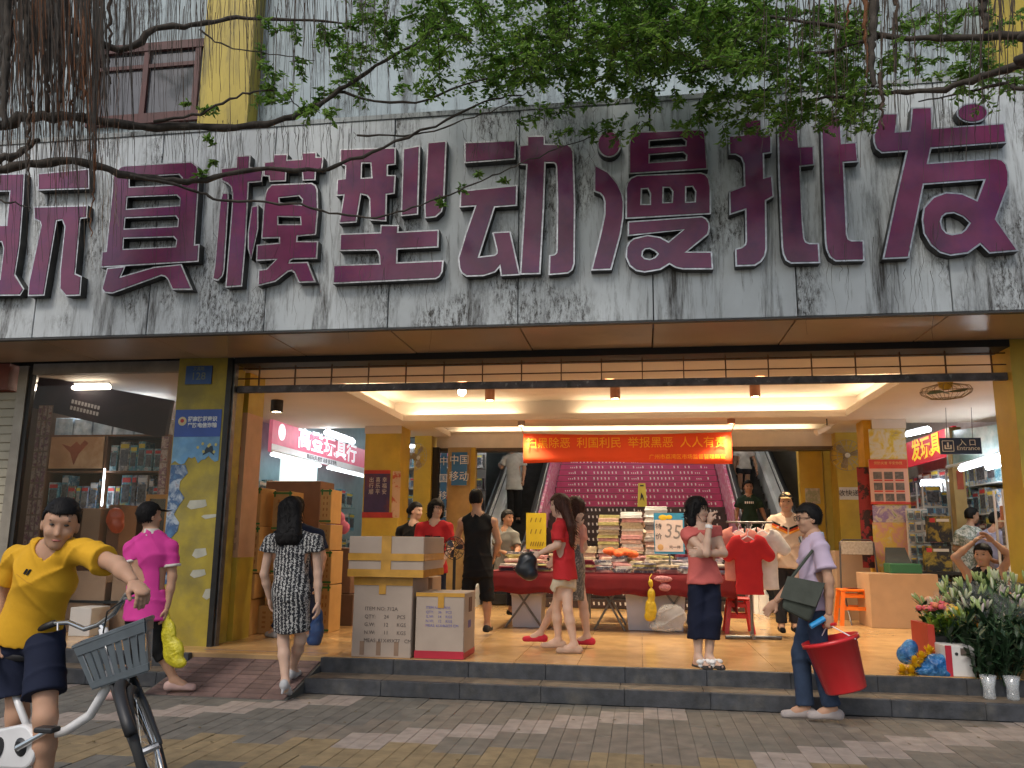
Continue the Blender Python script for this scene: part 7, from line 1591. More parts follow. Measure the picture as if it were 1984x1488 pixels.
MB().tube([at(1532, 1122, 7.09), at(1560, 1085, 7.16), at(1586, 1052, 7.18), at(1596, 1044, 7.3), at(1590, 1090, 7.52), at(1575, 1130, 7.46)], .014, 6).build('bag_strap', cloth('bag_olive', (.06, .068, .055)), sb)

# ================================================================ bicycle
bi = thing('bicycle', 'white step-through bicycle with dark plastic front basket', 'bicycle', at(65, 1560, 3.9))
M_bw = mat('bike_white', (.66, .66, .67), .3, var=.08, coat=.3); M_bs = mat('bike_chrome', (.6, .6, .6), .2, .9, var=.1); M_bk = mat('bike_black', (.02, .02, .022), .5); M_tyre = mat('tyre', (.022, .022, .022), .8, bump=.3, bscale=120)
P3 = lambda px, py, Y: Vector(at(px, py, Y))
def wheel(c, axis, r, nm, tw=.021):
    c = Vector(c); A_ = Vector(axis).normalized(); u = A_.orthogonal().normalized(); v = A_.cross(u)
    w = MB().tube([c + (u * math.cos(2 * math.pi * i / 40) + v * math.sin(2 * math.pi * i / 40)) * (r - tw) for i in range(40)], tw, 10, closed=True).build('tyre', M_tyre, bi, True)
    MB().tube([c + (u * math.cos(2 * math.pi * i / 40) + v * math.sin(2 * math.pi * i / 40)) * (r - tw * 2.3) for i in range(40)], .012, 6, closed=True).build('rim', M_bs, bi, True)
    m = MB()
    for i in range(28):
        t_ = 2 * math.pi * i / 28; m.tube([c + A_ * (.025 if i % 2 else -.025) + (u * math.cos(t_) + v * math.sin(t_)) * .02, c + (u * math.cos(t_) + v * math.sin(t_)) * (r - tw * 2.3)], .0012, 3, caps=False)
    m.tube([c - A_ * .05, c + A_ * .05], .018, 8); m.build('spokes', M_bs, bi)
    return u, v
hubF = P3(287, 1452, 3.75); axF = Vector((.85, .42, .36))
rF = .30
uF, vF = wheel(hubF, axF, rF, 'front')
head0 = P3(222, 1325, 3.86); head1 = P3(200, 1218, 3.88)
crown = P3(238, 1318, 3.82)
d_ = (hubF - crown).normalized()
for s_ in (-1, 1): MB().tube([crown + axF.normalized() * .045 * s_, crown + (hubF - crown) * .5 + axF.normalized() * .055 * s_, hubF + axF.normalized() * .055 * s_], [.016, .014, .011], 8).build('fork_blade', M_bk, bi)
MB().box((-.04, -.02, -.02), (.04, .02, .02), 0, .01).build('fork_crown', M_bs, bi).matrix_parent_inverse = Matrix.Translation(Vector(crown) - bi.location)
# mudguard
top_d = (crown - hubF).normalized(); side_d = axF.normalized().cross(top_d)
MB().tube([hubF + (top_d * math.cos(t_) + side_d * math.sin(t_)) * (rF + .02) for t_ in [R(-75 + 11 * i) for i in range(16)]], .026, 8).build('mudguard', M_bk, bi, True)
BBp = P3(66, 1440, 4.02)
fr_pts = [P3(214, 1300, 3.87), P3(205, 1335, 3.88), P3(175, 1385, 3.92), P3(130, 1415, 3.97), P3(98, 1424, 4.0), BBp]
MB().tube(fr_pts, .023, 10).build('down_tube', M_bw, bi, True)
MB().tube([head0, P3(214, 1290, 3.87), head1], .022, 10).build('head_tube', M_bw, bi, True)
MB().tube([BBp, P3(38, 1370, 4.05), P3(14, 1300, 4.1)], .018, 10).build('seat_tube', M_bw, bi, True); MB().tube([P3(14, 1300, 4.1), P3(6, 1278, 4.11)], .013, 8).build('seat_post', M_bs, bi)
link('saddle', np_mesh('saddle', [grow([elp(P3(-8, 1272, 4.15), (.12, .09, .045), ((1, 0, 0), (0, 1, 0), (0, 0, 1))) + (.03,), elp(P3(30, 1270, 4.05), (.10, .045, .035), ((1, 0, 0), (0, 1, 0), (0, 0, 1))) + (.04,)], .012)], M_bk), bi)
hubR = P3(-105, 1455, 4.25); axR = Vector((.25, .95, .05)); wheel(hubR, axR, .30, 'rear'); 
for s_ in (-1, 1): MB().tube([BBp + axR.normalized() * .05 * s_, hubR + axR.normalized() * .06 * s_], .011, 8).build('chain_stay', M_bw, bi); MB().tube([P3(14, 1305, 4.1), hubR + axR.normalized() * .06 * s_], .010, 8).build('seat_stay', M_bw, bi)
MB().tube([hubR + (Vector((0, 0, 1)) * math.cos(t_) + Vector((.95, -.25, 0)) * math.sin(t_)) * .335 for t_ in [R(-80 + 10 * i) for i in range(19)]], .024, 8).build('rear_mudguard', M_bw, bi, True)
# chain case
dirc = (BBp - hubR); nrm = Vector((.25, .95, .05)).normalized(); off = -nrm * .07
L_ = dirc.length; dx_ = dirc.normalized(); dz_ = nrm.cross(dx_); dz_ = dz_ if dz_.z > 0 else -dz_
pts = []
for i in range(13): t_ = R(-90 + 15 * i); pts.append(BBp + off + dx_ * (.105 * math.cos(t_)) + dz_ * (.105 * math.sin(t_)))
for i in range(13): t_ = R(90 + 15 * i); pts.append(hubR + off + dx_ * (.06 * math.cos(t_)) + dz_ * (.06 * math.sin(t_)))
n = len(pts); V = [tuple(p) for p in pts] + [tuple(p + nrm * .045) for p in pts]
me = MB().add(V, [tuple(range(n)), tuple(range(2 * n - 1, n - 1, -1))] + [(i, i + n, (i + 1) % n + n, (i + 1) % n) for i in range(n)]).mesh('chain_case', M_bw)
bm = bmesh.new(); bm.from_mesh(me); bmesh.ops.recalc_face_normals(bm, faces=bm.faces); bm.to_mesh(me); bm.free(); cc = link('chain_case', me, bi); md = cc.modifiers.new('b', 'BEVEL'); md.width = .012; md.segments = 2
ovc = BBp + off - dx_ * .2 - nrm * .004
MB().lathe([(0, 0), (.055, 0), (.055, .006), (0, .006)], ovc, 20, axis=tuple(-nrm), sx=1.4, sy=.9).build('case_slot', M_bk, bi)
MB().lathe([(0, .012), (.03, .012), (.045, 0), (0, 0)], BBp + off - nrm * .002, 16, axis=tuple(-nrm)).build('chain_disc', M_bk, bi)
cr0 = BBp + off - nrm * .02; cr1 = P3(108, 1408, 3.90); MB().tube([cr0, cr1], [.016, .012], 8).build('crank', M_bs, bi); MB().box((-.05, -.035, -.012), (.05, .035, .012), 0, .006).build('pedal', M_bk, bi).matrix_parent_inverse = Matrix.Translation(cr1 + Vector((.0, -.06, 0)) - bi.location)
# handlebar, stem, brake cable
hb = [P3(82, 1216, 3.98), P3(107, 1207, 3.96), P3(134, 1206, 3.93), P3(164, 1219, 3.9), P3(191, 1210, 3.88), P3(221, 1188, 3.83), P3(244, 1152, 3.78), P3(266, 1140, 3.74)]
MB().tube(hb, .012, 10).build('handlebar', M_bs, bi, True); MB().tube([hb[0] - (hb[1] - hb[0]).normalized() * .02, hb[1]], .017, 10).build('grip', M_bk, bi, True); MB().tube([hb[6] + (hb[7] - hb[6]) * .3, hb[7] + (hb[7] - hb[6]).normalized() * .03], .017, 10).build('grip', M_bk, bi, True)
MB().tube([head1, P3(196, 1212, 3.88)], .016, 8).build('stem', M_bs, bi); MB().tube([P3(240, 1160, 3.76), P3(262, 1158, 3.72), P3(268, 1150, 3.7)], .006, 6).build('brake_lever', M_bs, bi)
MB().tube([P3(236, 1165, 3.78), P3(208, 1185, 3.8), P3(200, 1225, 3.84), P3(212, 1270, 3.84)], .004, 6).build('brake_cable', M_bk, bi); MB().tube([P3(112, 1208, 3.94), P3(112, 1222, 3.92)], .005, 5).build('brake_lever', M_bs, bi)
# basket
T4 = [P3(143, 1254, 3.88), P3(281, 1202, 3.62), P3(296, 1196, 3.98), P3(158, 1246, 4.2)]
B4 = [P3(178, 1334, 3.84), P3(288, 1298, 3.66), P3(292, 1290, 3.92), P3(184, 1322, 4.1)]
M_bas = mat('basket_grey', (.10, .12, .135), .35, var=.12, scale=10)
bs = MB(); names = []
for i in range(4):
    k = (i + 1) % 4
    nsl = 9
    for s_ in range(nsl):
        u0, u1 = s_ / nsl, (s_ + .72) / nsl
        a0, a1 = B4[i].lerp(B4[k], u0), B4[i].lerp(B4[k], u1); b0, b1 = T4[i].lerp(T4[k], u0), T4[i].lerp(T4[k], u1)
        ctr = sum(B4, Vector()) / 4; th = ((a0 + a1) / 2 - ctr); th.z = 0; th = th.normalized() * .004
        MB().hexa([a0, a1, a1 + th, a0 + th, b0, b1, b1 + th, b0 + th]).build('basket_slat', M_bas, bi)
    for f0, f1 in ((.0, .14), (.78, .97)):
        p = [B4[i].lerp(T4[i], f0), B4[k].lerp(T4[k], f0), B4[k].lerp(T4[k], f1), B4[i].lerp(T4[i], f1)]; ctr = sum(B4, Vector()) / 4; th = ((p[0] + p[1]) / 2 - ctr); th.z = 0; th = th.normalized() * .009
        MB().hexa([p[0], p[1], p[1] + th, p[0] + th, p[3], p[2], p[2] + th, p[3] + th]).build('basket_band', M_bas, bi)
MB().hexa([v + Vector((0, 0, -.008)) for v in B4] + [v for v in B4]).build('basket_floor', M_bas, bi); MB().tube(T4, .012, 6, closed=True).build('basket_rim', M_bas, bi)
MB().tube([P3(225, 1330, 3.84), P3(240, 1312, 3.8)], .012, 6).build('basket_bracket', M_bs, bi)

# ================================================================ flower stall
M_leaf = mat('stem_leaf', (.05, .115, .03), .5, var=.3, scale=20, rand=.2); M_leafl = mat('leaf_lime', (.16, .26, .03), .5, var=.25, scale=20); M_dleaf = mat('leaf_dark', (.02, .05, .02), .5, var=.35, scale=20)
def leafblade(mb, p, d, L_, w, up=Vector((0, 0, 1)), droop=.25, mi=0):
    d = d.normalized(); s_ = d.cross(up); s_ = s_.normalized() if s_.length > 1e-3 else Vector((1, 0, 0)); V = []
    for k, ww in ((0, .25), (.35, 1), (.7, .8), (1, .05)):
        c = p + d * L_ * k - up * droop * L_ * k * k; V += [c - s_ * w * ww, c + s_ * w * ww]
    mb.add(V, [(0, 1, 3, 2), (2, 3, 5, 4), (4, 5, 7, 6)], mi)
def bouquet(lab, base, tip, n, spread, stem_m, bloom, bm_cols, L_leaf=.12, wrap=True, seed=0, nleaf=60, cat='flowers', name='flower_bunch', bloom_r=.02, lw=.016):
    g = random.Random(seed); base, tip = Vector(base), Vector(tip); t = thing(name, lab, cat, base); ax = (tip - base); L_ = ax.length; ax.normalize(); u = ax.orthogonal().normalized(); v = ax.cross(u)
    ms = MB(); ml = MB(); tips = []
    for i in range(n):
        th = g.uniform(0, 2 * math.pi); rr = math.sqrt(g.random()); e = base + ax * L_ * g.uniform(.85, 1.05) + (u * math.cos(th) + v * math.sin(th)) * rr * spread; b = base + (u * math.cos(th) + v * math.sin(th)) * rr * spread * .25
        ms.tube([b, b.lerp(e, .5) + ax * .02, e], .004, 4, caps=False); tips.append((e, (e - b).normalized()))
    for i in range(nleaf):
        e, d = tips[i % n]; p = e - d * L_ * g.uniform(.05, .8); dr = (d * g.uniform(.2, 1) + Vector((g.uniform(-1, 1), g.uniform(-1, 1), g.uniform(-.3, .6)))).normalized(); leafblade(ml, p, dr, L_leaf * g.uniform(.6, 1.2), lw * g.uniform(.7, 1.2), droop=g.uniform(0, .4))
    ms.build('stems', stem_m, t); stuff(ml.build('leaves', stem_m, t))
    for e, d in tips:
        mf = MB()
        if bloom == 'bud':
            for k in range(g.choice((1, 2, 3))):
                dd = (d + Vector((g.uniform(-.6, .6), g.uniform(-.6, .6), g.uniform(-.2, .5)))).normalized(); c = e + dd * .05; B_ = (dd.orthogonal().normalized(), dd.cross(dd.orthogonal().normalized()), dd); mf.ball(c, (bloom_r * .55, bloom_r * .55, bloom_r * 2.3), 6, 5, g.randrange(len(bm_cols)), B_)
        elif bloom == 'rose':
            for k in range(5):
                a_ = 2 * math.pi * k / 5; mf.ball(e + Vector((math.cos(a_), math.sin(a_), .2)) * bloom_r * .4, (bloom_r * .7, bloom_r * .7, bloom_r * .9), 6, 4, g.randrange(len(bm_cols)))
        elif bloom == 'spray':
            for k in range(7): leafblade(mf, e, (d + Vector((g.uniform(-.7, .7), g.uniform(-.7, .7), g.uniform(-.2, .6)))), L_leaf, .008, droop=.1, mi=g.randrange(len(bm_cols)))
        if mf.f: stuff(mf.build('bloom', bm_cols, t, bloom != 'spray'))
    if wrap:
        w = MB(); w.lathe([(.04, 0), (spread * .55, L_ * .45), (spread * 1.02, L_ * .85), (spread * 1.12, L_ * .98)], base, 14, axis=tuple(ax)); o = w.build('plastic_wrap', mat('cellophane', (.8, .85, .85), .08, var=0, alpha=.10, spec=.7), t, True)
    return t
cg = mat('bud_green', (.34, .44, .17), .45, var=.1); cw = mat('bud_white', (.55, .58, .40), .45, var=.1); cpk = mat('bud_pink', (.50, .42, .40), .45, var=.1); cr = mat('rose_pink', (.62, .10, .12), .5, var=.1); cr2 = mat('rose_coral', (.68, .2, .1), .5); cy = mat('bloom_yellow', (.75, .45, .02), .5, var=.1); cly = mat('spray_lime', (.35, .42, .03), .5); cor = mat('bloom_orange', (.65, .28, .02), .5)
spots = [(1848, 1225, 1815, 1120, 9.0, 'bunch of pale lily buds leaning left at left of the lilies'), (1880, 1230, 1850, 1095, 8.9, 'bunch of greenish lily buds left of middle in flower stall'), (1905, 1235, 1895, 1085, 8.85, 'bunch of white lily buds in the middle of flower stall'), (1935, 1240, 1935, 1080, 8.8, 'bunch of greenish white lily buds right of middle'), (1970, 1240, 1975, 1075, 8.75, 'bunch of lily buds at right picture edge'), (1930, 1230, 1962, 1110, 8.5, 'bunch of pinkish lily buds at front right of stall'), (1890, 1240, 1872, 1130, 8.55, 'bunch of white lily buds at front of stall')]
for i, (bx_, by_, tx, ty, Y, lab) in enumerate(spots):
    bouquet(lab, at(bx_, by_ + 10, Y), at(tx, ty + 46, Y - .08), 10, .18, M_leaf if i % 2 else M_dleaf, 'bud', [cg, cw, cpk] if i >= 5 else [cg, cg, cw], seed=i, nleaf=130, L_leaf=.16, bloom_r=.024)
# dark leafy mass below the lilies and foil holders
for i, (px, py, Y, lab) in enumerate(((1905, 1290, 8.0, 'dark green foliage bunch in glass vase, left one'), (1950, 1295, 7.98, 'dark green foliage bunch in glass vase, right one'))):
    b0 = at(px, 1330, Y); bouquet(lab, b0, at(px + 5, 1225, Y), 16, .20, M_dleaf, None, [], seed=20 + i, nleaf=160, wrap=False, L_leaf=.17, cat='plant', name='foliage_bunch', lw=.02)
    v = thing('glass_vase', 'short shiny glass vase on the step, %s of two' % ('left' if i == 0 else 'right'), 'vase', (b0.x, Y, ZP / 2)); gz = ZP / 2 - .001
    MB().lathe([(.0, .004), (.045, .0), (.05, .01), (.042, .1), (.06, .19), (.066, .19), (.048, .1), (.046, .015), (0, .015)], (b0.x, Y - .12, gz), 16).build('vase_glass', mat('vase_glass', (.75, .78, .8), .06, .2, var=.1, alpha=.35), v, True)
for i, (px, py, Y) in enumerate(((1870, 1262, 8.35), (1915, 1265, 8.3), (1962, 1262, 8.3))):
    bouquet('dark leafy bunch filling the flower stall, ' + ('left', 'middle', 'right')[i], at(px, 1310, Y), at(px, 1200, Y), 18, .24, M_dleaf, None, [], seed=40 + i, nleaf=190, wrap=False, L_leaf=.18, cat='plant', name='foliage_bunch', lw=.022)
# buckets for the lilies
for i, (px, Y) in enumerate(((1862, 9.0), (1905, 8.9), (1950, 8.8))):
    c = at(px, 1240, Y); t = thing('flower_bucket', 'dark flower bucket under the lilies, ' + ('left', 'middle', 'right')[i], 'bucket', (c.x, Y, ZP)); MB().lathe([(0, .002), (.12, 0), (.16, .38), (.17, .38), (.17, .36)], (c.x, Y, ZP), 18).build('bucket_shell', mat('bucket_dark', (.02, .03, .028), .4), t, True)
# tray of small bunches on a red crate
zt3 = at(1850, 1232, 8.45).z; A_ = at(1794, 1232, 8.45); B_ = at(1898, 1232, 8.45)
cr_ = thing('flower_tray', 'black tray on a red crate holding small green and yellow bunches', 'tray', (A_.x, 8.5, ZP)); box('tray_body', (A_.x, 8.38, zt3 - .05), (B_.x, 8.85, zt3), M_black, cr_); mr_ = mat('crate_red', (.42, .04, .02), .45, var=.1); box('crate_side', (A_.x - .01, 8.36, ZP), (A_.x + .05, 8.84, zt3 + .1), mr_, cr_); box('crate_leg', (B_.x - .1, 8.7, ZP), (B_.x - .04, 8.8, zt3 - .051), M_black, cr_)
tb_ = [(1800, 1192, 'rose', [cr, cr2], 'bunch of pink roses standing in the tray at far left'), (1822, 1190, 'rose', [cr, cr2], 'bunch of coral roses in the tray, second from left'), (1812, 1214, None, [], 'leafy lime green bunch at left front of tray'), (1836, 1212, None, [], 'leafy lime green bunch in middle of tray'), (1845, 1196, 'rose', [cy], 'bunch of yellow flowers at the back of tray'), (1850, 1225, 'spray', [cy, cly], 'yellow green spray bunch at front of tray'), (1872, 1215, 'spray', [cly, cg], 'spiky lime green bunch at right of tray'), (1888, 1226, 'spray', [cor, cy], 'orange yellow spray bunch at right front of tray')]
for i, (px, py, bl, cols, lab) in enumerate(tb_):
    Y = 8.72 if py < 1200 else 8.46 + .02 * (i % 3); b0 = at(px, 1238, Y); b0.z = zt3 + .002; bouquet(lab, b0, Vector((b0.x + .01 * (i % 3 - 1), Y - .03, at(px, py - 18, Y).z)), 10, .085, M_leafl if bl in (None, 'spray') else M_leaf, bl, cols or [cg], seed=60 + i, nleaf=70, wrap=False, L_leaf=.09, bloom_r=.03, lw=.02)
# white carton, blue bags with yellow flowers
t, x0, x1, z0, z1 = carton('white carton printed with red stripe on the step beside blue bags', 1836, 1252, 1888, 1318, 8.12, .3, M_paper, bot=ZP); box('red_stripe', (x0 - .002, 8.113, z0), (x0 + .05, 8.118, z1), mrd, t); box('print_block', (x1 - .12, 8.114, z1 - .08), (x1 - .05, 8.118, z1 - .02), M_pgrey, t); MB().lathe([(0, 0), (.014, 0), (.014, .003), (0, .003)], (x0 + .09, 8.113, z1 - .07), 10, axis=(0, 1, 0)).build('hand_hole', M_ink, t)
M_bb = mat('bag_bluefilm', (.012, .09, .26), .22, var=.4, scale=14, col2=(.06, .22, .42), cscale=9, bump=2.2, bscale=26)
bag('blue_plastic_bag', 'blue plastic bag lying on the step in front of flower tray', [(1800, 1300, .15, .1, .07, 0), (1815, 1288, .12, .1, .1, 0), (1826, 1304, .1, .1, .06, 0)], 8.2, M_bb, wr=(.009, 30)); bag('blue_plastic_bag', 'blue plastic bag standing behind the yellow flowers', [(1757, 1268, .09, .08, .09, 0), (1764, 1255, .07, .07, .08, 0)], 8.35, M_bb, wr=(.009, 30))
for i, (px, py, Y, lab) in enumerate(((1748, 1302, 8.15, 'yellow chrysanthemum head lowest at left of the blue bags'), (1765, 1304, 8.13, 'yellow chrysanthemum head at front between the blue bags'), (1772, 1285, 8.16, 'yellow chrysanthemum head above the front ones'), (1786, 1276, 8.22, 'yellow chrysanthemum head at right behind the blue bag'), (1800, 1264, 8.3, 'yellow chrysanthemum head highest by the crate'))):
    c = at(px, py, Y); t = thing('chrysanthemum', lab, 'flower', c, 'yellow chrysanthemums by the blue bags'); m = MB(); g = random.Random(i)
    for k in range(90):
        th = g.uniform(0, 2 * math.pi); ph_ = g.uniform(-.9, 1.5); d = Vector((math.cos(th) * math.cos(ph_), math.sin(th) * math.cos(ph_) - .3, math.sin(ph_))).normalized(); leafblade(m, c, d, .066, .010, droop=-.1)
    m.ball(c, .025, 8, 6); m.build('petals', mat('mum_yellow', (.78, .5, .01), .55, var=.1), t)
    MB().tube([c, c + Vector((.05, .12, -.03))], .005, 5).build('stem', M_leaf, t)

# ================================================================ banyan trees
M_bark = mat('bark', (.055, .045, .036), .9, var=.4, scale=14, bump=.8, bscale=30, stretch=(1, 1, .4)); M_root = mat('root_brown', (.075, .05, .035), .9, var=.4, scale=20); M_rootr = mat('root_rust', (.17, .07, .03), .9, var=.4, scale=20)
def leaf_mat(name, c1, c2):
    m = bpy.data.materials.new(name); m.use_nodes = True; t = m.node_tree; L = t.links.new; b = t.nodes['Principled BSDF']; b.inputs['Roughness'].default_value = .35
    g = _node(t, 'ShaderNodeNewGeometry'); n = _node(t, 'ShaderNodeTexNoise'); n.inputs['Scale'].default_value = 5; n.inputs['Detail'].default_value = 4; L(g.outputs['Position'], n.inputs['Vector'])
    mr = _node(t, 'ShaderNodeMapRange'); mr.inputs[1].default_value = .35; mr.inputs[2].default_value = .65; L(n.outputs['Fac'], mr.inputs[0])
    mx = _node(t, 'ShaderNodeMix', data_type='RGBA'); mx.inputs[6].default_value = c1 + (1,); mx.inputs[7].default_value = c2 + (1,); L(mr.outputs[0], mx.inputs[0]); L(mx.outputs[2], b.inputs['Base Color'])
    tr = _node(t, 'ShaderNodeBsdfTranslucent'); L(mx.outputs[2], tr.inputs[0]); ms = _node(t, 'ShaderNodeMixShader'); ms.inputs[0].default_value = .45
    L(b.outputs[0], ms.inputs[1]); L(tr.outputs[0], ms.inputs[2]); L(ms.outputs[0], t.nodes['Material Output'].inputs[0]); return m
M_lf = leaf_mat('ficus_leaf', (.10, .225, .03), (.24, .40, .07))
tg = random.Random(11)
def smooth_path(pts, k=5):
    P = [Vector(p) for p in pts]; P = [P[0] * 2 - P[1]] + P + [P[-1] * 2 - P[-2]]; out = []
    for i in range(1, len(P) - 2):
        for s_ in range(k):
            t_ = s_ / k; a, b, c, d = P[i - 1:i + 3]; out.append(.5 * ((2 * b) + (c - a) * t_ + (2 * a - 5 * b + 4 * c - d) * t_ ** 2 + (3 * b - a - 3 * c + d) * t_ ** 3))
    return out + [P[-2]]
def limb(t, pts, r0, r1, name='limb', m=M_bark, n=7):
    P = smooth_path(pts); k = len(P); P = [p + Vector((tg.uniform(-1, 1), tg.uniform(-1, 1), tg.uniform(-1, 1))) * .012 for p in P]
    r0, r1 = (r0, r1) if name == 'trunk' else (r0 * .8, r1 * .75)
    return MB().tube(P, [(r0 + (r1 - r0) * (i / (k - 1))) * (1 + .15 * math.sin(i * 1.7)) for i in range(k)], n).build(name, m, t, True)
px_ = lambda l, Y0, Y1: [at(p[0], p[1], Y0 + (Y1 - Y0) * i / (len(l) - 1)) for i, p in enumerate(l)]
tA = thing('banyan_tree', 'banyan tree at left whose branches and hanging roots cross the sign', 'tree', (-6.6, 4.4, 0)); tB = thing('banyan_tree', 'banyan tree at right whose leaves cover the top of the facade', 'tree', (4.9, 4.2, 0))
TA, TB_ = Vector((-6.6, 4.4, 0)), Vector((4.9, 4.2, 0))
limb(tA, [TA + Vector((0, 0, -.1)), TA + Vector((.1, .1, 1.6)), TA + Vector((-.1, .2, 3.2)), TA + Vector((.2, .3, 5.2)), TA + Vector((.6, .2, 7.2))], .42, .22, 'trunk', n=14); limb(tB, [TB_ + Vector((0, 0, -.1)), TB_ + Vector((-.1, .1, 1.8)), TB_ + Vector((.1, .1, 3.6)), TB_ + Vector((-.3, .2, 5.4)), TB_ + Vector((-.8, .2, 7.4))], .40, .2, 'trunk', n=14)
A0 = TA + Vector((0, .25, 3.9)); A1 = TA + Vector((.2, .3, 4.8)); A2 = TA + Vector((.4, .3, 6.4))
limb(tA, [A1] + px_([(-60, 240), (60, 225), (159, 229), (247, 243), (388, 247), (494, 243), (582, 219), (635, 190), (700, 148), (780, 96), (880, 40)], 5.3, 6.6), .06, .014)
limb(tA, [A0] + px_([(-60, 330), (53, 318), (159, 314), (247, 339), (335, 349), (400, 347), (494, 328), (617, 330), (700, 302), (816, 254), (940, 198), (1010, 185)], 5.2, 6.7), .05, .008)
limb(tA, px_([(250, 340), (335, 356), (388, 374), (441, 388), (565, 395), (640, 413), (728, 420), (799, 402), (887, 370), (957, 339), (1010, 317), (1099, 282), (1180, 250)], 5.45, 6.8), .016, .005)
limb(tA, [A1 + Vector((0, 0, .6))] + px_([(-80, 330), (0, 308), (40, 298), (75, 270)], 4.9, 5.2), .06, .02)
limb(tA, [A2] + px_([(180, 80), (300, 56), (388, 46), (459, 35), (580, 38), (700, 46)], 5.6, 6.4), .045, .01); limb(tA, px_([(300, 236), (388, 219), (459, 187), (512, 173), (560, 190), (600, 230)], 5.7, 5.9), .016, .005)
limb(tA, px_([(388, 60), (440, 90), (520, 105), (610, 118)], 5.9, 6.2), .010, .004); limb(tA, px_([(640, 176), (780, 200), (900, 165), (1040, 120), (1160, 60)], 6.3, 6.5), .016, .006); limb(tA, px_([(690, 262), (800, 262), (900, 232), (980, 202), (1060, 150)], 6.4, 6.6), .012, .004)
limb(tA, px_([(-30, 385), (20, 392), (60, 402)], 5.2, 5.3), .012, .006)
B1_ = TB_ + Vector((0, .2, 4.2)); B2_ = TB_ + Vector((-.2, .2, 5.4))
limb(tB, [B1_] + px_([(2060, 96), (1984, 120), (1901, 148), (1813, 176), (1718, 178), (1600, 190), (1500, 205)], 5.2, 6.5), .05, .008); limb(tB, [B2_] + px_([(2050, 40), (1984, 66), (1850, 72), (1707, 70), (1560, 40), (1400, 20)], 5.4, 6.4), .05, .012); limb(tB, [B1_] + px_([(2050, 165), (1960, 160), (1880, 178), (1780, 195)], 5.6, 6.4), .03, .006)
limb(tB, px_([(1707, 70), (1600, 100), (1500, 96), (1380, 130), (1280, 150)], 6.0, 6.6), .02, .006); limb(tB, px_([(1500, 96), (1440, 60), (1380, -20)], 6.2, 6.3), .02, .01)
# thick hanging roots
for x0, y0, x1, y1, Y, r, m, t in ((20, -60, 8, 250, 4.6, .05, M_bark, tA), (48, -60, 60, 210, 4.7, .035, M_bark, tA), (95, -60, 92, 215, 4.9, .04, M_root, tA), (120, -60, 118, 200, 5.0, .03, M_root, tA), (165, -60, 160, 190, 5.1, .045, M_rootr, tA), (150, 120, 138, 250, 5.1, .018, M_rootr, tA), (190, -40, 184, 330, 5.2, .012, M_rootr, tA), (184, 250, 176, 460, 5.2, .011, M_rootr, tA), (215, -60, 212, 160, 5.3, .02, M_root, tA), (60, 200, 52, 360, 4.9, .016, M_root, tA), (1690, -60, 1694, 170, 5.8, .05, M_bark, tB), (1672, -60, 1678, 150, 5.9, .03, M_rootr, tB), (1900, -60, 1912, 60, 5.6, .05, M_bark, tB), (1735, -60, 1733, 120, 6.0, .02, M_root, tB), (1650, -40, 1640, 90, 6.0, .015, M_rootr, tB), (1705, 140, 1712, 250, 5.8, .02, M_root, tB)):
    limb(t, [at(x0 + (x1 - x0) * i / 5 + tg.uniform(-3, 3), y0 + (y1 - y0) * i / 5, Y) for i in range(6)], r, r * .45, 'aerial_root', m)
def hairs(t, n, xr, yr, lr, Yr, rr, mats, wob=3., down=.0):
    mbs = [MB() for _ in mats]
    for _ in range(n):
        x = tg.uniform(*xr); y = tg.uniform(*yr); L_ = tg.uniform(*lr); Y = tg.uniform(*Yr); k = 5; dx = tg.uniform(-.06, .06) * L_
        mbs[tg.randrange(len(mats))].tube([at(x + dx * i / k + tg.uniform(-wob, wob), y + L_ * i / k, Y) for i in range(k + 1)], [tg.uniform(*rr) * (1 - .6 * i / k) for i in range(k + 1)], 4, caps=False)
    for m, b in zip(mats, mbs):
        if b.f: stuff(b.build('aerial_roots', m, t))
hairs(tA, 330, (-20, 200), (-140, 60), (90, 360), (4.4, 6.2), (.003, .010), [M_root, M_bark, M_bark, M_rootr]); hairs(tA, 90, (-10, 260), (-100, 60), (200, 480), (4.8, 6.4), (.002, .006), [M_root, M_bark]); hairs(tA, 240, (200, 760), (-120, 30), (80, 340), (5.4, 6.8), (.0018, .004), [M_root, M_bark]); hairs(tA, 70, (280, 720), (230, 260), (20, 150), (5.6, 6.6), (.0015, .003), [M_bark]); hairs(tA, 40, (20, 640), (320, 420), (40, 220), (6.0, 7.0), (.0012, .0025), [M_bark])
hairs(tB, 150, (1480, 1984), (-120, 60), (60, 290), (5.4, 6.6), (.002, .006), [M_root, M_bark]); hairs(tB, 30, (1640, 1984), (150, 200), (40, 200), (5.8, 6.6), (.0015, .003), [M_bark]); hairs(tA, 40, (900, 1200), (200, 300), (30, 110), (6.4, 6.9), (.0012, .002), [M_bark], 6); hairs(tA, 36, (150, 230), (120, 420), (60, 120), (5.1, 5.3), (.0012, .0025), [mat('root_pale', (.30, .22, .15), .9), M_rootr], 2)
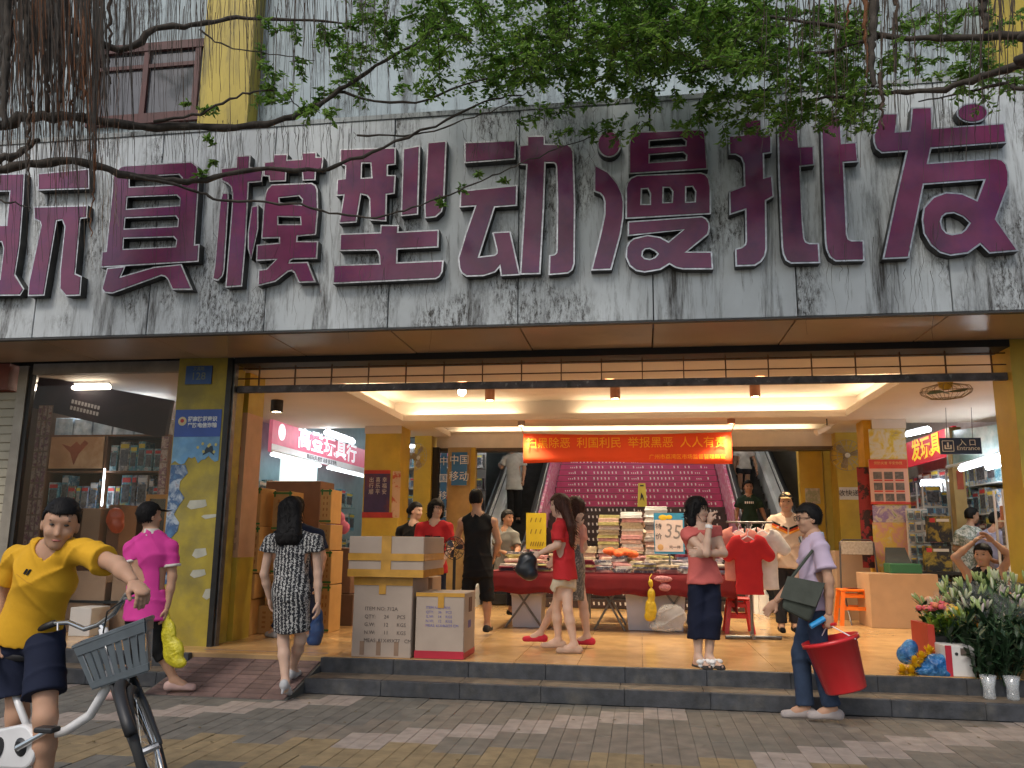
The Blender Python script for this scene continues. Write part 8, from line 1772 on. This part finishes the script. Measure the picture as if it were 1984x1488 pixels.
# crowns: leaves in sprays along twigs
def spray(mbL, mbT, c, rad, n, Ls=.055):
    axs = Vector((tg.uniform(-1, 1), tg.uniform(-1, 1), tg.uniform(-.8, .25))).normalized()
    for k in range(max(2, n // 14)):
        d = (axs + Vector((tg.gauss(0, .7), tg.gauss(0, .7), tg.gauss(0, .5)))).normalized(); p0 = c - d * rad * .6; p1 = c + d * rad
        mbT.tube([p0, (p0 + p1) / 2 + Vector((0, 0, .02)), p1 - Vector((0, 0, .02))], [.004, .003, .0015], 3, caps=False)
        for i in range(14):
            u = i / 13; p = p0.lerp(p1, .1 + .9 * u) + Vector((0, 0, .02 * math.sin(3 * u))); s_ = (d.cross(Vector((0, 0, 1))) if abs(d.z) < .95 else Vector((1, 0, 0))).normalized() * (1 if i % 2 else -1)
            q = (d * .5 + s_ * .8 + Vector((tg.gauss(0, .3), tg.gauss(0, .3), tg.gauss(-.15, .35)))).normalized(); L_ = Ls * tg.uniform(.6, 1.25); w = q.cross(Vector((tg.gauss(0, .4), tg.gauss(0, .4), 1))).normalized() * L_ * .27; nn = q.cross(w).normalized() * L_ * .08
            mbL.v += [tuple(p), tuple(p + q * L_ * .45 + w + nn), tuple(p + q * L_), tuple(p + q * L_ * .45 - w + nn), tuple(p + q * L_ * .5 - nn)]; o_ = len(mbL.v) - 5
            mbL.f += [(o_, o_ + 4, o_ + 1), (o_ + 1, o_ + 4, o_ + 2), (o_, o_ + 3, o_ + 4), (o_ + 3, o_ + 2, o_ + 4)]; mbL.m += [0] * 4
def crown(t, regs, over):
    l, w = MB(), MB()
    for n, xr, yr, Yr, rad, k in regs:
        for _ in range(n): spray(l, w, Vector(at(tg.uniform(*xr), tg.uniform(*yr), tg.uniform(*Yr))), rad * tg.uniform(.7, 1.3), k)
    for n, xr, yr, zr in over:
        for _ in range(n): spray(l, w, Vector((tg.uniform(*xr), tg.uniform(*yr), tg.uniform(*zr))), .34, 56, .075)
    stuff(l.build('crown', M_lf, t)); stuff(w.build('twigs', M_bark, t))
crown(tA, [(230, (820, 1240), (-160, 130), (5.4, 7.1), .19, 56), (60, (620, 860), (-80, 100), (5.8, 6.9), .15, 42), (34, (640, 880), (90, 200), (5.8, 6.8), .12, 28), (46, (900, 1200), (110, 190), (6.2, 6.9), .14, 42), (22, (1000, 1260), (185, 265), (6.4, 6.9), .10, 28), (24, (490, 640), (40, 235), (5.7, 6.3), .09, 14), (6, (330, 420), (180, 350), (5.5, 5.9), .05, 14), (5, (850, 1000), (330, 400), (6.6, 6.8), .06, 14)], [(260, (-8.5, -.5), (-2.5, 6.9), (7.6, 9.8))])
crown(tB, [(190, (1220, 1500), (-160, 140), (5.4, 7.1), .19, 56), (46, (1180, 1440), (100, 195), (6.2, 6.9), .14, 42), (26, (1300, 1460), (180, 260), (6.3, 6.9), .11, 28), (110, (1440, 1700), (10, 235), (5.8, 6.9), .14, 42), (60, (1680, 1984), (0, 200), (5.8, 6.9), .12, 28), (16, (1500, 1720), (200, 255), (6.2, 6.9), .09, 28)], [(240, (-.5, 7.5), (-2.5, 6.9), (7.6, 9.8))])
hairs(tA, 36, (240, 900), (430, 560), (40, 140), (7.18, 7.26), (.0012, .0025), [M_bark], 5); hairs(tB, 24, (1560, 1960), (420, 540), (40, 150), (7.18, 7.26), (.0012, .0025), [M_bark], 5)
# litter
fl = MB()
for _ in range(60):
    p = Vector((tg.uniform(-5, 4), tg.uniform(5.0, 7.55), .004)); a_ = tg.uniform(0, 6.3); d = Vector((math.cos(a_), math.sin(a_), tg.uniform(-.05, .25))); s_ = Vector((-d.y, d.x, 0)) * .011; L_ = tg.uniform(.03, .055)
    fl.add([p, p + d * L_ * .5 + s_, p + d * L_, p + d * L_ * .5 - s_], [(0, 1, 2, 3)])
fl = stuff(fl.build('fallen_leaves', mat('leaf_dead', (.12, .085, .03), .8, var=.4, scale=30))); fl['label'] = 'few dry fallen leaves scattered over the pavement'; fl['category'] = 'leaves'
